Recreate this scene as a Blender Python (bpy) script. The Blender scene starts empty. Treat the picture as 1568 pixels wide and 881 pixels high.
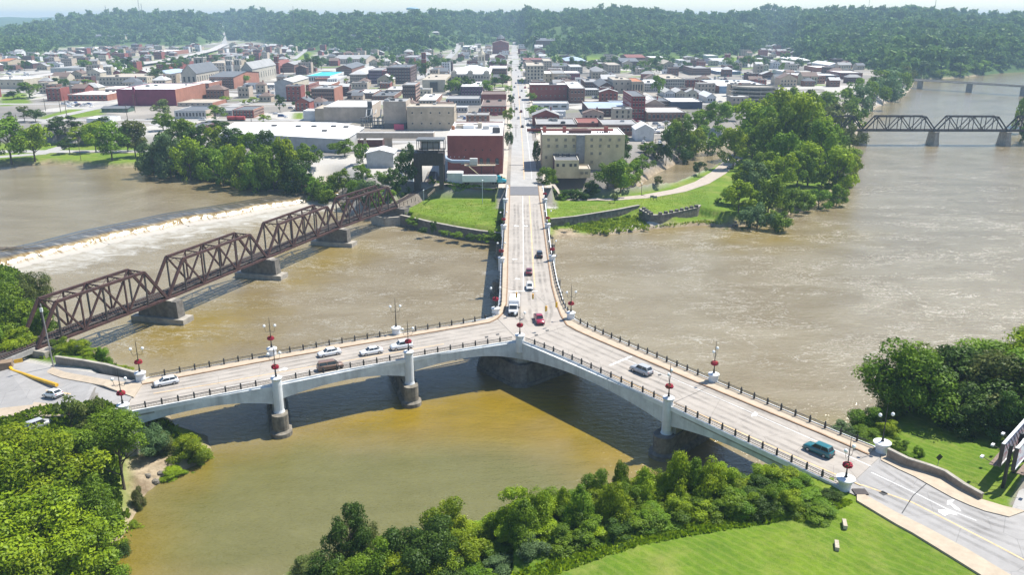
import bpy, math, random
import numpy as np
from mathutils import Vector, Matrix
random.seed(7); RNG = np.random.default_rng(7)
SC = bpy.context.scene; COL = SC.collection
PI = math.pi
# ------------------------------------------------------------------ camera
F = 1268.0; HZ = 30.0; CZ = 74.5
PITCH = math.atan((440.5 - HZ) / F); SP, CP = math.sin(PITCH), math.cos(PITCH)
cam_d = bpy.data.cameras.new('camera'); cam = bpy.data.objects.new('camera', cam_d); COL.objects.link(cam)
cam_d.sensor_width = 36.0; cam_d.lens = 36.0 * F / 1568.0
cam_d.clip_start = 1.0; cam_d.clip_end = 30000
cam.location = (0, 0, CZ); cam.rotation_euler = (PI / 2 - PITCH, 0, 0)
SC.camera = cam
# ------------------------------------------------------------------ light
SUN_EL = math.radians(60); SUN_AZ = math.radians(62)     # azimuth measured clockwise from +Y (up-river) towards +X
world = bpy.data.worlds.new('World'); SC.world = world; world.use_nodes = True
wn = world.node_tree.nodes; wl = world.node_tree.links
sky = wn.new('ShaderNodeTexSky'); sky.sky_type = 'NISHITA'; sky.sun_disc = False
sky.sun_elevation = SUN_EL; sky.sun_rotation = SUN_AZ
sky.air_density = 1.0; sky.dust_density = 0.15; sky.ozone_density = 3.0
bg = wn['Background']; bg.inputs['Strength'].default_value = 0.108
wl.new(sky.outputs[0], bg.inputs['Color'])
sd = bpy.data.lights.new('sun', 'SUN'); sd.energy = 5.0; sd.angle = math.radians(0.55); sd.color = (1.0, 0.945, 0.85)
sun = bpy.data.objects.new('sun', sd); COL.objects.link(sun)
sv = Vector((math.sin(SUN_AZ) * math.cos(SUN_EL), math.cos(SUN_AZ) * math.cos(SUN_EL), math.sin(SUN_EL)))
sun.rotation_euler = sv.to_track_quat('Z', 'Y').to_euler(); sun.location = sv * 300
SC.view_settings.view_transform = 'Standard'; SC.view_settings.look = 'None'
SC.view_settings.exposure = 0.70; SC.view_settings.gamma = 1.0
SC.cycles.max_bounces = 6; SC.cycles.diffuse_bounces = 2; SC.cycles.glossy_bounces = 2
SC.cycles.transmission_bounces = 3; SC.cycles.transparent_max_bounces = 6; SC.cycles.volume_bounces = 0
SC.cycles.use_denoising = True
# ------------------------------------------------------------------ back-projection of measured points to world positions
def ray(px, py):
    dx = (px - 784) / F; dy = -(py - 440.5) / F
    return dx, CP + dy * SP, -SP + dy * CP
def G(px, py, z=0.0):
    d = ray(px, py); t = (z - CZ) / d[2]
    return d[0] * t, d[1] * t
def V(px, py, z=0.0):
    x, y = G(px, py, z); return Vector((x, y, z))
def GP(pts, z): return [G(p[0], p[1], z) for p in pts]
def z_at(x, y, py):
    """height above the point (x, y) that is seen at image row py"""
    k = -(py - 440.5) / F          # k*(y*CP - zz*SP) = y*SP + zz*CP
    zz = (k * y * CP - y * SP) / (CP + k * SP)
    return CZ + zz
# ------------------------------------------------------------------ terrain
def sdist(px, py, poly, closed=True):
    """signed distance (positive inside) of points to a polygon"""
    P = np.asarray(poly, float); Q = np.roll(P, -1, 0)
    d2 = np.full(px.shape, 1e18); ins = np.zeros(px.shape, bool)
    for (x0, y0), (x1, y1) in zip(P, Q):
        ex, ey = x1 - x0, y1 - y0; L = ex * ex + ey * ey + 1e-9
        t = np.clip(((px - x0) * ex + (py - y0) * ey) / L, 0, 1)
        dx = px - x0 - t * ex; dy = py - y0 - t * ey
        d2 = np.minimum(d2, dx * dx + dy * dy)
        c = ((y0 > py) != (y1 > py))
        if ey != 0: ins ^= c & (px < (py - y0) * ex / ey + x0)
    d = np.sqrt(d2)
    return np.where(ins, d, -d)
def pdist(px, py, line):
    d2 = np.full(px.shape, 1e18)
    for (x0, y0), (x1, y1) in zip(line[:-1], line[1:]):
        ex, ey = x1 - x0, y1 - y0; L = ex * ex + ey * ey + 1e-9
        t = np.clip(((px - x0) * ex + (py - y0) * ey) / L, 0, 1)
        d2 = np.minimum(d2, (px - x0 - t * ex) ** 2 + (py - y0 - t * ey) ** 2)
    return np.sqrt(d2)
DZ = 9.5       # bridge deck level
UPZ = 3.0      # pool above the weir
CREST_PX = [(-260, 428), (-120, 405), (0, 386), (60, 373), (130, 355), (200, 341), (260, 328), (330, 317), (400, 305), (450, 297), (506, 289)]
CREST = GP(CREST_PX, UPZ)
LOWER = [(-72, 30)] + GP([(120, 881), (150, 850), (185, 825), (205, 790), (218, 762), (245, 738), (300, 712), (322, 690), (316, 668), (268, 652), (236, 605),
     (205, 568), (130, 545), (100, 522), (80, 492), (66, 452), (50, 425), (0, 412), (-150, 425), (-260, 440)], 0) + CREST + \
     GP([(512, 306), (530, 330), (590, 345), (614, 343), (660, 353), (700, 362), (768, 372), (800, 369), (845, 365), (900, 362), (960, 357), (1000, 351), (1060, 346), (1085, 346),
     (1110, 347), (1160, 346), (1190, 330), (1230, 322), (1265, 305), (1290, 270), (1300, 240), (1316, 200), (1322, 180), (1342, 165), (1368, 152),
     (1392, 140), (1398, 130), (1400, 124), (1480, 118), (1530, 112), (1568, 110), (1700, 108), (1900, 108), (1800, 140), (1640, 150), (1580, 150), (1560, 168), (1557, 190),
     (1572, 215), (1640, 260), (1800, 330), (1850, 400), (1700, 450), (1640, 500), (1580, 540), (1450, 590), (1340, 625), (1290, 660), (1240, 692), (1190, 722),
     (1150, 742), (1080, 745), (1020, 765), (940, 775), (850, 775), (750, 800), (650, 820), (560, 850), (470, 870), (430, 881)], 0) + [(-28, 85), (-24, 30)]
UPPER = CREST + GP([(508, 280), (470, 290), (400, 286), (340, 277), (300, 268), (250, 262), (222, 256), (180, 257), (120, 253), (70, 251), (0, 255), (-120, 258), (-500, 262), (-700, 400)], UPZ)
CANZ = 1.4
CANAL = GP([(923, 305), (964, 300), (990, 295), (1015, 291), (1036, 283), (1061, 272), (1082, 264), (1092, 257), (1118, 241), (1135, 229), (1200, 214), (1290, 200),
     (1290, 188), (1180, 198), (1118, 222), (1077, 228), (1050, 239), (1029, 255), (1003, 267), (985, 280), (975, 287), (944, 297), (923, 299), (835, 300), (770, 297), (700, 295), (640, 294), (640, 301),
     (700, 304), (770, 306), (835, 308)], CANZ)
# hill profiles, indexed by azimuth (image column of a far point)
HB = np.array([[-900, 95], [-300, 88], [0, 88], [60, 84], [90, 74], [200, 72], [300, 72], [350, 62], [400, 66], [470, 80], [540, 84], [640, 86], [700, 75], [740, 71], [770, 69], [800, 70], [815, 84], [900, 88], [1000, 91],
      [1100, 90], [1150, 84], [1185, 74], [1215, 82], [1240, 98], [1330, 106], [1400, 121], [1568, 123], [2400, 130]], float)
HR = np.array([[-900, 40], [-200, 46], [0, 46], [50, 39], [130, 29], [190, 23], [260, 24], [330, 27], [390, 20], [430, 26], [520, 27], [600, 26], [640, 22], [700, 27], [760, 25], [800, 20], [850, 24], [890, 20], [960, 17],
      [1020, 22], [1100, 26], [1160, 21], [1200, 21], [1280, 18], [1350, 20], [1400, 17], [1450, 22], [1500, 26], [1568, 24], [2400, 20]], float)
def fbm(x, y, s, seed=0):
    r = np.zeros_like(x, float); a = 1.0
    for k in range(4):
        f = (1.9 ** k) / s; p = seed * 1.7 + k * 2.3
        r += a * np.sin(x * f * 6.28 + p + 1.7 * np.sin(y * f * 5.1 + p)) * np.cos(y * f * 6.1 - p * 1.3 + 1.3 * np.sin(x * f * 4.3 + 2 * p)); a *= 0.55
    return r
def azpx(x, y): return 784 + F * x / (np.maximum(y, 1) * CP * 1.0 + 20)
def hill_base(px):
    yb = np.interp(px, HB[:, 0], HB[:, 1]); k = (yb - 440.5) / F
    a = PITCH + np.arctan(k); return (CZ - 9) / np.tan(np.maximum(a, 0.01))
SWR = [G(p[0], p[1], q) for p, q in [((215, 578), 9.5), ((85, 555), 6.3), ((0, 530), 4.5), ((-250, 500), 4.5), ((-250, 700), 4.5), ((0, 650), 4.5), ((120, 650), 7.2), ((245, 630), 9.5)]]
PATCH = [  # polygon, level, blend width
    (GP([(612, 352), (612, 316), (622, 305), (768, 304), (800, 304), (840, 303), (923, 305), (1015, 291), (1082, 264), (1128, 235), (1200, 216), (1300, 200), (1310, 230), (1290, 290), (1240, 325), (1180, 350), (1060, 338), (990, 326), (845, 356), (700, 352)], 4.0), 4.0, 5.0),
    (GP([(-700, 262), (-700, 222), (100, 222), (230, 224), (235, 262)], 5.0), 5.2, 8.0),
    (GP([(-200, 395), (60, 410), (95, 500), (110, 540), (70, 552), (-200, 520)], 4.0), 4.0, 6.0),
    (SWR, None, 3.0),
    (GP([(1300, 700), (1352, 692), (1450, 725), (1520, 762), (1700, 780), (1800, 1050), (1560, 960), (1395, 822), (1310, 772), (1290, 750)], 9.4), 9.28, 1.5),
    (GP([(843, 350), (880, 346), (945, 335), (980, 329), (996, 347), (1035, 342), (1070, 331), (1112, 338), (1100, 352), (1000, 362), (843, 374)], .9), 1.0, 2.2),
    (GP([(195, 770), (195, 700), (235, 688), (300, 690), (300, 720), (240, 745)], 1.5), 1.6, 4.0),
]
def road_z(x):   # the western approach drops under the railway
    return np.interp(x, [-104, -74], [4.5, 9.5])
def H(x, y):
    x = np.asarray(x, float); y = np.asarray(y, float); sh = np.broadcast(x, y).shape
    x = np.broadcast_to(x, sh).ravel().copy(); y = np.broadcast_to(y, sh).ravel().copy()
    z = np.where(y > 250, 10.0 + np.clip((y - 330) / 300, 0, 1), 0.0)
    south = np.where(x > 0, 9.3, 7.0) + 0.25 * fbm(x, y, 40, 3)
    z = np.where(y > 250, z, south)
    near = y < 1200
    far = y > 600
    for poly, lev, bl in PATCH:
        lv = road_z(x[near]) if lev is None else lev
        s = sdist(x[near], y[near], poly); t = np.clip((s + bl) / bl, 0, 1); t = t * t * (3 - 2 * t)
        z[near] = z[near] * (1 - t) + lv * t
    # hills
    xf, yf = x[far], y[far]; px = azpx(xf, yf); B = hill_base(px)
    R = np.maximum(B + 700, 2350.0)
    zr = CZ + (HZ - np.interp(px, HR[:, 0], HR[:, 1])) * R / F * 1.09 - 10.0
    t = np.clip((yf - B) / (R - B), 0, 1)
    st = 0.65 * np.power(t, 0.8) + 0.35 * t * t * (3 - 2 * t)
    bump = fbm(xf, yf, 520, 1) * 5.5 * np.sin(PI * np.clip(t, 0, 1))
    hz = 11 + (zr - 11) * st + bump
    bk = np.clip((yf - R) / 900, 0, 1); f2 = np.clip((yf - R - 900) / 2200, 0, 1)
    hz = np.where(yf > R, zr - 35 * bk + f2 * (CZ + 6 + fbm(xf, yf, 1900, 5) * 9 - zr + 35), hz)
    zz = z[far]; z[far] = np.where(yf > B, np.maximum(hz, 9), zz)
    # water bodies carve the banks
    lowz = y < 3000
    for poly, wz, slope in ((LOWER, 0.0, 0.75), (UPPER, UPZ, 0.8), (CANAL, CANZ, 0.9)):
        s = -sdist(x[lowz], y[lowz], poly)
        zz = z[lowz]
        zz = np.where(s > 0, np.minimum(zz, wz + 0.12 + s * slope), np.maximum(wz - 2.2, wz + s * 0.7))
        z[lowz] = np.where((s > 0) | (wz > 0) | True, zz, zz)
    k = (x > -6.5) & (x < 17.5) & (y > 331) & (y < 420); z[k] = np.maximum(z[k], 9.45 + np.clip((y[k] - 331) / 60, 0, .6))
    return z.reshape(sh)
def Hs(x, y): return float(H(np.array([x]), np.array([y]))[0])
def hit(px, py):
    """where the line of sight through an image point meets the ground"""
    d = ray(px, py); t = np.geomspace(70, 9000, 260)
    for _ in range(3):
        x, y, z = d[0] * t, d[1] * t, CZ + d[2] * t
        below = np.nonzero(H(x, y) >= z)[0]
        if len(below) == 0: return Vector((x[-1], y[-1], z[-1]))
        i = max(1, below[0]); t = np.linspace(t[i - 1], t[i], 24)
    return Vector((d[0] * t[-1], d[1] * t[-1], CZ + d[2] * t[-1]))
# ------------------------------------------------------------------ materials
MATS = {}
def nt(name):
    m = bpy.data.materials.new(name); m.use_nodes = True; MATS[name] = m
    return m, m.node_tree.nodes, m.node_tree.links, m.node_tree.nodes['Principled BSDF']
def mixc(n, l, fac, a, b):
    mx = n.new('ShaderNodeMix'); mx.data_type = 'RGBA'
    for k, v in ((0, fac), (6, a), (7, b)):
        if isinstance(v, (int, float)): mx.inputs[k].default_value = v
        elif isinstance(v, tuple): mx.inputs[k].default_value = (*v[:3], 1)
        else: l.new(v, mx.inputs[k])
    return mx.outputs[2]
def noise(n, l, scale, detail=3, rough=0.6, vec=None, dist=0.0):
    t = n.new('ShaderNodeTexNoise'); t.inputs['Scale'].default_value = scale; t.inputs['Detail'].default_value = detail
    t.inputs['Roughness'].default_value = rough; t.inputs['Distortion'].default_value = dist
    if vec is not None: l.new(vec, t.inputs['Vector'])
    return t.outputs['Fac']
def ramp(n, l, fac, a, b, lo=0.0, hi=1.0):
    r = n.new('ShaderNodeMapRange'); r.inputs[1].default_value = a; r.inputs[2].default_value = b
    r.inputs[3].default_value = lo; r.inputs[4].default_value = hi; l.new(fac, r.inputs[0]); return r.outputs[0]
def math2(n, l, op, a, b):
    r = n.new('ShaderNodeMath'); r.operation = op
    for k, v in ((0, a), (1, b)):
        if isinstance(v, (int, float)): r.inputs[k].default_value = v
        else: l.new(v, r.inputs[k])
    return r.outputs[0]
def pos(n): return n.new('ShaderNodeNewGeometry').outputs['Position']
def mapped(n, l, vec, scale=(1, 1, 1), rot=(0, 0, 0)):
    m = n.new('ShaderNodeMapping'); l.new(vec, m.inputs[0]); m.inputs['Scale'].default_value = scale; m.inputs['Rotation'].default_value = rot
    return m.outputs[0]
def bump(n, l, b, h, strength, dist=0.1):
    bp = n.new('ShaderNodeBump'); bp.inputs['Strength'].default_value = strength; bp.inputs['Distance'].default_value = dist
    l.new(h, bp.inputs['Height']); l.new(bp.outputs[0], b.inputs['Normal'])
def plain(name, col, rough=0.7, var=0.25, scale=0.6, metal=0.0, bmp=0.0, streak=0.0, spec=0.5, dirt=(0.12, 0.10, 0.08)):
    """painted / masonry surface with uneven wear in world space"""
    if name in MATS: return MATS[name]
    m, n, l, b = nt(name); p = pos(n)
    a = noise(n, l, scale, 4, 0.65, p)
    c = mixc(n, l, ramp(n, l, a, 0.35, 0.65), tuple(v * (1 - var) for v in col), tuple(min(1, v * (1 + var * 0.6)) for v in col))
    if streak:
        s = noise(n, l, 1.0, 3, 0.6, mapped(n, l, p, (0.55, 0.55, 0.06)))
        c = mixc(n, l, ramp(n, l, s, 0.48, 0.75, 0, streak), c, dirt)
    l.new(c, b.inputs['Base Color']); b.inputs['Roughness'].default_value = rough; b.inputs['Metallic'].default_value = metal
    b.inputs['Specular IOR Level'].default_value = spec
    if bmp: bump(n, l, b, noise(n, l, scale * 6, 4, 0.7, p), bmp, 0.08)
    return m
def glassmat(name, col=(0.02, 0.025, 0.03)):
    m, n, l, b = nt(name); c = mixc(n, l, noise(n, l, 0.25, 2, 0.5, pos(n)), col, tuple(v * 2.6 for v in col))
    l.new(c, b.inputs['Base Color']); b.inputs['Roughness'].default_value = 0.08; b.inputs['Specular IOR Level'].default_value = 0.7; return m
def carpaint(name, col):
    if name in MATS: return MATS[name]
    m, n, l, b = nt(name); c = mixc(n, l, ramp(n, l, noise(n, l, 1.5, 3, 0.6, pos(n)), 0.3, 0.7), tuple(v * 0.88 for v in col), col)
    l.new(c, b.inputs['Base Color']); b.inputs['Roughness'].default_value = 0.32; b.inputs['Coat Weight'].default_value = 0.6; b.inputs['Coat Roughness'].default_value = 0.08
    return m
def leafmat(name, dark, light, trans=0.35):
    m, n, l, b = nt(name)
    at = n.new('ShaderNodeAttribute'); at.attribute_name = 'tint'
    oi = n.new('ShaderNodeObjectInfo')
    f = math2(n, l, 'ADD', math2(n, l, 'MULTIPLY', at.outputs['Fac'], 0.72), math2(n, l, 'MULTIPLY', oi.outputs['Random'], 0.3))
    c = mixc(n, l, f, dark, light)
    hs = n.new('ShaderNodeHueSaturation'); l.new(c, hs.inputs['Color'])
    l.new(ramp(n, l, oi.outputs['Random'], 0, 1, 0.485, 0.512), hs.inputs['Hue'])
    df = n.new('ShaderNodeBsdfDiffuse'); tr = n.new('ShaderNodeBsdfTranslucent'); gl = n.new('ShaderNodeBsdfGlossy'); gl.inputs['Roughness'].default_value = 0.5
    l.new(hs.outputs[0], df.inputs[0]); l.new(hs.outputs[0], tr.inputs[0]); gl.inputs[0].default_value = (0.5, 0.55, 0.5, 1)
    m1 = n.new('ShaderNodeMixShader'); m1.inputs[0].default_value = trans; l.new(df.outputs[0], m1.inputs[1]); l.new(tr.outputs[0], m1.inputs[2])
    m2 = n.new('ShaderNodeMixShader'); m2.inputs[0].default_value = 0.025; l.new(m1.outputs[0], m2.inputs[1]); l.new(gl.outputs[0], m2.inputs[2])
    n.remove(b); l.new(m2.outputs[0], n['Material Output'].inputs[0]); return m
LEAF = {
 'bright': leafmat('leaf_yellow_green', (0.080, 0.155, 0.005), (0.36, 0.46, 0.014)),
 'mid': leafmat('leaf_mid_green', (0.044, 0.108, 0.006), (0.235, 0.36, 0.020)),
 'dark': leafmat('leaf_dark_green', (0.020, 0.056, 0.008), (0.10, 0.18, 0.020)),
 'blue': leafmat('leaf_grey_green', (0.060, 0.115, 0.040), (0.17, 0.26, 0.095)),
 'olive': leafmat('leaf_olive', (0.065, 0.095, 0.020), (0.18, 0.215, 0.050)),
 'forest': leafmat('leaf_forest', (0.026, 0.085, 0.022), (0.19, 0.30, 0.055), 0.25),
}
BARK = plain('bark', (0.11, 0.085, 0.06), 0.9, 0.35, 3.0)
GLASS = glassmat('window_glass')
WHITE = plain('white_concrete', (0.66, 0.68, 0.69), 0.75, 0.10, 0.5, streak=0.18, bmp=0.15)
FASCIA = plain('fascia_concrete', (0.56, 0.59, 0.60), 0.8, 0.18, 0.4, streak=0.6, bmp=0.2, dirt=(0.24, 0.25, 0.26))
IRON = plain('black_iron', (0.018, 0.018, 0.02), 0.5, 0.3, 2.0)
RUST = plain('rusted_steel', (0.072, 0.032, 0.027), 0.75, 0.4, 0.9, bmp=0.2, streak=0.4, dirt=(0.03, 0.02, 0.02))
DARKSTEEL = plain('dark_steel', (0.050, 0.040, 0.038), 0.7, 0.3, 0.9)
STONE = plain('pier_stone', (0.20, 0.18, 0.145), 0.95, 0.45, 0.8, bmp=0.6, streak=0.5, dirt=(0.04, 0.035, 0.03))
DSTONE = plain('dark_pier_stone', (0.17, 0.155, 0.135), 0.95, 0.4, 0.8, bmp=0.6, streak=0.4)
LCONC = plain('weathered_concrete', (0.36, 0.33, 0.28), 0.9, 0.25, 0.7, bmp=0.3, streak=0.4)
GCONC = plain('grey_concrete', (0.28, 0.28, 0.27), 0.9, 0.2, 0.5, bmp=0.2, streak=0.3)
TAN = plain('tan_sidewalk', (0.43, 0.355, 0.265), 0.85, 0.12, 0.8)
CURB = plain('brown_curb', (0.27, 0.17, 0.10), 0.85, 0.25, 0.8)
RED_FL = plain('red_flowers', (0.42, 0.012, 0.05), 0.7, 0.5, 6.0)
GLOBE = plain('globe_glass', (0.80, 0.82, 0.82), 0.25, 0.03, 1.0)
BLACKSTEEL = plain('black_steel', (0.022, 0.018, 0.02), 0.7, 0.3, 0.9)
RUBBER = plain('tyre_rubber', (0.02, 0.02, 0.02), 0.85, 0.2, 3)
CHROME = plain('wheel_alloy', (0.45, 0.45, 0.46), 0.35, 0.1, 3, metal=0.7)
YELLOW = plain('yellow_paint', (0.70, 0.40, 0.02), 0.5, 0.2, 1.0)
MWHITE = plain('marking_white', (0.74, 0.74, 0.72), 0.7, 0.22, 1.4)
MYELL = plain('marking_yellow', (0.66, 0.46, 0.24), 0.7, 0.25, 1.2)
LIGHTRED = plain('tail_lamp', (0.35, 0.01, 0.01), 0.3, 0.1, 2)
LENS = plain('lamp_lens', (0.75, 0.75, 0.72), 0.15, 0.05, 2)
# ------------------------------------------------------------------ object helpers
LM = []           # landmarks for labels: (name, x, y)
def link(o, parent=None):
    COL.objects.link(o)
    if parent is not None: o.parent = parent
    return o
def tag(o, label=None, cat=None, group=None, kind=None):
    if label: o['label'] = label
    if cat: o['category'] = cat
    if group: o['group'] = group
    if kind: o['kind'] = kind
    return o
def empty(name, loc, rz=0.0, label=None, cat=None, group=None):
    o = bpy.data.objects.new(name, None); link(o); o.location = loc; o.rotation_euler = (0, 0, rz)
    return tag(o, label, cat, group)
def copy_tree(o, parent=None):
    c = o.copy(); link(c, parent)
    for k in ('label', 'group'):
        if parent is None and k in c: del c[k]
    for ch in o.children: copy_tree(ch, c)
    return c
class MB:
    """collects shapes into one mesh"""
    def __init__(s): s.v = []; s.f = []; s.m = []
    def add(s, vs, fs, mi=0):
        b = len(s.v); s.v += [tuple(q) for q in vs]; s.f += [tuple(i + b for i in f) for f in fs]; s.m += [mi] * len(fs); return s
    def box(s, c, d, rz=0.0, mi=0, top=None):
        """centre c, full size d; top = (sx, sy) taper"""
        hx, hy, hz = d[0] / 2, d[1] / 2, d[2] / 2; tx, ty = top or (1, 1); cs, sn = math.cos(rz), math.sin(rz); vs = []
        for z, kx, ky in ((-hz, 1, 1), (hz, tx, ty)):
            for x, y in ((-hx, -hy), (hx, -hy), (hx, hy), (-hx, hy)):
                x *= kx; y *= ky; vs.append((c[0] + x * cs - y * sn, c[1] + x * sn + y * cs, c[2] + z))
        return s.add(vs, [(3, 2, 1, 0), (4, 5, 6, 7), (0, 1, 5, 4), (1, 2, 6, 5), (2, 3, 7, 6), (3, 0, 4, 7)], mi)
    def bar(s, a, b, w, h=None, mi=0, up=(0, 0, 1)):
        a, b = Vector(a), Vector(b); h = h or w; d = (b - a).normalized(); u = Vector(up)
        if abs(d.dot(u)) > 0.99: u = Vector((1, 0, 0))
        r = d.cross(u).normalized(); u = r.cross(d); vs = []
        for p in (a, b):
            for i, j in ((-1, -1), (1, -1), (1, 1), (-1, 1)): vs.append(p + r * (i * w / 2) + u * (j * h / 2))
        return s.add(vs, [(3, 2, 1, 0), (4, 5, 6, 7), (0, 1, 5, 4), (1, 2, 6, 5), (2, 3, 7, 6), (3, 0, 4, 7)], mi)
    def tube(s, pts, rad, n=6, mi=0, cap=True):
        pts = [Vector(p) for p in pts]; rad = rad if isinstance(rad, (list, tuple)) else [rad] * len(pts); vs = []; fs = []
        for i, p in enumerate(pts):
            d = (pts[min(i + 1, len(pts) - 1)] - pts[max(i - 1, 0)]).normalized(); u = Vector((0, 0, 1)) if abs(d.z) < 0.95 else Vector((1, 0, 0))
            r = d.cross(u).normalized(); w = r.cross(d)
            for k in range(n):
                a = 2 * PI * k / n; vs.append(p + (r * math.cos(a) + w * math.sin(a)) * rad[i])
        for i in range(len(pts) - 1):
            for k in range(n): fs.append((i * n + k, i * n + (k + 1) % n, (i + 1) * n + (k + 1) % n, (i + 1) * n + k))
        if cap: fs.append(tuple(range(n))[::-1]); fs.append(tuple((len(pts) - 1) * n + k for k in range(n)))
        return s.add(vs, fs, mi)
    def lathe(s, c, prof, n=12, mi=0, sx=1, sy=1):
        vs = []; fs = []
        for r, z in prof:
            for k in range(n): a = 2 * PI * k / n; vs.append((c[0] + sx * r * math.cos(a), c[1] + sy * r * math.sin(a), c[2] + z))
        for i in range(len(prof) - 1):
            for k in range(n): fs.append((i * n + k, i * n + (k + 1) % n, (i + 1) * n + (k + 1) % n, (i + 1) * n + k))
        fs.append(tuple(range(n))[::-1]); fs.append(tuple((len(prof) - 1) * n + k for k in range(n)))
        return s.add(vs, fs, mi)
    def prism(s, poly, z0, z1, mi=0, bottom=True):
        """poly in plan; z0/z1 numbers or per-vertex lists"""
        n = len(poly); a = sum(poly[i][0] * poly[(i + 1) % n][1] - poly[(i + 1) % n][0] * poly[i][1] for i in range(n))
        z0 = z0 if isinstance(z0, (list, tuple)) else [z0] * n; z1 = z1 if isinstance(z1, (list, tuple)) else [z1] * n
        if a < 0: poly = poly[::-1]; z0 = z0[::-1]; z1 = z1[::-1]
        vs = [(p[0], p[1], z) for p, z in zip(poly, z0)] + [(p[0], p[1], z) for p, z in zip(poly, z1)]
        fs = [tuple(range(n, 2 * n))] + ([tuple(range(n))[::-1]] if bottom else [])
        for i in range(n): fs.append((i, (i + 1) % n, n + (i + 1) % n, n + i))
        return s.add(vs, fs, mi)
    def build(s, name, mats, parent=None, smooth=False):
        me = bpy.data.meshes.new(name); me.from_pydata(s.v, [], s.f)
        mats = mats if isinstance(mats, (list, tuple)) else [mats]
        for m in mats: me.materials.append(m)
        if len(mats) > 1: me.polygons.foreach_set('material_index', s.m)
        if smooth: me.polygons.foreach_set('use_smooth', [True] * len(s.f))
        me.update(); return link(bpy.data.objects.new(name, me), parent)
def npmesh(name, verts, faces, mats, attrs=None, smooth=False, tri=None):
    """fast mesh from arrays; faces (n,3) or (n,4)"""
    me = bpy.data.meshes.new(name); nf, k = faces.shape
    me.vertices.add(len(verts)); me.vertices.foreach_set('co', np.asarray(verts, np.float32).ravel())
    me.loops.add(nf * k); me.loops.foreach_set('vertex_index', faces.astype(np.int32).ravel())
    me.polygons.add(nf); me.polygons.foreach_set('loop_start', np.arange(0, nf * k, k, dtype=np.int32))
    try: me.polygons.foreach_set('loop_total', np.full(nf, k, np.int32))
    except Exception: pass
    for m in (mats if isinstance(mats, (list, tuple)) else [mats]): me.materials.append(m)
    if smooth: me.polygons.foreach_set('use_smooth', np.ones(nf, bool))
    for an, (dom, dat) in (attrs or {}).items():
        at = me.attributes.new(an, 'FLOAT', dom); at.data.foreach_set('value', np.asarray(dat, np.float32).ravel())
    me.update(calc_edges=True); me.validate(); return me
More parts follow.
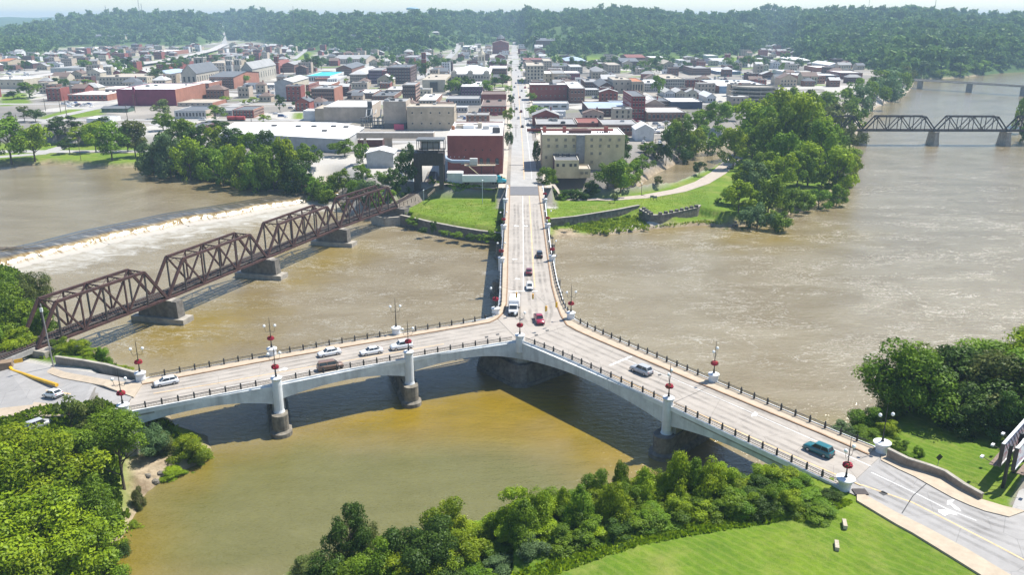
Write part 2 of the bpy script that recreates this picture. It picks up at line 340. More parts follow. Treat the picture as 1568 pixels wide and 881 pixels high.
# ================================================================== TERRAIN
def grid_rows():
    return np.concatenate([np.arange(20, 330, 1.0), np.arange(330, 600, 2.5), np.arange(600, 1300, 8), np.arange(1300, 3600, 24), np.arange(3600, 9500, 160)])
def near_noise(x, y): return fbm(x, y, 26, 9)
_a, _b = G(1130, 800, 9.3), G(1300, 881, 9.3); MOWA = PI / 2 - math.atan2(_b[1] - _a[1], _b[0] - _a[0])
def build_terrain():
    ys = grid_rows(); nc = 430; s = np.linspace(-1, 1, nc)
    Y = np.repeat(ys[:, None], nc, 1); X = s[None, :] * (0.76 * Y + 75)
    X[X > 0] += 0
    Z = H(X, Y)
    rough = fbm(X, Y, 9, 4) * 0.12 + fbm(X, Y, 3, 2) * 0.05
    pave = np.zeros(X.shape, bool)
    for q in (PATCH[3][0], PATCH[4][0]): pave |= sdist(X.ravel(), Y.ravel(), q).reshape(X.shape) > -1
    Z += np.where(((Y < 330) | (Y > 1200)) & ~pave, rough, 0)
    x, y = X.ravel(), Y.ravel()
    px = azpx(x, y); B = hill_base(px)
    sl = sdist(x, y, LOWER); su = sdist(x, y, UPPER); scn = sdist(x, y, CANAL)
    s = np.maximum(np.maximum(sl, su), scn)
    grass = np.where(y < 250, 1.0, 0.0)
    park = np.maximum(sdist(x, y, PATCH[0][0]), sdist(x, y, PATCH[1][0])); grass = np.maximum(grass, np.clip(park / 3 + 1, 0, 1))
    g2 = np.clip((fbm(x, y, 170, 6) - 0.55) * 2.2, 0, 1) * np.clip((y - 500) / 400, 0, 1); grass = np.maximum(grass, g2)
    for poly in GRASS_PATCH:
        grass = np.maximum(grass, np.clip(sdist(x, y, poly) / 4 + 0.5, 0, 1))
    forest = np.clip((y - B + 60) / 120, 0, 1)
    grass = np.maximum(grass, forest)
    dirt = np.clip(1 - (-s) / (3.2 + 1.6 * near_noise(x, y)), 0, 1) * np.where(y < 1200, 1, 0)
    for poly in DIRT_PATCH: dirt = np.maximum(dirt, np.clip(sdist(x, y, poly) / 3 + 0.3, 0, 1))
    for poly in PAVE_PATCH:
        k = np.clip(sdist(x, y, poly) / 0.5 + 0.5, 0, 1); grass = grass * (1 - k); dirt = dirt * (1 - k)
    nr = len(ys); i = np.arange(nr - 1)[:, None] * nc + np.arange(nc - 1)[None, :]
    f = np.stack([i, i + 1, i + 1 + nc, i + nc], -1).reshape(-1, 4)
    m, n, l, b = nt('ground'); p = pos(n)
    def A(k):
        a = n.new('ShaderNodeAttribute'); a.attribute_name = k; return a.outputs['Fac']
    n1 = noise(n, l, 0.045, 5, 0.65, p); n2 = noise(n, l, 0.9, 4, 0.7, p); n3 = noise(n, l, 0.012, 4, 0.6, p)
    n5 = noise(n, l, 0.22, 4, 0.7, p)
    mow = n.new('ShaderNodeTexWave'); mow.inputs['Scale'].default_value = 0.22; mow.inputs['Distortion'].default_value = 3.0; mow.inputs['Detail'].default_value = 2
    l.new(mapped(n, l, p, (1, 1, 1), (0, 0, MOWA)), mow.inputs['Vector'])
    g = mixc(n, l, ramp(n, l, n1, 0.3, 0.7), (0.085, 0.170, 0.012), (0.190, 0.270, 0.022))
    g = mixc(n, l, ramp(n, l, n2, 0.35, 0.75, 0, 0.55), g, (0.045, 0.10, 0.012))
    g = mixc(n, l, ramp(n, l, n5, 0.55, 0.8, 0, 0.5), g, (0.23, 0.24, 0.06))
    n6 = noise(n, l, 0.085, 5, 0.75, p); g = mixc(n, l, ramp(n, l, n6, .50, .68, 0, .6), g, (0.27, 0.265, 0.075)); g = mixc(n, l, ramp(n, l, noise(n, l, .35, 4, .7, p), .58, .72, 0, .55), g, (0.055, 0.125, 0.010))
    g = mixc(n, l, math2(n, l, 'MULTIPLY', ramp(n, l, mow.outputs['Fac'], 0.55, 1.0, 0, 0.28), 1.0), g, (0.22, 0.26, 0.06))
    pv = mixc(n, l, ramp(n, l, n3, 0.35, 0.65), (0.20, 0.185, 0.165), (0.38, 0.345, 0.30))
    vo = n.new('ShaderNodeTexVoronoi'); vo.inputs['Scale'].default_value = 0.02; l.new(p, vo.inputs['Vector'])
    sep = n.new('ShaderNodeSeparateColor'); l.new(vo.outputs['Color'], sep.inputs[0])
    pv = mixc(n, l, ramp(n, l, sep.outputs[0], 0, 1, 0, 0.6), pv, (0.13, 0.13, 0.13))
    pv = mixc(n, l, ramp(n, l, sep.outputs[1], 0.7, 0.72, 0, 0.7), pv, (0.52, 0.50, 0.46))
    sa = mixc(n, l, ramp(n, l, n5, 0.35, 0.65), (0.20, 0.15, 0.095), (0.44, 0.36, 0.25))
    sa = mixc(n, l, ramp(n, l, n2, 0.5, 0.75, 0, 0.6), sa, (0.10, 0.08, 0.05))
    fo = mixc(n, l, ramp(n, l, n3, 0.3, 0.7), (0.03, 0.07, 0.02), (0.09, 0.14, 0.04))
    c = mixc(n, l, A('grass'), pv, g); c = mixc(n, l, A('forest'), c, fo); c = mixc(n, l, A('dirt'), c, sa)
    l.new(c, b.inputs['Base Color']); b.inputs['Roughness'].default_value = 0.95; b.inputs['Specular IOR Level'].default_value = 0.15
    hgt = math2(n, l, 'ADD', noise(n, l, 3.5, 5, 0.8, p), n2)
    bump(n, l, b, hgt, 0.7, 0.25)
    me = npmesh('ground', np.stack([x, y, Z.ravel()], 1), f, m, {'grass': ('POINT', grass), 'dirt': ('POINT', dirt), 'forest': ('POINT', forest)}, smooth=True)
    tag(link(bpy.data.objects.new('ground', me)), kind='structure')
GRASS_PATCH = [GP(q, 10.5) for q in ([(0, 145), (40, 143), (48, 160), (0, 164)], [(62, 180), (105, 168), (155, 168), (160, 176), (110, 182), (64, 186)], [(230, 97), (300, 86), (330, 78), (320, 92), (240, 104)],
    [(452, 84), (470, 79), (482, 82), (470, 95), (450, 96)], [(840, 86), (1150, 88), (1240, 92), (1240, 96), (840, 93)], [(450, 173), (466, 173), (466, 183), (448, 183)], [(1160, 90), (1240, 88), (1240, 100), (1170, 97)])]
DIRT_PATCH = [GP(q, 1.8) for q in ([(190, 775), (188, 705), (222, 686), (285, 694), (268, 738), (222, 772)],)] + [GP([(1000, 348), (1085, 338), (1110, 345), (1060, 356), (990, 358)], 0.5), GP([(845, 352), (876, 350), (886, 357), (930, 362), (1000, 357), (1085, 350), (1085, 358), (1000, 366), (845, 378)], .7)]
PAVE_PATCH = [SWR, [(-6.5, 318), (17.5, 318), (17.5, 430), (-6.5, 430)], GP([(850, 283), (905, 281), (905, 273), (850, 270)], 10), GP([(1545, 772), (1568, 730), (1700, 700), (1700, 830), (1600, 800)], 9.4)]
build_terrain()
# ------------------------------------------------------------------ water
def watermat():
    m, n, l, b = nt('river_water'); p = pos(n)
    def A(k):
        a = n.new('ShaderNodeAttribute'); a.attribute_name = k; return a.outputs['Fac']
    big = noise(n, l, 0.022, 4, 0.6, mapped(n, l, p, (1, 1.6, 1)), 1.5); mid = noise(n, l, 0.12, 4, 0.65, mapped(n, l, p, (0.6, 1.5, 1)))
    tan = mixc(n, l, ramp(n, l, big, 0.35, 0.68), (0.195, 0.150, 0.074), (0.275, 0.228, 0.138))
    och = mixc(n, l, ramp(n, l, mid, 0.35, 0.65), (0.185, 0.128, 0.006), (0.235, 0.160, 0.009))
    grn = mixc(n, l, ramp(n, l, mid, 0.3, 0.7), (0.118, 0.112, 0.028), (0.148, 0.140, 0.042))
    c = mixc(n, l, A('ochre'), tan, och); c = mixc(n, l, A('green'), c, grn)  # tan, ochre and green zones paint sky and cloud reflections into muddy water colour
    # foam: filaments and torn patches where the current is fast
    def fil(scale, w, seed, st):
        v = mapped(n, l, p, st, (0, 0, seed)); a = noise(n, l, scale, 6, 0.62, v, 1.6)
        d = math2(n, l, 'ABSOLUTE', math2(n, l, 'SUBTRACT', a, 0.5), 0); return ramp(n, l, d, 0.0, w, 1, 0)
    patch = ramp(n, l, noise(n, l, 0.05, 4, 0.65, mapped(n, l, p, (0.8, 1.4, 1))), 0.38, 0.60)
    f1 = math2(n, l, 'MULTIPLY', math2(n, l, 'MAXIMUM', fil(0.085, 0.022, 0.15, (0.55, 1.5, 1)), math2(n, l, 'MULTIPLY', fil(0.2, 0.030, 0.8, (0.7, 1.3, 1)), 0.7)), patch)
    f1 = math2(n, l, 'MULTIPLY', f1, math2(n, l, 'MULTIPLY', ramp(n, l, noise(n, l, 1.4, 4, 0.75, p), 0.35, 0.6), A('streak')))
    tn = noise(n, l, 0.16, 6, 0.72, mapped(n, l, p, (0.7, 1.3, 1), (0, 0, 0.5)), 0.8)
    f2 = math2(n, l, 'SUBTRACT', math2(n, l, 'MULTIPLY', A('foam'), 2.0), math2(n, l, 'MULTIPLY', tn, 2.5))
    f2 = ramp(n, l, f2, 0.0, 0.9)
    foam = math2(n, l, 'MINIMUM', math2(n, l, 'MAXIMUM', f1, f2), 0.93)
    c = mixc(n, l, foam, c, mixc(n, l, ramp(n, l, tn, .35, .6), (0.46, 0.45, 0.41), (0.30, 0.27, 0.21)))
    l.new(c, b.inputs['Base Color']); l.new(ramp(n, l, foam, 0, 1, 0.11, 0.7), b.inputs['Roughness']); b.inputs['IOR'].default_value = 1.48; b.inputs['Specular IOR Level'].default_value = 0.75
    w1 = noise(n, l, 0.55, 4, 0.6, mapped(n, l, p, (0.7, 1.5, 1), (0, 0, -0.25))); w2 = noise(n, l, 2.2, 3, 0.6, mapped(n, l, p, (0.7, 1.4, 1)))
    hh = math2(n, l, 'ADD', math2(n, l, 'MULTIPLY', w1, 1.0), math2(n, l, 'MULTIPLY', w2, 0.35)); hh = math2(n, l, 'ADD', hh, math2(n, l, 'MULTIPLY', foam, 0.3))
    bump(n, l, b, hh, 0.8, 0.4); return m
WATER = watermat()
def build_river():
    ys = np.concatenate([np.arange(20, 420, 3.0), np.arange(420, 1700, 12)]); nc = 240; s = np.linspace(-1, 1, nc)
    Y = np.repeat(ys[:, None], nc, 1); X = s[None, :] * (0.80 * Y + 80); x, y = X.ravel(), Y.ravel()
    base = [(a + 6, b - 9) for a, b in CREST]; dd = pdist(x, y, base)
    foam = 1.12 - np.clip((dd - 7) / 34, 0, 1) * (1.0 + .12 * fbm(x, y, 60, 7)); foam = np.clip(foam, 0, 1.2) * np.where(sdist(x, y, LOWER) > -30, 1, 0) * (x < -20)
    for a_, b_ in ((262, 492), (415, 424), (520, 372), (1428, 222), (1527, 226), (760, 415), (760, 362)):
        cx, cy = G(a_, b_, 0); foam = np.maximum(foam, .92 * np.clip(1.5 - np.hypot((x - cx) / 7, (y - cy + 2) / 4), 0, 1))
    streak = np.clip(1.25 - np.hypot(x - 10, (y - 250) * 0.8) / 330, 0.12, 1) * np.clip((y - 160) / 25, 0.12, 1) 
    streak = np.maximum(streak * np.where(y > 165, 1, 0.4), 0)
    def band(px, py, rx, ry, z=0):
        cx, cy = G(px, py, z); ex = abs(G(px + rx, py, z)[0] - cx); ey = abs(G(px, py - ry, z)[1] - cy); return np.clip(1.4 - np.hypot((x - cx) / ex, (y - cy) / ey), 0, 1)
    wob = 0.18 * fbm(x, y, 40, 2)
    och = band(720, 640, 420, 52) ; och = np.maximum(och, band(330, 735, 90, 60)); och = np.maximum(och, band(200, 830, 150, 70))  # ochre mask: water painted yellower where it would reflect dark sky, not cloud
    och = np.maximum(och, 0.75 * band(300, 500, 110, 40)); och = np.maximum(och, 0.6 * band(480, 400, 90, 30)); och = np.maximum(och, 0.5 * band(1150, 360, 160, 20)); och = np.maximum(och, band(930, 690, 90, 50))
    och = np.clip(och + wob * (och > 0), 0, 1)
    gr = .95 * np.clip(band(560, 775, 350, 95) * 1.5 + wob, 0, 1) * (y < 150)  # green mask: reflected cloud sheen painted into the near pool's colour
    nr = len(ys); i = np.arange(nr - 1)[:, None] * nc + np.arange(nc - 1)[None, :]; f = np.stack([i, i + 1, i + 1 + nc, i + nc], -1).reshape(-1, 4)
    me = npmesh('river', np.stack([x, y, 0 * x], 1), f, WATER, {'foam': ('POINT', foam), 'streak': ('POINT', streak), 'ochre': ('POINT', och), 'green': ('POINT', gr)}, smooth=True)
    tag(link(bpy.data.objects.new('river', me)), kind='structure')
build_river()
from mathutils.geometry import tessellate_polygon
def sheet(name, poly, z, mat, kind='structure', parent=None, grow=0.0, keep=0):
    P = [Vector((a, b, 0)) for a, b in poly]; n = len(P)
    if grow:
        ar = sum(P[i].x * P[(i + 1) % n].y - P[(i + 1) % n].x * P[i].y for i in range(n)); sg = 1 if ar > 0 else -1; Q = []
        for i in range(n):
            if i < keep: Q.append(P[i]); continue
            d = (P[(i + 1) % n] - P[i - 1]).normalized(); Q.append(P[i] + Vector((d.y, -d.x, 0)) * grow * sg)
        P = Q
    zz = z if callable(z) else (lambda a, b: z)
    tr = tessellate_polygon([P]); vs = [(p.x, p.y, zz(p.x, p.y)) for p in P]; fs = []
    for t in tr:
        a, b_, c = (P[k] for k in t); fs.append(tuple(t) if (b_ - a).cross(c - a).z > 0 else tuple(t)[::-1])
    mb = MB().add(vs, fs); o = mb.build(name, mat, parent); return tag(o, kind=kind)
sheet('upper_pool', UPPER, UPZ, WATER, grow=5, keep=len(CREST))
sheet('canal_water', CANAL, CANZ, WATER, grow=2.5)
# ------------------------------------------------------------------ weir
def resample(pts, step):
    pts = [Vector(p) for p in pts]; out = [pts[0]]; acc = 0
    for a, b in zip(pts[:-1], pts[1:]):
        L = (b - a).length; k = max(1, int(round(L / step)))
        for i in range(1, k + 1): out.append(a.lerp(b, i / k))
    return out
def build_weir():
    m, n, l, b = nt('falling_water'); p = pos(n)
    a = n.new('ShaderNodeAttribute'); a.attribute_name = 'fall'; u = n.new('ShaderNodeAttribute'); u.attribute_name = 'along'
    cmb = n.new('ShaderNodeCombineXYZ'); l.new(u.outputs['Fac'], cmb.inputs[0]); l.new(a.outputs['Fac'], cmb.inputs[1])
    st = noise(n, l, 0.7, 4, 0.7, mapped(n, l, cmb.outputs[0], (1.6, 1.2, 1)))
    top = mixc(n, l, ramp(n, l, st, 0.4, 0.7), (0.075, 0.066, 0.05), (0.13, 0.115, 0.085))
    och = mixc(n, l, ramp(n, l, st, 0.38, 0.62), (0.19, 0.12, 0.035), (0.38, 0.30, 0.16))
    c = mixc(n, l, ramp(n, l, a.outputs['Fac'], 0.42, 0.55), top, och); fm = ramp(n, l, math2(n, l, 'ADD', a.outputs['Fac'], math2(n, l, 'MULTIPLY', st, 0.5)), 1.02, 1.2)
    rg = n.new('ShaderNodeAttribute'); rg.attribute_name = 'ridge'
    fm = math2(n, l, 'MAXIMUM', fm, math2(n, l, 'MULTIPLY', rg.outputs['Fac'], ramp(n, l, st, 0.35, 0.6, 0.2, 0.9)))
    c = mixc(n, l, fm, c, (0.42, 0.39, 0.34)); l.new(c, b.inputs['Base Color']); l.new(ramp(n, l, fm, 0, 1, 0.15, 0.7), b.inputs['Roughness'])
    bump(n, l, b, st, 0.6, 0.3)
    pts = resample([(x, y, 0) for x, y in CREST], 0.8)
    prof = [(-3, UPZ + .01, 0), (-1, UPZ + .03, .1), (0, 2.95, .2), (2.5, 2.72, .3), (5, 2.5, .4), (6.6, 2.3, .5), (7.3, 1.95, .6), (7.9, 1.3, .72), (8.5, .7, .84), (9.3, .25, .95), (11, .10, 1.1), (13, .02, 1.2)]
    vs = []; fall = []; al = []; rid = []; s = 0
    for i, q in enumerate(pts):
        if i: s += (q - pts[i - 1]).length
        d = (pts[min(i + 1, len(pts) - 1)] - pts[max(i - 1, 0)]).normalized(); nr = Vector((d.y, -d.x, 0))
        for o, z, t in prof:
            ph = ((s - o * 1.5) / 11.5) % 1.0; rr = max(0, 1 - abs(ph - 0.5) / 0.09) if 1.5 < o < 7 else 0
            w = 0.16 * math.sin(s * 1.9 + o) * math.sin(s * 0.63) if o > 5.5 else 0
            dz = 0.22 * (1 - ph) * (1 if 0 < o < 7 else 0)
            vs.append(q + nr * (o + w * 2 + 0.8 * math.sin(s * 0.21) * (o > 5)) + Vector((0, 0, z + dz - w * .4))); fall.append(t); al.append(s); rid.append(rr * min(1, (o) / 5))
    k = len(prof); i = np.arange(len(pts) - 1)[:, None] * k + np.arange(k - 1)[None, :]
    f = np.stack([i, i + k, i + k + 1, i + 1], -1).reshape(-1, 4)
    me = npmesh('weir', np.array([tuple(v) for v in vs]), f, m, {'fall': ('POINT', fall), 'along': ('POINT', al), 'ridge': ('POINT', rid)}, smooth=True)
    o = link(bpy.data.objects.new('weir', me)); tag(o, 'long low weir with muddy water spilling over its curved crest', 'weir')
    LM.append(('the weir', *CREST[5]))
    # drift timber caught on the crest
    for (px, py), nm, lb, pc in (((30, 380), 'driftwood', 'bleached driftwood snag lodged on the left end of the weir', 6), ((440, 291), 'driftwood', 'long raft of driftwood stranded at the right end of the weir', 16)):
        x, y = G(px, py, 3.3); e = empty(nm, (x, y, 3.0), 0, lb, 'driftwood'); L = 11 if pc == 6 else 20
        for j in range(pc):
            a0 = random.uniform(-L / 2, L / 2); an = random.uniform(-.5, .5) + (0.5 if pc == 6 else 0.15); ln = random.uniform(3, 8); oy = random.uniform(-1, 1)
            mb = MB().tube([(a0 - ln / 2 * math.cos(an), oy - ln / 2 * math.sin(an), .2), (a0, oy + .2, random.uniform(.3, .8)), (a0 + ln / 2 * math.cos(an), oy + ln / 2 * math.sin(an), .25)], [.22, .18, .08], 5)
            mb.build('log', plain('driftwood_grey', (0.20, 0.16, 0.12), 0.9, 0.35, 2), e)
build_weir()
# ================================================================== ROADS
def concrete_road(name, col, var=0.12, seam=0):
    m, n, l, b = nt(name); p = pos(n)
    a = noise(n, l, 0.25, 5, 0.7, p); c = mixc(n, l, ramp(n, l, a, 0.35, 0.65), tuple(v * (1 - var) for v in col), tuple(v * (1 + var * .7) for v in col))
    a2 = noise(n, l, 4.0, 4, 0.75, p); c = mixc(n, l, ramp(n, l, a2, 0.55, 0.8, 0, 0.35), c, tuple(v * .55 for v in col))
    vo = n.new('ShaderNodeTexVoronoi'); vo.feature = 'DISTANCE_TO_EDGE'; vo.inputs['Scale'].default_value = 0.16; l.new(mapped(n, l, p, (1, 1, 1), (0, 0, 0.4)), vo.inputs['Vector'])
    c = mixc(n, l, ramp(n, l, vo.outputs['Distance'], 0.0, 0.012, 0.45, 0), c, tuple(v * .4 for v in col))
    l.new(c, b.inputs['Base Color']); b.inputs['Roughness'].default_value = 0.9; bump(n, l, b, a2, 0.2, 0.02); return m
DECKR = concrete_road('deck_concrete', (0.36, 0.325, 0.285)); ASPH = concrete_road('worn_asphalt', (0.31, 0.30, 0.29)); STREET = concrete_road('street_concrete', (0.36, 0.35, 0.335)); OLDASPH = concrete_road('old_asphalt', (0.16, 0.16, 0.165))
WALK = concrete_road('pale_sidewalk', (0.46, 0.41, 0.34))
def strip(name, pts, w, mat, dz=0.06, step=12, kind='structure', nx=2):
    """ribbon draped on the ground along plan points; w a width or list"""
    q = resample([(a, b, 0) for a, b in pts], step); n = len(q); vs = []; fs = []
    for i, p_ in enumerate(q):
        d = (q[min(i + 1, n - 1)] - q[max(i - 1, 0)]).normalized(); r = Vector((d.y, -d.x, 0)); ww = w if not isinstance(w, tuple) else w[0] + (w[1] - w[0]) * i / (n - 1)
        for k in range(nx):
            v = p_ + r * ww * (k / (nx - 1) - .5); vs.append([v.x, v.y, 0])
    a = np.array(vs); a[:, 2] = H(a[:, 0], a[:, 1]); a[:, 2] = a[:, 2].reshape(-1, nx).max(1).repeat(nx) + dz
    for i in range(n - 1):
        for k in range(nx - 1): fs.append((i * nx + k, i * nx + k + 1, (i + 1) * nx + k + 1, (i + 1) * nx + k))
    return tag(MB().add(a.tolist(), fs).build(name, mat), kind=kind)
def ribbon(name, A, B, z, mat, kind='structure', parent=None, thick=0.0):
    """surface between two px polylines of equal length at level z (number or function)"""
    zf = z if callable(z) else (lambda a, b: z); vs = []
    for p, q in zip(A, B):
        for r in (p, q): vs.append((r[0], r[1], zf(*r)))
    n = len(A); fs = [(2 * i, 2 * i + 1, 2 * i + 3, 2 * i + 2) for i in range(n - 1)]
    a, b, c = (Vector(vs[k]) for k in fs[0][:3])
    if (b - a).cross(c - a).z < 0: fs = [f[::-1] for f in fs]
    mb = MB().add(vs, fs)
    if thick:
        m = len(vs); mb.add([(v[0], v[1], v[2] - thick) for v in vs], [], 0)
        for i in range(n - 1):
            mb.f += [(2 * i, 2 * i + 2, m + 2 * i + 2, m + 2 * i), (2 * i + 1, m + 2 * i + 1, m + 2 * i + 3, 2 * i + 3)]; mb.m += [0, 0]
        mb.f += [(0, m, m + 1, 1), (2 * n - 2, 2 * n - 1, m + 2 * n - 1, m + 2 * n - 2)]; mb.m += [0, 0]
    o = mb.build(name, mat, parent)
    return tag(o, kind=kind) if kind else o
def gp(px, py, z=DZ): return G(px, py, z)
# Main Street north of the bridge
strip('main_street', [(5.0, 331.8), (5.4, 420), (6, 520), (6, 900), (5, 1500), (4, 1900), (8, 2350)], 11.5, STREET, 0.07, 20)
for sx in (-4.0, 14.6):
    strip('sidewalk', [(sx, 331.8), (sx + .6, 430), (sx + 1, 520), (sx + 1, 1200)], 3.2, WALK, 0.17, 20)
strip('lane_line', [(5.1, 330), (5.6, 430), (6, 900)], 0.32, MYELL, 0.10, 20)
strip('lane_line', [(8.4, 330), (8.8, 430), (9, 700)], 0.2, MWHITE, 0.10, 20)
for yy, xr in ((458, 62), (560, 118), (668, 225), (790, 285), (930, 400), (1090, 470), (1280, 480)):
    strip('cross_street', [(-420 - yy * .3, yy), (xr, yy)], 9.5, STREET, 0.05, 30)
for xx, y0, y1 in ((-108, 470, 1400), (-215, 560, 1350), (-330, 640, 1250), (118, 560, 1400), (225, 668, 1350), (345, 930, 1300)):
    strip('side_street', [(xx, y0), (xx * 1.0, y1)], 9, STREET, 0.06, 30)
hw = [G(*q, 12) for q in [(-60, 132), (60, 118), (170, 106), (230, 98), (290, 87), (325, 78), (345, 68)]] + [(-880, 2000)]
strip('highway', hw[:-1], 20, plain('highway_concrete', (0.46, 0.43, 0.40), .9, .15, .05), 3.2, 20); 
strip('hill_road', [G(*q, 16) for q in [(345, 70), (343, 60), (338, 52)]], 14, STREET, .5, 20)
strip('riverside_road', [G(*q, 10) for q in [(-80, 232), (60, 222), (115, 206), (150, 196), (230, 190), (310, 205)]], 8, STREET, .07, 8)
strip('town_road', [G(*q, 10.5) for q in [(60, 190), (95, 178), (180, 160), (150, 150), (100, 160)][:3]], 9, STREET, .08, 10)
strip('hill_road', [G(*q, 18) for q in [(450, 84), (468, 72), (478, 64)]], 9, STREET, .6, 12)
strip('hill_road', [G(*q, 14) for q in [(680, 92), (693, 80), (703, 70)]], 12, STREET, .6, 12)
# town-side deck approach and dark joint
sheet('approach_road', [gp(776, 299), gp(829, 299), gp(827, 286), gp(779, 286)], DZ + .13, plain('dark_joint', (0.15, 0.15, 0.16), .9, .1, 1))
def npoly(pts): return GP(pts, DZ)
# park path
PP = [(832, 303), (880, 306), (930, 306), (965, 303), (990, 301), (1040, 292), (1075, 280), (1100, 265), (1120, 247), (1135, 234), (1175, 220), (1240, 206)]
strip('park_path', GP(PP[:5], 4.0), (3.2, 6.5), plain('path_gravel', (0.40, 0.345, 0.29), .9, .12, .5), .10, 4)
strip('park_path', GP(PP[4:], 4.0), (6.5, 9.0), MATS['path_gravel'], .10, 4)
strip('park_path', GP([(640, 304), (700, 301), (772, 303)], 4.0), 2.2, MATS['path_gravel'], .10, 4)
strip('park_path', GP([(115, 231), (150, 233), (190, 234), (232, 231)], 5.2), 2.0, MATS['path_gravel'], .12, 4)
# western approach
WR = lambda x, y: float(road_z(x)) + .10
def wz(px): return float(np.interp(px, [0, 215], [4.5, 9.5]))
def wp(px, py): return G(px, py, wz(px))
farL = [wp(218, 585), wp(150, 575), wp(85, 562), wp(0, 548), wp(-150, 525)]; nearL = [wp(190, 633), wp(125, 640), wp(60, 645), wp(0, 652), wp(-150, 675)]
ribbon('western_road', farL, nearL, WR, ASPH)
ribbon('sidewalk', [wp(218, 590), wp(165, 588), wp(100, 572), wp(80, 562)], [wp(205, 612), wp(160, 599), wp(95, 583), wp(70, 571)], lambda a, b: WR(a, b) + .13, TAN, thick=.25)
ribbon('sidewalk', [wp(160, 640), wp(80, 632), wp(0, 620), wp(-90, 612)], [wp(150, 650), wp(80, 655), wp(0, 655), wp(-90, 665)], lambda a, b: WR(a, b) + .13, TAN, thick=.25)
ribbon('lane_line', [wp(110, 612), wp(60, 601), wp(0, 589)], [wp(110, 614), wp(60, 603), wp(0, 591)], lambda a, b: WR(a, b) + .01, MYELL)
# eastern approach beyond the deck
E1 = 9.42
farE = [(1350, 691), (1398, 727), (1457, 760), (1508, 782), (1540, 788), (1600, 792), (1700, 815)]; nearE = [(1289, 750), (1372, 786), (1413, 806), (1480, 842), (1545, 881), (1640, 935), (1760, 1000)]
ribbon('eastern_road', GP(farE, E1), GP(nearE, E1), E1, ASPH)
ribbon('sidewalk', GP([(1349, 697), (1388, 714), (1423, 725), (1446, 733), (1474, 751), (1503, 766), (1536, 776), (1570, 784)], E1), GP([(1349, 706), (1376, 720), (1400, 731), (1430, 748), (1457, 763), (1484, 775), (1508, 784), (1545, 793)], E1), E1 + .14, TAN, thick=.3)
ribbon('sidewalk', GP([(1312, 752), (1372, 786), (1413, 806), (1480, 842), (1545, 881), (1640, 935)], E1), GP([(1312, 768), (1372, 804), (1398, 818), (1450, 850), (1500, 881), (1590, 945)], E1), E1 + .14, TAN, thick=.3)
ribbon('driveway', GP([(1545, 790), (1700, 800)], E1), GP([(1560, 752), (1660, 690)], E1), E1 - .02, STREET)
def paint(name, pts, z, mat, w=None):
    if w:  # line of width w through px points
        q = [Vector((*G(a, b, z), 0)) for a, b in pts]; A = []; B = []
        for i, p_ in enumerate(q):
            d = (q[min(i + 1, len(q) - 1)] - q[max(i - 1, 0)]).normalized(); r = Vector((d.y, -d.x, 0)) * w / 2; A.append((p_ + r)[:2]); B.append((p_ - r)[:2])
        return ribbon(name, A, B, z + .012, mat)
    return sheet(name, GP(pts, z), z + .012, mat)
YL = [(1207, 654 + 40), (1300, 735), (1322, 745), (1397, 776), (1470, 808), (1525, 835), (1590, 866)]
paint('lane_line', [(1319, 743), (1397, 770), (1460, 802), (1530, 838), (1600, 875)], E1, MYELL, .28)
paint('lane_line', [(1334, 724), (1400, 755), (1450, 780), (1495, 798)], E1, MWHITE, .16)
paint('road_seam', [(1419, 741), (1398, 760), (1381, 787)], E1, plain('tar', (0.07, 0.07, 0.07), .9), .14)
paint('road_patch', [(1352, 752), (1360, 757), (1353, 760), (1345, 755)], E1, MATS['tar'])
for pts in ([(1451, 767), (1462, 766), (1457, 771), (1469, 780), (1472, 784), (1462, 780), (1455, 773), (1450, 774)], [(1437, 781), (1452, 782), (1464, 787), (1466, 790), (1453, 787), (1447, 791), (1437, 785)]):
    paint('turn_arrow', pts, E1, MWHITE)
# ================================================================== THREE-WAY ROAD BRIDGE
BR = empty('road_bridge', (*G(815, 510, DZ), 0), 0, 'white concrete three-way road bridge whose arms meet in mid-river', 'bridge')
def bpart(mb_or_o, name=None, mat=None, parent=None):
    o = mb_or_o.build(name, mat) if isinstance(mb_or_o, MB) else mb_or_o
    par = parent or BR; o.parent = par
    wl_ = par.location + (par.parent.location if par.parent else Vector((0, 0, 0)))
    o.matrix_parent_inverse = Matrix.Translation(-wl_); return o
LM.append(('the road bridge', *G(815, 510, DZ)))
nearLp = GP([(188, 634), (245, 623), (312, 610), (380, 597), (424, 588.5), (523, 568.5), (610, 553), (635, 548.5), (700, 537), (771, 525.5), (795, 522)], DZ)
nearRp = GP([(795, 522), (806, 525.5), (845, 540), (884, 557.5), (950, 588), (1014, 617.5), (1034, 627), (1110, 663.5), (1198, 705), (1282, 745), (1293, 751)], DZ)
farRp = GP([(1354, 694), (1338.5, 687), (1259, 655), (1180, 622), (1101, 589), (1080, 580), (1000, 546), (930, 516), (895, 500), (880, 491.5), (871, 481), (863, 467), (853.4, 438), (848, 410), (843.5, 388), (838, 345), (834, 311), (830.5, 284)], DZ)
farLp = GP([(777.5, 284), (774, 311), (771, 355), (768.3, 403), (767.2, 440), (766.5, 466), (764, 477), (757, 486), (745, 490.5), (700, 498), (600, 514), (520, 527), (431, 543), (380, 552), (300, 567), (216, 583)], DZ)
outline = nearLp + nearRp[1:] + farRp + farLp
SL = sheet('deck', outline, DZ, DECKR, kind=None); bpart(SL)
mb = MB(); mb.prism(outline, DZ - 1.0, DZ - 0.01); bpart(mb, 'deck_slab', GCONC)
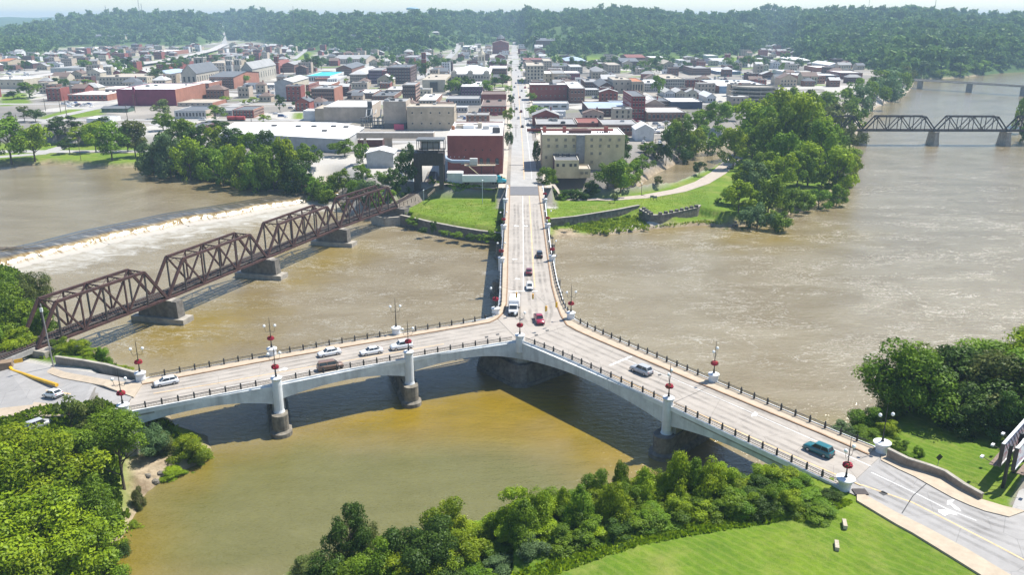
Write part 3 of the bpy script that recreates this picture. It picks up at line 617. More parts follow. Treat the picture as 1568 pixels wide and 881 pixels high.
# sidewalks with kerbs
curbL = GP([(780.5, 284), (780.0, 311), (778, 364), (776.8, 440), (775.5, 466), (772, 479), (764, 488), (738, 497.5), (700, 503.5), (635, 514), (533, 532), (431, 549), (380, 559), (300, 574), (218, 589)], DZ)
outL = [farLp[0], farLp[1], farLp[2], farLp[4], farLp[5], farLp[6], farLp[7], farLp[8], farLp[9], *GP([(640, 507.6)], DZ), farLp[11], farLp[12], farLp[13], farLp[14], farLp[15]]
curbL = GP([(780.5, 284), (780.2, 311), (778.4, 355), (776.6, 440), (775.2, 466), (771, 479), (762, 488.5), (750, 494.5), (700, 503), (640, 513.3), (525, 533), (431, 549.5), (380, 559), (300, 574), (218, 589.5)], DZ)
bpart(ribbon('sidewalk', outL, curbL, DZ + .16, TAN, None, thick=.16))
outR = farRp[1:]
curbR = GP([(1330, 697), (1252, 663), (1173, 630.5), (1094, 597.5), (1072, 588.5), (992, 554), (920, 523.5), (884, 507.5), (868, 498.5), (859, 484), (853, 468), (845, 438), (841, 410), (837.5, 388), (832, 345), (827.2, 311), (824, 284)], DZ)
bpart(ribbon('sidewalk', outR, curbR, DZ + .16, TAN, None, thick=.16))
for c in (curbL, curbR):
    cc = [Vector((*q, 0)) for q in c]; A = []; B = []; ctr = Vector((*G(815, 500, DZ), 0))
    for i, p_ in enumerate(cc):
        d = (cc[min(i + 1, len(cc) - 1)] - cc[max(i - 1, 0)]).normalized(); r = Vector((d.y, -d.x, 0)) * .16; A.append((p_ + r)[:2]); B.append((p_ - r)[:2])
    bpart(ribbon('kerb', A, B, DZ + .175, CURB, None, thick=.175))
# near-side kerb strips
def off(line, d):
    q = [Vector((*p, 0)) for p in line]; out = []
    for i, p_ in enumerate(q):
        t = (q[min(i + 1, len(q) - 1)] - q[max(i - 1, 0)]).normalized(); out.append((p_ + Vector((-t.y, t.x, 0)) * d)[:2])
    return out
bpart(ribbon('kerb', nearLp, off(nearLp, .55), DZ + .2, LCONC, None, thick=.2)); bpart(ribbon('kerb', nearRp, off(nearRp, .55), DZ + .2, LCONC, None, thick=.2))
# fascia arches
def fascia(a, b, e0, e1, mid, out, name='arch_fascia', thick=.55, inset=0.0, mat=FASCIA, top=DZ - .02):
    a, b = Vector((*a, 0)), Vector((*b, 0)); d = (b - a); L = d.length; d.normalize(); n_ = Vector((d.y, -d.x, 0)) * out
    N = 18; vs = []; fs = []
    for i in range(N + 1):
        t = i / N; e = e0 if t < .5 else e1; u = abs(2 * t - 1); dep = mid + (e - mid) * (u ** 2.0)
        p_ = a + d * L * t
        for o in (-inset, -inset - thick):
            q = p_ + n_ * o; vs += [(q.x, q.y, top), (q.x, q.y, DZ - dep)]
    for i in range(N):
        k = 4 * i; fs += [(k, k + 1, k + 5, k + 4), (k + 2, k + 6, k + 7, k + 3), (k + 1, k + 3, k + 7, k + 5), (k, k + 4, k + 6, k + 2)]
    fs += [(0, 2, 3, 1), (4 * N, 4 * N + 1, 4 * N + 3, 4 * N + 2)]
    if out < 0: fs = [f[::-1] for f in fs]
    return bpart(MB().add(vs, fs), name, mat)
def cornice(line, out, parent=None):
    q = off(line, .0); 
    for (k0, k1, z0, z1, t) in ((-.02, -.30, DZ - .55, DZ + .28, 0),):
        A = off(line, out * k0 * -1); B = off(line, out * k1 * -1)
        mb = MB()
        for i in range(len(line) - 1): mb.prism([A[i], A[i + 1], B[i + 1], B[i]], z0, z1)
        bpart(mb, 'cornice', WHITE)
cornice(nearLp, -1); cornice(nearRp, -1); cornice(farRp, -1); cornice(farLp, -1)
PL = {'a': (424, 591), 'b': (626, 550), 'c': (796, 524), 'd': (1023, 622), 'e': (1293, 748)}
W = {k: G(*v, DZ) for k, v in PL.items()}; W['l'] = G(190, 633, DZ)
FL = {'l': G(216, 583, DZ), 'a': G(417, 545, DZ), 'b': G(607, 512.5, DZ), 'c': G(760, 484, DZ)}
FR = {'c': G(872, 488, DZ), 'd': G(1092, 585, DZ), 'e': G(1349, 692, DZ)}
for p_, q in (('l', 'a'), ('a', 'b'), ('b', 'c')):
    fascia(W[p_], W[q], 3.0, 3.9, 1.75, 1)
    for f_ in (.33, .66):
        A = tuple(np.array(W[p_]) * (1 - f_) + np.array(FL[p_]) * f_); B = tuple(np.array(W[q]) * (1 - f_) + np.array(FL[q]) * f_)
        fascia(A, B, 3.0, 3.9, 1.9, 1, 'arch_rib', .8, mat=GCONC, top=DZ - 1.02)
    fascia(FL[p_], FL[q], 3.0, 3.9, 1.75, -1)
for p_, q in (('c', 'd'), ('d', 'e')):
    fascia(W[p_], W[q], 3.9, 3.9, 1.9, 1)
    for f_ in (.33, .66):
        A = tuple(np.array(W[p_]) * (1 - f_) + np.array(FR[p_]) * f_); B = tuple(np.array(W[q]) * (1 - f_) + np.array(FR[q]) * f_)
        fascia(A, B, 3.9, 3.9, 2.0, 1, 'arch_rib', .8, mat=GCONC, top=DZ - 1.02)
    fascia(FR[p_], FR[q], 3.9, 3.9, 1.75, -1)
NL = [G(762, 478, DZ), G(767.8, 403, DZ), G(771.2, 352, DZ), G(774, 311, DZ)]; NR = [G(868, 478, DZ), G(845.5, 400, DZ), G(838.5, 350, DZ), G(834, 311, DZ)]
for S_, o_ in ((NL, -1), (NR, 1)):
    for i in range(3): fascia(S_[i], S_[i + 1], 3.7, 3.7, 1.8, o_)
for f_ in (.33, .66):
    for i in range(3):
        A = [tuple(np.array(NL[j]) * (1 - f_) + np.array(NR[j]) * f_) for j in (i, i + 1)]; fascia(A[0], A[1], 3.7, 3.7, 2, 1, 'arch_rib', .8, mat=GCONC, top=DZ - 1.02)
# piers: battered stone wall with rounded noses
def pier(a, b, wd=1.5, top=4.2, ext=2.6, mat=STONE, name='pier', cap=True):
    a, b = Vector((*a, 0)), Vector((*b, 0)); d = (a - b).normalized(); r = Vector((d.y, -d.x, 0))
    def ring(w, e):
        out = []
        for end, s in ((a, 1), (b, -1)):
            for k in range(9):
                an = PI * k / 8 - PI / 2; out.append(end + d * s * (e - w + w * math.cos(an)) + r * s * w * math.sin(an) * 1.0)
        return out
    mb = MB(); R0, R1 = ring(wd * 1.35, ext + .7), ring(wd, ext); n = len(R0)
    vs = [(p_.x, p_.y, -2) for p_ in R0] + [(p_.x, p_.y, .8) for p_ in R0] + [(p_.x, p_.y, 1.1) for p_ in R1] + [(p_.x, p_.y, top) for p_ in R1]
    fs = []
    for k in range(3):
        for i in range(n): fs.append((k * n + i, k * n + (i + 1) % n, (k + 1) * n + (i + 1) % n, (k + 1) * n + i))
    fs.append(tuple(range(3 * n, 4 * n)))
    mb.add(vs, fs); o = bpart(mb, name, mat); 
    # white shaft between the stone and the deck
    mb = MB(); A2 = a - d * .6; B2 = b + d * .6; w2 = wd * .8
    mb.prism([(A2 + r * w2)[:2], (A2 - r * w2)[:2], (B2 - r * w2)[:2], (B2 + r * w2)[:2]], top - .01, DZ - 1.02); bpart(mb, 'pier_shaft', GCONC)
    return o
pier(W['a'], FL['a']); pier(W['b'], FL['b']); pier(W['d'], FR['d'], 1.9, mat=DSTONE)
pier(NR[1], NL[1]); pier(NR[2], NL[2])
pier(W['e'], FR['e'], 1.9, top=6, ext=1.2, mat=GCONC); pier(W['l'], FL['l'], 1.8, top=6, ext=1.2, mat=GCONC)
# great pointed centre pier
c0 = V(796, 524, 0 + DZ); tip = Vector((c0.x, c0.y - .6)); 
def cpier(z0, z1, g0, g1, mat, name):
    base = [(c0.x - .9, c0.y - 1.4), (c0.x + 1.5, c0.y - 1.4), (c0.x + 13.5, c0.y + 9.0), (c0.x + 13.8, c0.y + 19.5), (c0.x - 7.5, c0.y + 22.5), (c0.x - 8.5, c0.y + 7.5)]
    cx, cy = c0.x + 2, c0.y + 10; mb = MB(); n = 6; vs = []
    for z, g in ((z0, g0), (z1, g1)):
        for x, y in base: vs.append((cx + (x - cx) * g, cy + (y - cy) * g, z))
    fs = [tuple(range(n, 2 * n))] + [(i, (i + 1) % n, n + (i + 1) % n, n + i) for i in range(n)]
    mb.add(vs, fs); return bpart(mb, name, mat)
cpier(-2, .7, 1.12, 1.10, DSTONE, 'pier_footing'); cpier(.69, 4.6, 1.06, .98, DSTONE, 'pier'); cpier(4.59, DZ - 1.02, .86, .86, LCONC, 'pier_shaft')
# pylons
def pylon(x, y, tall=False, r=.92):
    p_ = empty('pylon', (0, 0, 0)); p_.parent = BR; p_.location = Vector((x, y, 0)) - BR.location
    mb = MB()
    if r > 1: mb.lathe((0, 0, 0), [(.9, DZ - 1.2), (.84, DZ + .5), (1.0, DZ + 1.1), (1.32, DZ + 1.45), (1.36, DZ + 1.7), (1.1, DZ + 1.74)], 20)
    elif tall: mb.lathe((0, 0, 0), [(r * 1.25, 3.6), (r * 1.25, 4.0), (r * 1.12, 4.3), (r, 4.7), (r * .98, DZ + .35)], 18)
    else: mb.lathe((0, 0, 0), [(r * .9, DZ - 2.2), (r * .93, DZ + .3)], 18)
    if r < 1: mb.lathe((0, 0, 0), [(r * .98, DZ + .34), (r * .95, DZ + 1.15), (r * 1.12, DZ + 1.42), (r * 1.16, DZ + 1.62), (r * 1.05, DZ + 1.7)], 18)
    o = mb.build('shaft', WHITE, p_, smooth=False)
    mb = MB(); mb.lathe((0, 0, 0), [(r * .62, DZ + 1.69), (r * .58, DZ + 1.8), (.2, DZ + 1.84)], 14); mb.build('cap', WHITE, p_)
    return Vector((x, y, DZ + 1.8))
# street lamps with flower baskets
def make_lamp():
    e = empty('street_lamp', (0, 0, 0), 0, 'x', 'street lamp', 'black lamp posts standing on the bridge pylons')
    MB().lathe((0, 0, 0), [(.26, 0), (.26, .12), (.16, .3), (.19, .5), (.11, .8), (.085, 2.4), (.12, 2.45), (.075, 2.55), (.06, 5.4), (.03, 6.3), (.008, 6.7)], 8).build('pole', IRON, e)
    for s in (-1, 1):
        pts = [(0, 0, 3.7)] + [(s * .95 * math.sin(a) * 1, 0, 3.7 + .35 * (1 - math.cos(a * 1.0)) - .5 * math.sin(a * 2)) for a in (.4, .8, 1.2, 1.57)] + [(s * 1.05, 0, 4.35)]
        MB().tube(pts, .035, 5).build('lamp_arm', IRON, e)
        g = MB().lathe((s * 1.05, 0, 4.35), [(.07, 0), (.2, .08), (.28, .25), (.28, .38), (.2, .53), (.06, .62)], 10).build('globe', GLOBE, e, smooth=True)
    return e
def make_basket():
    rr = random.Random(3); mb = MB()
    for k in range(230):
        a = rr.uniform(0, 2 * PI); el = rr.uniform(-.9, 1.3); rad = .62 * rr.uniform(.85, 1.1)
        c = Vector((rad * math.cos(a) * math.cos(el * .8), rad * math.sin(a) * math.cos(el * .8), .36 * math.sin(el))); mb.box(c, (.16, .16, .1), a, 0 if rr.random() < .86 else 1)
    e = empty('flower_basket', (0, 0, 0), 0, 'x', 'flower basket', 'round baskets of red flowers fixed to the bridge lamp posts')
    mb.lathe((0, 0, 0), [(.2, -.34), (.46, -.1), (.5, .08), (.3, .25)], 10, 1); mb.build('flowers', [RED_FL, LEAF['mid']], e)
    MB().lathe((0, 0, 0), [(.12, -.52), (.2, -.4), (.24, -.33)], 8).build('basket_liner', plain('liner', (.05, .04, .02)), e); return e
LAMPS = [('a', W['a'], True, True, 'over the leftmost tall pier of the left arm'), ('b', W['b'], True, True, 'over the second tall pier of the left arm'), ('c', W['c'], False, True, 'at the near corner where the three arms meet'),
  ('d', W['d'], True, True, 'over the tall pier of the right arm'), ('e', W['e'], False, True, 'beside the near lawn at the right end'),
  ('f', FL['l'], False, True, 'at the far left end beside the retaining wall'), ('g', FL['a'], False, True, 'on the far rail above the parked row of white cars, left'), ('h', FL['b'], False, False, 'on the far rail of the left arm, without any flowers'),
  ('i', G(759, 482, DZ), False, True, 'at the left inner corner of the junction'), ('j', G(874, 489, DZ), False, True, 'at the right inner corner of the junction'), ('k', FR['d'], False, True, 'on the far rail midway along the right arm'), ('m', FR['e'], False, False, 'at the far right end next to the curved wall'),
  ('n', W['l'], False, True, 'at the near left end half hidden by trees'), ('o', NL[1], False, True, 'on the left rail of the town arm, nearest mid-river pylon'), ('p', NL[2], False, True, 'on the left rail of the town arm above the lawn wall'), ('q', NL[3], False, False, 'on the left rail of the town arm at the lawn end'),
  ('r', NR[1], False, True, 'on the right rail of the town arm, nearest mid-river pylon'), ('s', NR[2], False, True, 'on the right rail of the town arm above the stone wall'), ('t', NR[3], False, True, 'on the right rail of the town arm beside the park path')]
lamp0 = make_lamp(); bask0 = make_basket(); first = True; firstb = True; LAMPTOP = {}
for key, (x, y), tall, fl, wh in LAMPS:
    t = pylon(x, y, tall, .92 if key not in 'em' else 1.15)
    lp = lamp0 if first else copy_tree(lamp0); first = False
    k = 0.86 if key in 'opqrst' else 1.0
    lp.location = t; lp.scale = (1, 1, k); lp.rotation_euler = (0, 0, {'d': 1.1, 'k': 1.1, 'e': .6, 'm': .2}.get(key, 0.25) + random.uniform(-.1, .1)); LAMPTOP[key] = t
    tag(lp, 'black lamp post ' + wh.replace(', without any flowers', ''), 'street lamp', 'black lamp posts standing on the bridge pylons')
    if fl:
        bk = bask0 if firstb else copy_tree(bask0); firstb = False; bk.location = t + Vector((0, 0, 2.0 * k)); bk.rotation_euler = (0, 0, random.uniform(0, 6))
        tag(bk, 'red flower basket ' + wh, 'flower basket', 'round baskets of red flowers fixed to the bridge lamp posts')
for nm_, p_ in (('the first tall left pier', W['a']), ('the second tall left pier', W['b']), ('the pointed centre pier', W['c']), ('the right arm pier', W['d']), ('the lower right pylon', W['e']), ('the left end pylon', W['l']),
                ('the pale stone blocks', G(1287, 822, 9.3)), ('the park path', G(1040, 292, 4)), ('the island tip', G(1200, 318, 3)), ('the canal bend', G(1060, 250, 3)), ('the upper pool park', G(140, 245, 5)), ('the right end of the weir', G(510, 300, 3)), ('the sandy left bank', G(225, 720, 2)),
                ('the near lawn corner', G(900, 875, 9.3)), ('the bottom frame edge', G(600, 890, 6)), ('the thicket middle', G(1100, 800, 9)), ('the half-way point of the tree belt', G(360, 270, 4))): LM.append((nm_, *p_))
# railings
POST = None
def railing(line, out=0):
    global POST
    q = [Vector((*p, 0)) for p in line]; L = sum((b - a).length for a, b in zip(q[:-1], q[1:])); n = max(2, int(round(L / 2.75)))
    rp = empty('railing', (0, 0, 0)); rp.parent = BR; rp.location = Vector((q[0].x, q[0].y, DZ)) - BR.location
    mb = MB()
    for a, b in zip(q[:-1], q[1:]):
        a2, b2 = a - q[0], b - q[0]
        for z, w, h in ((1.0, .09, .08), (.78, .05, .05), (.42, .06, .06)): mb.bar(a2 + Vector((0, 0, z)), b2 + Vector((0, 0, z)), w, h)
        m = int((b2 - a2).length / .45)
        for i in range(1, m): 
            p_ = a2.lerp(b2, i / m); mb.bar(p_ + Vector((0, 0, .4)), p_ + Vector((0, 0, .8)), .025)
    o = mb.build('rail', IRON, rp)
    cum = [0]
    for a, b in zip(q[:-1], q[1:]): cum.append(cum[-1] + (b - a).length)
    for i in range(1, n):
        s = L * i / n; j = max(k for k in range(len(cum) - 1) if cum[k] <= s + 1e-6); t = (s - cum[j]) / (cum[j + 1] - cum[j]); p_ = q[j].lerp(q[j + 1], t) - q[0]; d = q[j + 1] - q[j]
        if POST is None:
            mb = MB(); mb.box((0, 0, .62), (.26, .26, .9), 0); mb.lathe((0, 0, 1.06), [(.2, 0), (.2, .06), (.1, .12), (.15, .24), (.1, .36), (.02, .44)], 6); POST = mb.build('rail_post', IRON, rp); po = POST
        else: po = POST.copy(); link(po, rp)
        po.location = p_; po.rotation_euler = (0, 0, math.atan2(d.y, d.x))
def seg(line, a, b):
    """piece of a polyline between its nearest points to a and b"""
    q = resample([(x, y, 0) for x, y in line], .5); ia = min(range(len(q)), key=lambda i: (q[i] - Vector((*a, 0))).length); ib = min(range(len(q)), key=lambda i: (q[i] - Vector((*b, 0))).length)
    if ia > ib: ia, ib = ib, ia
    r = q[ia + 2:ib - 1]; st = max(1, len(r) // max(2, int(len(r) * .5 / 5))); out = [v[:2] for v in r[::st]]
    if (Vector(out[-1]) - r[-1].to_2d()).length > .6: out.append(r[-1][:2])
    return out
inL = off(nearLp, .22); inR = off(nearRp, .22); inFR = off(farRp, .22); inFL = off(farLp, .22)
for ln, a, b in ((inL, W['l'], W['a']), (inL, W['a'], W['b']), (inL, W['b'], W['c']), (inR, W['c'], W['d']), (inR, W['d'], W['e']), (inFR, FR['e'], FR['d']), (inFR, FR['d'], FR['c']),
                 (inFR, FR['c'], NR[1]), (inFR, NR[1], NR[2]), (inFR, NR[2], NR[3]), (inFL, NL[3], NL[2]), (inFL, NL[2], NL[1]), (inFL, NL[1], FL['c']), (inFL, FL['c'], FL['b']), (inFL, FL['b'], FL['a']), (inFL, FL['a'], FL['l'])):
    railing(seg(ln, a, b))
# markings on the deck (each is a flat paint film on the deck)
def bpaint(name, pts, mat, w=None):
    o = paint(name, pts, DZ, mat, w); del o['kind']; return bpart(o)
bpaint('lane_line', [(800.5, 300), (801, 345), (801.5, 400), (801.5, 446)], MWHITE, .18)
bpaint('lane_line', [(810.5, 300), (813, 345), (816, 400), (819, 440)], MYELL, .28)
bpaint('stop_line', [(778.5, 446.5), (823, 446)], MWHITE, .5)
for cx_, cy_ in ((790.5, 346), (804.5, 346), (788, 397), (792, 427)):
    bpaint('turn_arrow', [(cx_ - 4, cy_), (cx_ - 1, cy_ - 1.2), (cx_ - 1, cy_ - .3), (cx_ + 4, cy_ - .4), (cx_ + 4, cy_ + .7), (cx_ - 1, cy_ + .5), (cx_ - 1, cy_ + 1.2)], MWHITE)
bpaint('lane_line', [(235, 603), (330, 588), (450, 566.5), (560, 548), (680, 527)], MYELL, .22)
bpaint('lane_line', [(330, 596), (450, 573), (560, 554)], MWHITE, .1)
bpaint('turn_arrow', [(427, 567), (436, 563), (441, 565), (437, 568), (432, 567), (428, 569)], MWHITE)
bpaint('lane_line', [(958, 551), (1030, 580), (1150, 632), (1250, 676), (1334, 715)], MWHITE, .14)
bpaint('stop_line', [(934, 560), (967, 546)], MWHITE, .5)
bpaint('lane_line', [(935, 574), (1030, 616), (1150, 670), (1240, 710), (1319, 744)], MYELL, .28)
bpaint('turn_arrow', [(1150, 636), (1156, 631), (1161, 634), (1158, 638), (1153, 637), (1151, 639)], MWHITE)
for cx_, cy_ in ((745, 517), (762, 513), (838, 507), (821, 514), (1010, 575), (1309, 690)):
    bpaint('drain_grate', [(cx_ - 3, cy_ - 1), (cx_ + 2, cy_ - 2), (cx_ + 3, cy_), (cx_ - 2, cy_ + 1.2)], MATS['tar'])
for a, b in ((((424, 589), (417, 549))), ((626, 549), (607, 517)), ((796, 524), (762, 489)), ((796, 524), (866, 500)), ((1023, 621), (1086, 593)), ((777, 403), (838, 403)), ((779, 352), (831, 352))):
    bpaint('expansion_joint', [a, b], MATS['tar'], .1)
def wearmat():
    m, n, l, b = nt('tyre_wear'); b.inputs['Base Color'].default_value = (.13, .12, .11, 1); b.inputs['Roughness'].default_value = .9
    a = n.new('ShaderNodeAttribute'); a.attribute_name = 'edge'; ns = ramp(n, l, noise(n, l, .2, 4, .7, pos(n)), .35, .7, .0, .32); tr = n.new('ShaderNodeBsdfTransparent'); mx = n.new('ShaderNodeMixShader')
    l.new(math2(n, l, 'MULTIPLY', a.outputs['Fac'], ns), mx.inputs[0]); l.new(tr.outputs[0], mx.inputs[1]); l.new(b.outputs[0], mx.inputs[2]); l.new(mx.outputs[0], n['Material Output'].inputs[0]); return m
WEAR = wearmat()
def wear(A, B, fs_, z, w=1.0, free=False):
    for f_ in fs_:
        q = [Vector((a[0] * (1 - f_) + b[0] * f_, a[1] * (1 - f_) + b[1] * f_, 0)) for a, b in zip(A, B)]; q = resample(q, 3); vs = []; ed = []
        for i, p_ in enumerate(q):
            d = (q[min(i + 1, len(q) - 1)] - q[max(i - 1, 0)]).normalized(); r = Vector((d.y, -d.x, 0)); k_ = 0 if i in (0, len(q) - 1) else 1
            for o_, e_ in ((-.5, 0), (-.22, 1), (.22, 1), (.5, 0)): v = p_ + r * w * (o_ + .12 * math.sin(i * .5 + f_ * 9)); vs.append((v.x, v.y, z + .006)); ed.append(e_ * k_)
        i = np.arange(len(q) - 1)[:, None] * 4 + np.arange(3)[None, :]; fc = np.stack([i, i + 1, i + 5, i + 4], -1).reshape(-1, 4)
        o = link(bpy.data.objects.new('tyre_wear', npmesh('tyre_wear', np.array(vs), fc, WEAR, {'edge': ('POINT', ed)})))
        if free: tag(o, kind='structure')
        else: bpart(o)
LW = [W['l'], W['a'], W['b'], W['c']]; LF = [FL['l'], FL['a'], FL['b'], FL['c']]; RW_ = [W['c'], W['d'], W['e']]; RF_ = [FR['c'], FR['d'], FR['e']]
wear(LW, LF, (.16, .27, .42, .53, .66, .77), DZ); wear(RW_, RF_, (.16, .27, .42, .53, .66, .77), DZ); wear([G(790, 500, DZ)] + NL, [G(850, 500, DZ)] + NR, (.24, .33, .47, .56, .70, .78), DZ)
wear([G(1293, 752, E1), G(1372, 786, E1), G(1480, 842, E1), G(1640, 935, E1)], [G(1352, 694, E1), G(1430, 745, E1), G(1538, 788, E1), G(1700, 815, E1)], (.15, .28, .44, .55, .7, .82), E1, 1.0, True)
# ------------------------------------------------------------------ traffic signals on span wires
def signal(px, py, z, rz, wh):
    x, y = G(px, py, z); e = empty('traffic_signal', (x, y, z), rz, 'yellow traffic signal hanging ' + wh, 'traffic signal', 'yellow signals hung over the bridge junction')
    MB().box((0, 0, 0), (.36, .3, 1.15)).box((0, 0, .7), (.05, .05, .5)).box((0, 0, -.62), (.26, .22, .1)).build('housing', YELLOW, e)
    for k, c in enumerate(((.5, .02, .02), (.5, .3, .02), (.02, .35, .1))):
        mb = MB(); mb.lathe((0, 0, 0), [(.13, -.02), (.13, .03)], 10); o = mb.build('lens', plain('lens_%d' % k, c, .3, .1, 3), e); o.location = (0, -.17, .36 - .36 * k); o.rotation_euler = (PI / 2, 0, 0)
        v = MB().box((0, -.26, .50 - .36 * k), (.3, .22, .03)).build('visor', YELLOW, e)
    return Vector((x, y, z + .95))
s1 = signal(791, 452, 14.6, 0, 'above the white truck'); s2 = signal(816, 454, 14.6, .2, 'above the stop line beside the white truck'); s3 = signal(836, 473, 14.6, 1.2, 'above the middle of the junction'); s4 = signal(852, 467, 14.6, 2.2, 'over the right sidewalk corner')
WIRE = plain('wire', (.03, .03, .03), .6)
w_ = MB(); t1, t2, t3 = LAMPTOP['i'] + Vector((0, 0, 5.4)), LAMPTOP['j'] + Vector((0, 0, 5.4)), LAMPTOP['c'] + Vector((0, 0, 5.6))
for a, b in ((t1, s1), (s1, s2), (s2, s3), (s3, s4), (s4, t2)): w_.tube([a, b], .02, 4)
tag(w_.build('span_wire', WIRE), 'thin cable carrying the traffic signals across the junction', 'cable')
# ================================================================== RAILWAY TRUSSES
def truss(a, b, zc, height, width, npan, mat, matd, parent, origin, deckmat=None):
    """one through-truss span from a to b (plan points of the centre line)"""
    a, b = Vector((*a, 0)), Vector((*b, 0)); L = (b - a).length; d = (b - a).normalized(); r = Vector((d.y, -d.x, 0))
    e = empty('truss_span', (0, 0, 0)); e.parent = parent; e.location = Vector((a.x, a.y, zc)) - origin
    def P(i, s, top): return d * (L * i / npan) + r * (s * width / 2) + Vector((0, 0, height if top else 0))
    for s in (-1, 1):
        MB().bar(P(0, s, 0), P(npan, s, 0), .5, .6).build('bottom_chord', mat, e)
        MB().bar(P(1, s, 1), P(npan - 1, s, 1), .58, .62).build('top_chord', mat, e)
        for i, j in ((0, 1), (npan, npan - 1)): MB().bar(P(i, s, 0), P(j, s, 1), .62, .62).build('end_post', mat, e)
        for i in range(1, npan): MB().bar(P(i, s, 0), P(i, s, 1), .3, .36, up=d).build('vertical', matd if i % 2 else mat, e)
        for i in range(1, npan - 1):
            up = i % 2 == 1; MB().bar(P(i, s, up), P(i + 1, s, not up), .38, .42).build('diagonal', mat, e)
    lb = MB()
    for i in range(1, npan): lb.bar(P(i, -1, 1), P(i, 1, 1), .22, .3)
    for i in range(1, npan - 1): lb.bar(P(i, -1, 1), P(i + 1, 1, 1), .1); lb.bar(P(i, 1, 1), P(i + 1, -1, 1), .1)
    for i in range(1, npan):
        for s in (-1, 1): lb.bar(P(i, s, 1) - Vector((0, 0, 1.6)), P(i, 0, 1) * 1.0, .12)
    lb.build('top_bracing', mat, e)
    fb = MB()
    for i in range(npan + 1): fb.bar(P(i, -1, 0), P(i, 1, 0), .3, .6)
    for s in (-.38, .38): fb.bar(P(0, s, 0), P(npan, s, 0), .35, .7)
    fb.build('floor_beam', matd, e)
    tb = MB(); k = int(L / .62)
    for i in range(k): c = d * (L * (i + .5) / k); tb.box((c.x, c.y, .5), (.3, width * .72, .2), math.atan2(d.y, d.x))
    tag(tb.build('sleeper', deckmat or plain('old_timber', (.10, .085, .075), .95, .35, 2), e), kind='stuff')
    for s in (-.32, .32): MB().bar(P(0, s, 0) + Vector((0, 0, .68)), P(npan, s, 0) + Vector((0, 0, .68)), .09, .16).build('rail', MATS['rusted_steel'], e)
    for s in (-.74, .74): MB().bar(P(0, s, 0) + Vector((0, 0, .62)), P(npan, s, 0) + Vector((0, 0, .62)), .25, .2).build('guard_timber', MATS['old_timber'], e)
ZR = 6.3
rn = [G(*q, ZR) for q in [(58, 534), (257, 457.5), (409, 395), (520, 349), (609, 317)]]       # near chord over the piers
RW = 5.4
dd = Vector(rn[2]) - Vector(rn[1]); dd.normalize(); rr_ = Vector((dd.y, -dd.x)); ctr = [tuple(Vector(p) - rr_ * RW / 2) for p in rn]
RB = empty('railway_bridge', (*ctr[0], 0), 0, 'rusty four-span truss railway bridge crossing below the weir', 'railway bridge'); LM.append(('the rusty truss bridge', *ctr[2]))
def put(mb, name, mat, parent):
    o = mb.build(name, mat, parent); o.matrix_parent_inverse = Matrix.Translation(-parent.location); return o
for i in range(4): truss(ctr[i], ctr[i + 1], ZR, 8.8, RW, 6, RUST, DARKSTEEL, RB, Vector((*ctr[0], 0)))
for i in (1, 2, 3):
    c = Vector((*ctr[i], 0)); ang = math.atan2(rr_.y, rr_.x) + .12
    mb = MB(); mb.box((c.x, c.y, .2), (15.5, 4.4, 2.4), ang); 
    put(mb, 'pier_footing', LCONC, RB)
    mb = MB(); mb.box((c.x, c.y, 3.6), (11.8, 2.9, 4.5), ang, top=(.96, .9)); put(mb, 'pier', DSTONE, RB)
    mb = MB(); mb.box((c.x, c.y, 5.9), (8.5, 2.6, .35), ang); put(mb, 'pier_cap', LCONC, RB)
mb = MB(); c = Vector((*ctr[0], 0)) + Vector((.8, .3, 0)); mb.box((c.x, c.y, 4.0), (10, 3.0, 4.2), math.atan2(rr_.y, rr_.x)); put(mb, 'abutment', LCONC, RB)
mb = MB(); c = Vector((*ctr[4], 0)) + Vector((.8, 1.3, 0)); mb.box((c.x, c.y, 3.2), (11, 4.0, 5.0), math.atan2(rr_.y, rr_.x)); put(mb, 'abutment', DSTONE, RB)
# approach girder over the sunken road, left
g0 = Vector((*ctr[0], ZR)); g1 = g0 - Vector((*dd, 0)) * 34
GB = empty('girder_span', g0.xyz, 0, 'short dark girder span carrying the track over the sunken road', 'railway bridge')
for s in (-1, 1):
    o = Vector((*rr_, 0)) * s * RW / 2 * .8; MB().bar(o - Vector((0, 0, .25)), g1 - g0 + o - Vector((0, 0, .25)), .4, 1.1).build('girder', plain('pale_girder', (.34, .33, .31), .8, .25, .7, streak=.5) if s > 0 else DARKSTEEL, GB)
    MB().bar(o * .5 + Vector((0, 0, .66)), g1 - g0 + o * .5 + Vector((0, 0, .66)), .09, .16).build('rail', RUST, GB)
tb = MB()
for i in range(54): c = (g1 - g0) * (i + .5) / 54; tb.box((c.x, c.y, .45), (.3, 4.2, .22), math.atan2(dd.y, dd.x))
tag(tb.build('sleeper', MATS['old_timber'], GB), kind='stuff')
a = V(28, 553, 7.3); tag(MB().box(a, (1.6, .15, .8), .6).build('clearance_sign', YELLOW), 'yellow clearance sign on the girder above the sunken road', 'sign')
def onroad(px, py, up=0.0):
    z = 6.0
    for _ in range(12): x, y = G(px, py, z); z = float(road_z(x)) + up
    return Vector((x, y, z))
gx = [(20, 566, 5.6), (50, 577, 5.8), (87, 589, 6.2)]
tag(MB().tube([onroad(15, 562, 1.2), onroad(19, 568, .75)] + [onroad(a, b, .65) for a, b in ((35, 573), (52, 579), (68, 584), (87, 590))], .36, 8).build('guard_barrier', YELLOW), 'long yellow guard barrier along the middle of the sunken road', 'barrier')
mb = MB(); c = onroad(12, 569); mb.box((c.x, c.y, c.z + 1), (2.2, 2.2, 2.6), .4); tag(mb.build('bridge_pillar', plain('pillar_brown', (.24, .17, .11), .9, .2, 1)), 'squat brown pillar at the head of the yellow barrier', 'pillar')
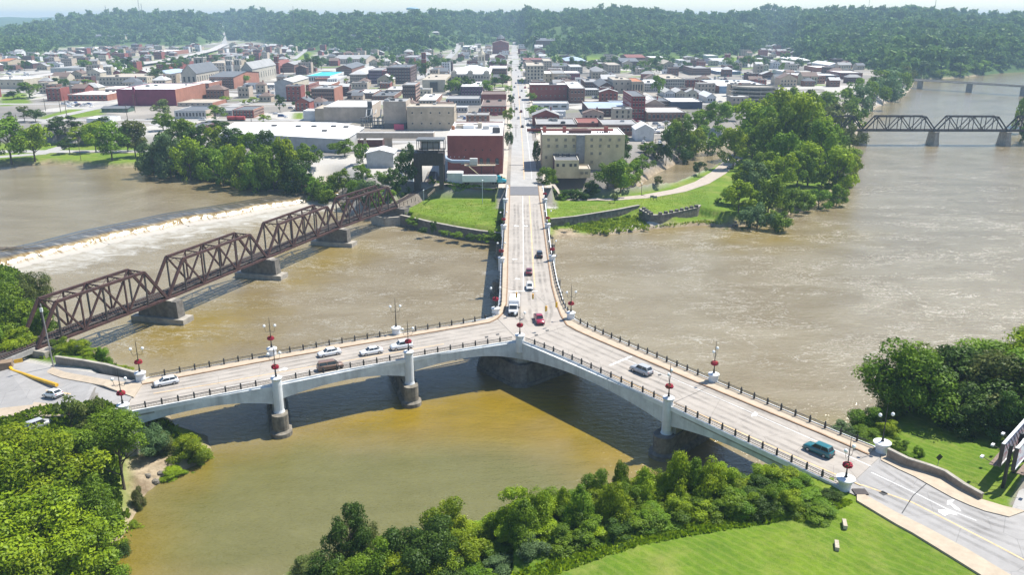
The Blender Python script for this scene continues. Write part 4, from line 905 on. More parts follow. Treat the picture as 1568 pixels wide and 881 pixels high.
# track on the peninsula
tk = [Vector((*ctr[4], 0)), V(625, 309, 5), V(640, 300, 5), V(652, 290, 7), V(660, 275, 8.6), V(664, 255, 9.5), V(668, 235, 10)]
rt = empty('railway_track', (0, 0, 0), 0, 'rusty railway track running under the black steel bin', 'railway track')
zt = [6.6, 6.8, 7.2, 7.8, 8.6, 9.4, 10.2]
ball = MB(); slp = MB(); q = [Vector((p_.x, p_.y, z)) for p_, z in zip(tk, zt)]
for a, b in zip(q[:-1], q[1:]):
    d = (b - a).normalized(); r = Vector((d.y, -d.x, 0)).normalized(); 
    ball.add([a + r * 3.6 - Vector((0, 0, 3)), a + r * 2, a - r * 2, a - r * 3.6 - Vector((0, 0, 3)), b + r * 3.6 - Vector((0, 0, 3)), b + r * 2, b - r * 2, b - r * 3.6 - Vector((0, 0, 3))], [(0, 4, 5, 1), (1, 5, 6, 2), (2, 6, 7, 3)])
    m = int((b - a).length / .65)
    for i in range(m): c = a.lerp(b, (i + .5) / m); slp.box((c.x, c.y, c.z + .1), (.28, 2.6, .16), math.atan2(d.y, d.x))
ball.build('ballast', plain('ballast', (.20, .17, .14), .95, .3, 2), rt); tag(slp.build('sleeper', MATS['old_timber'], rt), kind='stuff')
for s in (-.75, .75):
    mb = MB()
    for a, b in zip(q[:-1], q[1:]):
        d = (b - a).normalized(); r = Vector((d.y, -d.x, 0)).normalized(); mb.bar(a + r * s + Vector((0, 0, .26)), b + r * s + Vector((0, 0, .26)), .09, .15)
    mb.build('rail', RUST, rt)
for (p0, p1) in (((612, 316), (636, 303)), ((655, 303), (669, 290))):
    A, B = V(*p0, 6.6), V(*p1, 7.6); e = empty('timber_fence', A, 0, 'slanting grey timber rail beside the track, ' + ('left side' if p0[0] < 640 else 'right side'), 'fence')
    MB().bar((0, 0, 1.1), B - A + Vector((0, 0, 1.1)), .2, .25).bar((0, 0, .5), B - A + Vector((0, 0, .5)), .15, .2).build('rail', MATS['driftwood_grey'], e)
    for k in range(5): c = (B - A) * k / 4; MB().box((c.x, c.y, .4), (.22, .22, 1.5)).build('post', MATS['driftwood_grey'], e)
# second railway bridge, far right
Z2 = 8.9; p1, p2 = Vector(G(1321, 222, 0)), Vector(G(1428, 222, 0)); p1 = Vector((218.5, 521)); p2 = Vector((262.5, 520)); st = p2 - p1
R2 = empty('railway_bridge', (*p1, 0), 0, 'black truss railway bridge crossing the wide river at the right', 'railway bridge'); LM.append(('the black truss bridge', *p2))
for k in range(-1, 4): truss(tuple(p1 + st * k), tuple(p1 + st * (k + 1)), Z2, 8.8, 5.2, 6, BLACKSTEEL, BLACKSTEEL, R2, Vector((*p1, 0)))
for k in range(0, 4):
    c = p1 + st * k; mb = MB(); mb.box((c.x, c.y, 3.4), (3.6, 11, 9.2), 0, top=(.62, .8)); put(mb, 'pier', LCONC, R2); mb = MB(); mb.box((c.x, c.y, 8.2), (3.0, 9.4, .6), 0); put(mb, 'pier_cap', LCONC, R2)
# far low concrete bridge
a, b = V(1385, 121.5, 9), V(1600, 134.5, 9); FB = empty('beam_bridge', a, 0, 'low pale concrete beam bridge across the far river bend', 'bridge')
mb = MB().bar((0, 0, 0), b - a, 8, .9); mb.build('deck', GCONC, FB); d = (b - a); nn = Vector((-d.y, d.x, 0)).normalized()
for s in (-4.2, 4.2): MB().bar(nn * s + Vector((0, 0, 1.1)), d + nn * s + Vector((0, 0, .8)), .3, .7).build('parapet', LCONC, FB)
for t in (.13, .5, .87): c = d * t; mb = MB().box((c.x, c.y, -5), (1.7, 7, 9.5), .3); mb.build('pier', GCONC, FB)
# ================================================================== TREES
def crown_mesh(name, nb, nl, ls, shape, mat, seed, core=0.0):
    """leaf-sized faces spread over overlapping clumps in a unit volume: x,y in [-.5,.5], z in [0,1]"""
    r = np.random.default_rng(seed)
    cs = []; rs = []
    while len(cs) < nb:
        u = r.uniform(-1, 1, 3); z = (u[2] + 1) / 2
        if shape == 'round': lim = math.sqrt(max(0, 1 - (2 * z - 1) ** 2)) * (1.08 if z < .5 else 1)
        elif shape == 'broad': lim = math.sqrt(max(0, 1 - abs(2 * z - .9) ** 2.4)) if abs(2 * z - .9) < 1 else 0
        elif shape == 'cone': lim = (1 - z) ** .75 * (0.35 + .65 * min(1, z * 5))
        elif shape == 'column': lim = min(1, (1 - z) * 2.4) ** .6 * min(1, .55 + z * 2)
        else: lim = math.sqrt(max(0, 1 - z * z))        # bush: dome on the ground
        rad = math.hypot(u[0], u[1])
        if rad > lim * (.78 + .22 * math.sin(3 * math.atan2(u[1], u[0]) + seed)): continue
        if r.random() < .45 and rad < lim * .5 and z < .7: continue
        cs.append((u[0] * .5, u[1] * .5, z * .9 + .02)); rs.append((.07 + .13 * r.random() ** 1.6) * (1.0 if nb > 20 else 1.3))
    cs = np.array(cs); rs = np.array(rs)
    w = rs ** 2; idx = r.choice(nb, nl, p=w / w.sum())
    d = r.normal(size=(nl, 3)); d[:, 2] += .25; d /= np.linalg.norm(d, axis=1)[:, None]
    rad = r.uniform(.45, 1.0, nl) ** .6 * (1 + .35 * (r.random(nl) < .18) * r.random(nl))
    c = cs[idx] + d * (rs[idx] * rad)[:, None] * np.array([1, 1, .85])
    nrm = d + r.normal(size=(nl, 3)) * .55 + np.array([0, 0, .35]); nrm /= np.linalg.norm(nrm, axis=1)[:, None]
    t = np.cross(nrm, r.normal(size=(nl, 3))); t /= np.linalg.norm(t, axis=1)[:, None]; b = np.cross(nrm, t)
    s = ls * r.uniform(.6, 1.35, nl)[:, None]
    v = np.stack([c - t * s, c - b * s * .55, c + t * s, c + b * s * .55 + nrm * s * .15], 1).reshape(-1, 3)
    f = np.arange(nl * 4).reshape(-1, 4)
    clump = r.random(nb); tint = np.clip(.62 * clump[idx] ** 1.3 + .42 * r.random(nl) ** 1.5, 0, 1)
    me = npmesh(name, v, f, mat, {'tint': ('FACE', tint)})
    return me
def trunk_mesh(name, shape, seed, mat=BARK):
    r = random.Random(seed); mb = MB()
    mb.tube([(0, 0, -.12), (.004, 0, .12), (.01, .005, .3), (.0, .01, .55), (.01, 0, .82)], [.035, .026, .021, .014, .004], 7)
    if shape not in ('column', 'cone'):
        for k in range(8):
            a = 2 * PI * k / 8 + r.uniform(-.3, .3); z0 = r.uniform(.2, .5); e = r.uniform(.26, .40); z1 = z0 + r.uniform(.12, .36)
            mb.tube([(0, 0, z0), (e * .45 * math.cos(a), e * .45 * math.sin(a), (z0 + z1) / 2 - .02), (e * math.cos(a + .15), e * math.sin(a + .15), z1)], [.013, .008, .002], 5)
    me = mb.build(name, mat).data; o = [x for x in bpy.data.objects if x.data == me][0]; bpy.data.objects.remove(o); return me
PROTO = {}
def proto(kind, tier):
    k = (kind, tier)
    if k not in PROTO:
        nb, nl, ls = {'near': (64, 11500, .0195), 'mid': (34, 3000, .034), 'far': (20, 900, .055)}[tier]
        if kind == 'bush': nb = int(nb * .7)
        PROTO[k] = [(crown_mesh('crown', nb, nl, ls, kind, LEAF['mid'], 11 * j + hash(kind) % 7 + 5 if False else 11 * j + len(kind) * 3 + len(tier)), trunk_mesh('trunk', kind, j)) for j in range(5 if tier == 'near' else 3)]
    return PROTO[k]
TREES = []
def tree(x, y, w, h, kind='round', col='mid', cz=.22, label=None, group=None, name='tree', tier=None, z=None, cat=None):
    """w crown width, h total height in metres; cz = fraction of bare stem below the crown"""
    z = Hs(x, y) if z is None else z; d = math.hypot(x, y)
    tier = tier or ('near' if d < 240 else 'mid' if d < 560 else 'far')
    P = proto(kind, tier); cm, tm = P[random.randrange(len(P))]
    e = empty(name, (x, y, z - .1), random.uniform(0, 2 * PI)); e['category'] = cat or ('bush' if kind == 'bush' else 'tree')
    if kind == 'bush': cz = -.04
    c = link(bpy.data.objects.new('crown', cm), e); c.scale = (w, w * random.uniform(.88, 1.1), h * (1 - cz)); c.location = (0, 0, h * cz)
    c.material_slots[0].link = 'OBJECT'; c.material_slots[0].material = LEAF[col]
    if kind != 'bush':
        t = link(bpy.data.objects.new('trunk', tm), e); t.scale = (w * .8, w * .8, h * .95)
    TREES.append([e, label, group, w, h, kind, col]); return e
def tp(px, ybase, wpx, hpx, kind='round', col='mid', zg=None, **k):
    """tree from its picture measures: foot at (px, ybase), wpx wide and hpx tall there"""
    if zg is None: v = hit(px, ybase)
    else: v = V(px, ybase, zg)
    depth = v.y * CP + (CZ - v.z) * SP; w = wpx * depth / F
    # a wide crown is seen from above, so part of its picture height is its width
    h = max(1.2, (z_at(v.x, v.y, ybase - hpx) - v.z)); sl = (CZ - v.z) / max(v.y, 1); h = max(h - w * .5 * sl * .8, h * .55)
    return tree(v.x, v.y, w, h, kind, col, **k)
R_b = random.Random(31)
# each entry: foot x, foot row, width, height (picture units), crown form, leaf colour
def grove(lst, label, group, **k):
    for q in lst: tp(*q[:4], *(q[4:] if len(q) > 4 else ()), label=label, group=group, **k)
for k in range(26): tp(236 + 10.6 * k + R_b.uniform(-3, 3), float(np.interp(236 + 10.6 * k, [230, 300, 340, 400, 500], [262, 268, 278, 288, 292])), R_b.uniform(20, 32), R_b.uniform(16, 30), 'bush', R_b.choice(['mid', 'dark', 'mid', 'bright', 'dark']), zg=3.6, label='riverside bush at the foot of the upper pool tree belt', group='bushes along the upper pool')
PARKG = 'trees on the grass of the upper pool park'
grove([(18, 251, 70, 78, 'round', 'mid'), (54, 247, 62, 70, 'round', 'bright'), (-25, 250, 60, 80, 'round', 'mid')], 'tall spreading tree at the left edge of the upper pool', PARKG)
grove([(107, 235, 30, 30, 'broad', 'dark')], 'small dark round tree alone on the park lawn', PARKG)
grove([(172, 246, 54, 66, 'broad', 'mid'), (147, 233, 40, 50, 'round', 'bright')], 'leaning riverside tree standing at the lawn edge', PARKG)
grove([(208, 241, 46, 62, 'broad', 'olive'), (196, 232, 40, 46, 'broad', 'dark'), (88, 214, 36, 30, 'round', 'dark')], 'tall tree with bare trunk on the park lawn', PARKG)
grove([(120, 221, 44, 34, 'broad', 'bright'), (150, 218, 48, 36, 'broad', 'bright'), (185, 219, 40, 30, 'broad', 'mid'), (100, 205, 40, 32, 'round', 'dark'), (160, 196, 30, 20, 'round', 'dark')], 'tree in the row behind the riverside park', PARKG)
BG = 'trees in the dense belt along the upper pool'
R_ = random.Random(21)
belt = [(236, 266, 46, 70, 'blue'), (262, 268, 56, 84, 'blue'), (292, 270, 54, 78, 'bright'), (318, 272, 44, 66, 'mid'), (342, 280, 48, 76, 'mid'), (368, 284, 48, 82, 'bright'), (394, 288, 50, 74, 'mid'), (420, 288, 54, 92, 'mid'), (440, 286, 52, 96, 'bright'), (462, 290, 46, 66, 'dark'), (486, 292, 44, 58, 'mid'),
        (250, 250, 44, 60, 'blue'), (276, 246, 50, 62, 'mid'), (306, 248, 46, 56, 'dark'), (334, 252, 44, 52, 'bright'), (360, 258, 48, 50, 'dark'), (388, 262, 44, 48, 'mid'), (412, 262, 42, 52, 'dark'), (350, 268, 34, 40, 'bright'), (300, 262, 34, 38, 'dark'), (475, 276, 40, 50, 'mid'), (228, 256, 36, 54, 'dark'), (270, 262, 44, 66, 'blue'), (308, 266, 48, 60, 'mid'), (330, 268, 44, 60, 'dark'), (356, 276, 46, 60, 'mid'), (380, 280, 46, 66, 'dark'), (404, 282, 46, 60, 'mid'), (430, 280, 44, 64, 'mid'), (450, 288, 44, 70, 'dark'), (496, 294, 40, 50, 'mid')]
for q in belt: tp(q[0], q[1], q[2], q[3], 'round', q[4], zg=4.5 if q[1] > 256 else 6.5, label={'blue': 'grey-green willow in the thick belt of trees by the upper pool', 'bright': 'light green tree in the thick belt of trees by the upper pool', 'mid': 'green tree in the thick belt of trees by the upper pool', 'dark': 'dark green tree in the thick belt of trees by the upper pool'}[q[4]], group=BG, cz=.08)
grove([(250, 196 + 4, 38, 30, 'round', 'mid'), (275, 206, 44, 26, 'broad', 'mid'), (55, 187, 26, 24, 'round', 'dark'), (38, 186, 24, 26, 'round', 'olive'), (16, 188, 12, 20, 'column', 'dark'), (46, 150, 46, 26, 'round', 'mid'), (22, 152, 30, 14, 'round', 'dark'), (88, 134, 26, 16, 'round', 'dark'), (125, 133, 34, 14, 'round', 'mid'), (100, 136, 20, 18, 'round', 'dark'), (145, 204, 22, 22, 'round', 'dark')], 'dark tree among the yards left of the magenta store', 'yard trees at the left of town')
grove([(253, 181, 34, 32, 'round', 'olive'), (331, 186, 34, 27, 'round', 'mid'), (333, 203, 34, 24, 'broad', 'dark'), (404, 188, 22, 14, 'round', 'bright'), (429, 172, 16, 28, 'round', 'dark'), (456, 166, 13, 15, 'round', 'dark'), (474, 160, 14, 22, 'round', 'dark'), (346, 156, 18, 11, 'round', 'bright'), (388, 157, 18, 10, 'round', 'bright'), (375, 160, 14, 9, 'round', 'bright'), (449, 124, 26, 10, 'round', 'dark'), (525, 128, 18, 10, 'round', 'bright')], 'round tree beside a car park in the left half of town', 'car park trees left of the main street')
grove([(508, 300, 34, 30, 'round', 'bright'), (525, 296, 36, 46, 'round', 'mid'), (545, 302, 40, 44, 'bush', 'mid'), (566, 308, 44, 44, 'bush', 'blue'), (590, 312, 38, 34, 'bush', 'mid'), (612, 300, 34, 46, 'bush', 'dark'), (622, 285, 34, 60, 'round', 'dark'), (602, 292, 30, 38, 'round', 'dark'), (528, 240, 40, 34, 'broad', 'mid'), (556, 252, 30, 40, 'broad', 'mid'), (556, 274, 34, 30, 'bush', 'mid'), (585, 285, 30, 30, 'round', 'mid'), (530, 318, 24, 14, 'bush', 'bright'), (628, 262, 24, 46, 'round', 'dark')], 'leafy tree on the bank between the weir and the track', 'trees between the weir end and the railway', cz=.1)
grove([(663, 347, 14, 22, 'bush', 'dark'), (648, 349, 16, 12, 'bush', 'dark'), (700, 355, 26, 10, 'bush', 'mid'), (722, 359, 24, 12, 'bush', 'dark'), (758, 360, 26, 24, 'bush', 'mid'), (765, 345, 14, 20, 'bush', 'dark'), (632, 336, 22, 16, 'bush', 'mid'), (623, 326, 22, 14, 'bush', 'mid'), (742, 361, 28, 16, 'bush', 'mid'), (767, 328, 9, 16, 'bush', 'dark'), (680, 352, 20, 10, 'bush', 'mid')], 'creeper-like bush on the lawn wall left of the bridge', 'bushes on the lawn wall', zg=3.8, z=2.3)
for k, x in enumerate(range(684, 770, 12)): tp(x, 299 + (k % 3) - 1, 18, 8, 'bush', 'mid', zg=3.2, label='low bush under the grey loading dock wall', group='bushes below the loading dock')
tp(662, 297, 10, 16, 'bush', 'mid', zg=5.2, label='single bush beside the railway track', group='bushes by the track')
MS = 'street trees along the main street'
grove([(779, 229, 13, 34, 'column', 'dark'), (781, 200, 9, 12, 'round', 'mid')], 'narrow dark tree beside the red brick mill', MS)
grove([(822, 258, 15, 52, 'column', 'dark')], 'tall columnar dark tree beside the cream mill', MS)
grove([(777, 190, 17, 25, 'round', 'bright'), (782, 178, 12, 15, 'round', 'mid'), (782, 162, 13, 18, 'round', 'dark'), (779, 142, 14, 12, 'round', 'mid'), (781, 112, 10, 10, 'round', 'mid'), (783, 100, 8, 8, 'round', 'mid')], 'street tree on the left side of the main street', MS)
grove([(814, 157, 15, 18, 'round', 'mid'), (819, 181, 29, 24, 'round', 'mid'), (823, 206, 8, 9, 'round', 'mid'), (799, 130, 7, 12, 'round', 'mid'), (797, 110, 7, 14, 'round', 'dark')], 'street tree on the right side of the main street', MS)
BC = 'bushes and trees in front of the cream mill'
grove([(838, 304, 32, 34, 'bush', 'mid'), (868, 307, 30, 24, 'bush', 'dark'), (888, 308, 30, 24, 'bush', 'dark'), (906, 306, 28, 28, 'bush', 'dark'), (850, 306, 26, 18, 'bush', 'mid'), (838, 280, 18, 20, 'round', 'mid'), (862, 309, 20, 14, 'bush', 'mid')], 'dense bush on the slope below the cream mill', BC, zg=3.2)
grove([(930, 297, 46, 50, 'round', 'mid'), (950, 296, 48, 60, 'round', 'mid'), (955, 282, 46, 54, 'round', 'bright'), (930, 270, 42, 42, 'round', 'blue'), (950, 262, 42, 42, 'round', 'dark'), (970, 274, 36, 38, 'round', 'mid'), (984, 262, 34, 34, 'round', 'mid'), (912, 268, 24, 22, 'round', 'mid'), (992, 250, 28, 30, 'round', 'mid'), (1006, 248, 26, 30, 'round', 'dark')], 'leafy tree on the town bank of the canal', 'trees on the town bank of the canal', zg=5, cz=.1)
grove([(1020, 244, 26, 66, 'column', 'dark'), (1040, 232, 44, 66, 'round', 'mid'), (1062, 228, 48, 62, 'round', 'bright'), (1085, 222, 48, 60, 'broad', 'mid'), (1034, 225, 40, 46, 'round', 'olive'), (1066, 214, 46, 46, 'round', 'mid'), (1098, 208, 44, 48, 'round', 'mid'), (1112, 196, 34, 36, 'round', 'mid'), (1086, 196, 30, 28, 'round', 'olive'), (1048, 236, 30, 40, 'round', 'dark')], 'tall tree at the canal bend below the garage', 'trees at the canal bend', zg=6, cz=.12)
grove([(1070, 271, 22, 27, 'broad', 'dark'), (1008, 292, 14, 20, 'broad', 'olive'), (941, 312, 10, 18, 'broad', 'olive')], 'small lone tree beside the park path', 'small trees by the park path', zg=3.6)
IS = 'tall trees on the island tip'
isl = [(1138, 240, 74, 92, 'broad', 'mid'), (1168, 250, 66, 104, 'round', 'dark'), (1196, 262, 72, 122, 'round', 'mid'), (1226, 262, 76, 124, 'broad', 'bright'), (1252, 275, 64, 96, 'round', 'mid'), (1280, 290, 60, 90, 'broad', 'bright'), (1210, 230, 64, 92, 'round', 'mid'), (1180, 222, 60, 86, 'round', 'mid'), (1245, 236, 58, 76, 'round', 'bright'), (1152, 222, 48, 66, 'round', 'dark'), (1270, 250, 52, 66, 'round', 'mid'), (1292, 262, 46, 58, 'broad', 'bright'),
       (1148, 318, 58, 74, 'round', 'blue'), (1176, 325, 60, 80, 'round', 'mid'), (1196, 300, 54, 76, 'round', 'bright'), (1130, 330, 50, 56, 'round', 'mid'), (1160, 338, 48, 60, 'round', 'blue'), (1232, 312, 38, 38, 'round', 'dark'), (1254, 308, 40, 44, 'round', 'dark'), (1268, 288, 40, 48, 'round', 'dark'), (1220, 290, 52, 62, 'round', 'mid'), (1140, 300, 44, 52, 'round', 'mid'), (1120, 316, 36, 34, 'round', 'dark'), (1168, 285, 50, 56, 'round', 'mid')]
isl += [(1122, 262, 50, 70, 'round', 'mid'), (1200, 282, 60, 84, 'round', 'mid'), (1262, 262, 54, 84, 'round', 'mid'), (1300, 275, 40, 60, 'round', 'mid'), (1236, 288, 56, 74, 'broad', 'bright'), (1212, 318, 40, 56, 'round', 'mid'), (1190, 340, 46, 50, 'round', 'dark'), (1282, 305, 34, 46, 'round', 'mid'), (1185, 240, 60, 110, 'round', 'bright'), (1225, 244, 60, 112, 'round', 'mid'), (1150, 255, 50, 74, 'round', 'dark')]
isl = [(*q[:5], {'dark': 'mid', 'mid': ('bright' if k % 3 == 0 else 'mid')}.get(q[5], q[5])) for k, q in enumerate(isl)]
for q in isl: tp(*q, zg=3.0, label={'mid': 'big green tree in the grove at the island tip', 'dark': 'big dark tree in the grove at the island tip', 'bright': 'big light green tree in the grove at the island tip', 'blue': 'pale grey-green tree at the water end of the island'}[q[5]], group=IS, cz=.14)
grove([(1092, 346, 26, 10, 'bush', 'dark'), (1115, 345, 30, 14, 'bush', 'dark'), (1135, 345, 34, 16, 'bush', 'dark'), (1165, 346, 30, 12, 'bush', 'dark'), (1098, 322, 14, 14, 'bush', 'mid')], 'dark bush at the waterline of the island point', 'bushes at the island point', zg=1.2)
RBK = 'riverbank trees beyond the island'
grove([(1300, 232, 44, 52, 'round', 'olive'), (1306, 205, 40, 48, 'round', 'mid'), (1280, 208, 44, 60, 'round', 'olive'), (1318, 182, 40, 56, 'round', 'blue'), (1290, 180, 46, 54, 'round', 'mid'), (1262, 186, 42, 50, 'round', 'mid'), (1236, 178, 34, 42, 'round', 'olive'), (1213, 170, 30, 44, 'round', 'mid'), (1336, 168, 38, 50, 'round', 'mid'), (1352, 158, 36, 48, 'round', 'blue'), (1365, 158, 36, 48, 'broad', 'blue'), (1380, 146, 34, 38, 'round', 'mid'), (1345, 140, 38, 36, 'round', 'mid'), (1316, 146, 36, 32, 'round', 'mid'), (1388, 135, 30, 34, 'round', 'olive'), (1410, 122, 36, 30, 'round', 'blue'), (1440, 121, 34, 18, 'round', 'mid'), (1370, 124, 34, 26, 'round', 'blue'), (1400, 112, 34, 24, 'round', 'mid'), (1470, 117, 36, 22, 'round', 'mid'), (1505, 114, 34, 26, 'round', 'mid')], 'riverbank tree beyond the black truss bridge', RBK, cz=.1)
grove([(1562, 200, 26, 60, 'round', 'mid'), (1575, 190, 40, 56, 'round', 'mid'), (1600, 215, 60, 70, 'round', 'mid'), (1566, 212, 18, 30, 'round', 'dark')], 'tree on the right bank at the frame edge', 'trees on the far right bank', zg=2, cz=.08)
# bottom right: the big dark grove and the bushes by the bridge end
RG = 'big trees on the bank at the lower right'
for q in [(1380, 640, 150, 165, 'round', 'mid'), (1440, 640, 150, 160, 'round', 'dark'), (1500, 645, 150, 165, 'broad', 'olive'), (1560, 650, 160, 170, 'round', 'mid'), (1420, 600, 120, 110, 'broad', 'olive'), (1500, 600, 130, 110, 'round', 'mid'), (1570, 600, 130, 150, 'round', 'bright'), (1620, 660, 150, 170, 'round', 'mid'), (1640, 590, 120, 130, 'round', 'mid'), (1375, 610, 80, 70, 'bush', 'mid'), (1468, 668, 110, 110, 'bush', 'dark'), (1530, 680, 110, 120, 'bush', 'dark'), (1600, 690, 120, 140, 'round', 'dark')]:
    tp(q[0] + 10, q[1], q[2] * .94, q[3] * .80, *q[4:], zg=8.0, label={'mid': 'big green tree in the grove above the lower right lawn', 'dark': 'big dark tree in the grove above the lower right lawn', 'olive': 'brownish green tree in the grove above the lower right lawn', 'bright': 'light green tree in the grove above the lower right lawn'}[q[5]], group=RG, cz=.04)
grove([(1290, 672, 62, 50, 'bush', 'blue'), (1330, 660, 72, 56, 'bush', 'mid'), (1365, 650, 62, 48, 'bush', 'mid'), (1325, 688, 56, 28, 'bush', 'mid'), (1300, 690, 40, 24, 'bush', 'mid'), (1358, 682, 40, 26, 'bush', 'bright')], 'leafy bush behind the rail at the right bridge end', 'bushes behind the right bridge end', zg=7.0)
grove([(1376, 688, 30, 22, 'bush', 'mid'), (1392, 706, 30, 18, 'bush', 'mid'), (1403, 702, 20, 22, 'bush', 'mid')], 'small bush behind the curved wall', 'bushes behind the curved wall', zg=9.2)
# bottom centre: thicket along the near bank
TH = 'thicket on the near bank below the bridge'
th = [(470, 872, 70, 66, 'olive', 5), (505, 895, 90, 90, 'dark', 6), (540, 880, 66, 110, 'dark', 5), (580, 900, 80, 90, 'mid', 6), (450, 905, 80, 56, 'bright', 6), (610, 880, 90, 100, 'dark', 6), (640, 905, 110, 110, 'dark', 7), (560, 860, 44, 66, 'olive', 4), (670, 880, 100, 110, 'dark', 7), (688, 850, 80, 88, 'bright', 4), (720, 870, 80, 70, 'bright', 6), (730, 885, 70, 50, 'mid', 8), (690, 900, 80, 60, 'dark', 8),
      (755, 850, 60, 50, 'bright', 4), (790, 850, 70, 84, 'bright', 5), (800, 862, 64, 90, 'mid', 6), (830, 845, 60, 82, 'bright', 5), (765, 868, 66, 46, 'blue', 8), (815, 855, 66, 46, 'blue', 8.5), (865, 842, 66, 46, 'mid', 8.5), (885, 838, 60, 90, 'mid', 6), (862, 830, 40, 60, 'bright', 5), (900, 832, 64, 50, 'mid', 8), (915, 800, 50, 60, 'mid', 5), (940, 830, 66, 96, 'bright', 6), (948, 790, 34, 84, 'mid', 6), (962, 812, 60, 60, 'mid', 6.5), (985, 800, 54, 74, 'bright', 6), (1010, 790, 44, 60, 'bright', 6),
      (945, 822, 62, 42, 'dark', 9), (990, 808, 62, 42, 'mid', 9), (1030, 794, 62, 40, 'mid', 9), (1035, 790, 56, 100, 'bright', 6.5), (1060, 786, 54, 80, 'mid', 6.5), (1085, 790, 64, 92, 'bright', 7), (1105, 775, 50, 60, 'bright', 7), (1075, 790, 62, 42, 'mid', 9), (1125, 786, 62, 46, 'mid', 9), (1120, 772, 56, 40, 'mid', 7.5), (1160, 775, 60, 46, 'dark', 8), (1165, 784, 62, 42, 'dark', 9.2), (1205, 770, 64, 42, 'mid', 8.5), (1205, 778, 58, 36, 'mid', 9.2), (1240, 778, 70, 38, 'mid', 9.2), (1268, 770, 40, 28, 'dark', 9.3), (1230, 762, 50, 28, 'mid', 8.5), (1050, 770, 40, 44, 'bright', 5)]
for k in range(34):
    t = k / 33; bx = 660 + 590 * t; by = float(np.interp(bx, [640, 760, 850, 930, 1000, 1080, 1180, 1260], [856, 830, 806, 800, 784, 764, 756, 762])); th.append((bx + R_.uniform(-8, 8), by + (k % 2) * 20 + R_.uniform(-4, 4), R_.uniform(46, 70), R_.uniform(30, 52), R_.choice(['bright', 'bright', 'mid', 'mid', 'bright']), 5.5 + 3 * t + (k % 2) * 1.5))
for k in range(10): th.append((470 + 24 * k, 905 + R_.uniform(-8, 4), 80, 70, R_.choice(['mid', 'dark', 'bright']), 6.5))
for x, yb, w, h, c, z in th:
    tall = h > w * 1.2
    tp(x, yb, w * 1.06, h, 'cone' if (tall and c in ('bright', 'mid')) else ('round' if tall else 'bush'), c, zg=z, cz=.03,
       label={'bright': 'yellow-green sapling' if tall else 'yellow-green bush', 'mid': 'tall green sapling' if tall else 'green bush', 'dark': 'tall dark tree' if tall else 'dark green bush', 'blue': 'vine-covered grey-green bush', 'olive': 'thin olive tree'}[c] + ' in the near bank thicket', group=TH, name='sapling' if tall else 'bush', cat='tree' if tall else 'bush')
# bottom left: the big leafy bank
LG = 'trees on the lower left bank'
lf = [(20, 760, 150, 130, 'bright'), (80, 770, 150, 140, 'bright'), (-30, 800, 150, 160, 'bright'), (40, 850, 170, 170, 'bright'), (110, 840, 150, 160, 'bright'), (-20, 900, 160, 150, 'bright'), (60, 930, 160, 150, 'bright'), (130, 790, 110, 120, 'mid'), (5, 705, 90, 46, 'olive'), (60, 708, 90, 42, 'mid'),
      (135, 790, 90, 130, 'mid'), (165, 702, 76, 76, 'mid'), (120, 715, 84, 64, 'mid'), (150, 852, 80, 80, 'mid'), (100, 890, 120, 100, 'bright'), (30, 960, 160, 120, 'mid'), (-60, 720, 130, 120, 'mid'), (165, 825, 56, 60, 'dark'), (130, 880, 70, 60, 'dark')]
for x, yb, w, h, c in lf: tp(x, yb, w, h, 'round', c, zg=3.5 if x > 140 else 6.0, cz=.1, label={'bright': 'bright yellow-green tree', 'mid': 'leafy green tree', 'dark': 'dark shaded tree', 'olive': 'dull olive tree'}[c] + ' on the lower left bank', group=LG)
grove([(190, 746, 104, 150, 'round', 'mid')], 'tall tree with bare trunk on the sandy left bank', None, zg=2.4, cz=.52)
grove([(112, 668, 46, 80, 'broad', 'olive'), (152, 672, 42, 76, 'broad', 'olive'), (135, 684, 50, 46, 'broad', 'olive')], 'sparse half-bare tree beside the sunken road', 'sparse trees beside the sunken road', zg=7, tier='far')
grove([(235, 690, 50, 60, 'round', 'blue'), (250, 682, 40, 40, 'bush', 'olive')], 'grey brushy shrub on the sand bank', 'shrubs on the sand bank', zg=3)
grove([(290, 702, 58, 48, 'bush', 'bright'), (305, 700, 40, 34, 'bush', 'bright'), (262, 722, 44, 20, 'bush', 'bright'), (285, 720, 34, 20, 'bush', 'mid'), (182, 830, 34, 30, 'bush', 'bright'), (105, 868, 34, 26, 'bush', 'blue'), (212, 770, 26, 40, 'bush', 'olive'), (205, 800, 30, 24, 'bush', 'bright')], 'light green shrub at the edge of the lower left bank', 'shrubs at the lower left waterline', zg=.9)
# behind the left truss
grove([(18, 520, 90, 100, 'round', 'mid'), (52, 470, 60, 76, 'round', 'olive'), (0, 470, 80, 70, 'round', 'mid'), (-40, 520, 90, 110, 'round', 'mid'), (30, 540, 70, 50, 'bush', 'bright'), (68, 520, 44, 60, 'round', 'mid'), (-10, 545, 80, 60, 'bush', 'mid')], 'leafy tree behind the left end of the rusty truss', 'trees behind the left truss end', zg=4.5, cz=.1)
grove([(92, 556, 40, 34, 'bush', 'mid'), (106, 562, 30, 28, 'bush', 'bright'), (125, 568, 44, 28, 'bush', 'bright'), (162, 572, 28, 32, 'bush', 'mid'), (145, 572, 34, 20, 'bush', 'bright'), (188, 578, 34, 20, 'bush', 'bright'), (60, 538, 30, 30, 'bush', 'bright')], 'bright shrub behind the retaining wall of the left road', 'shrubs behind the left retaining wall', zg=2.5)
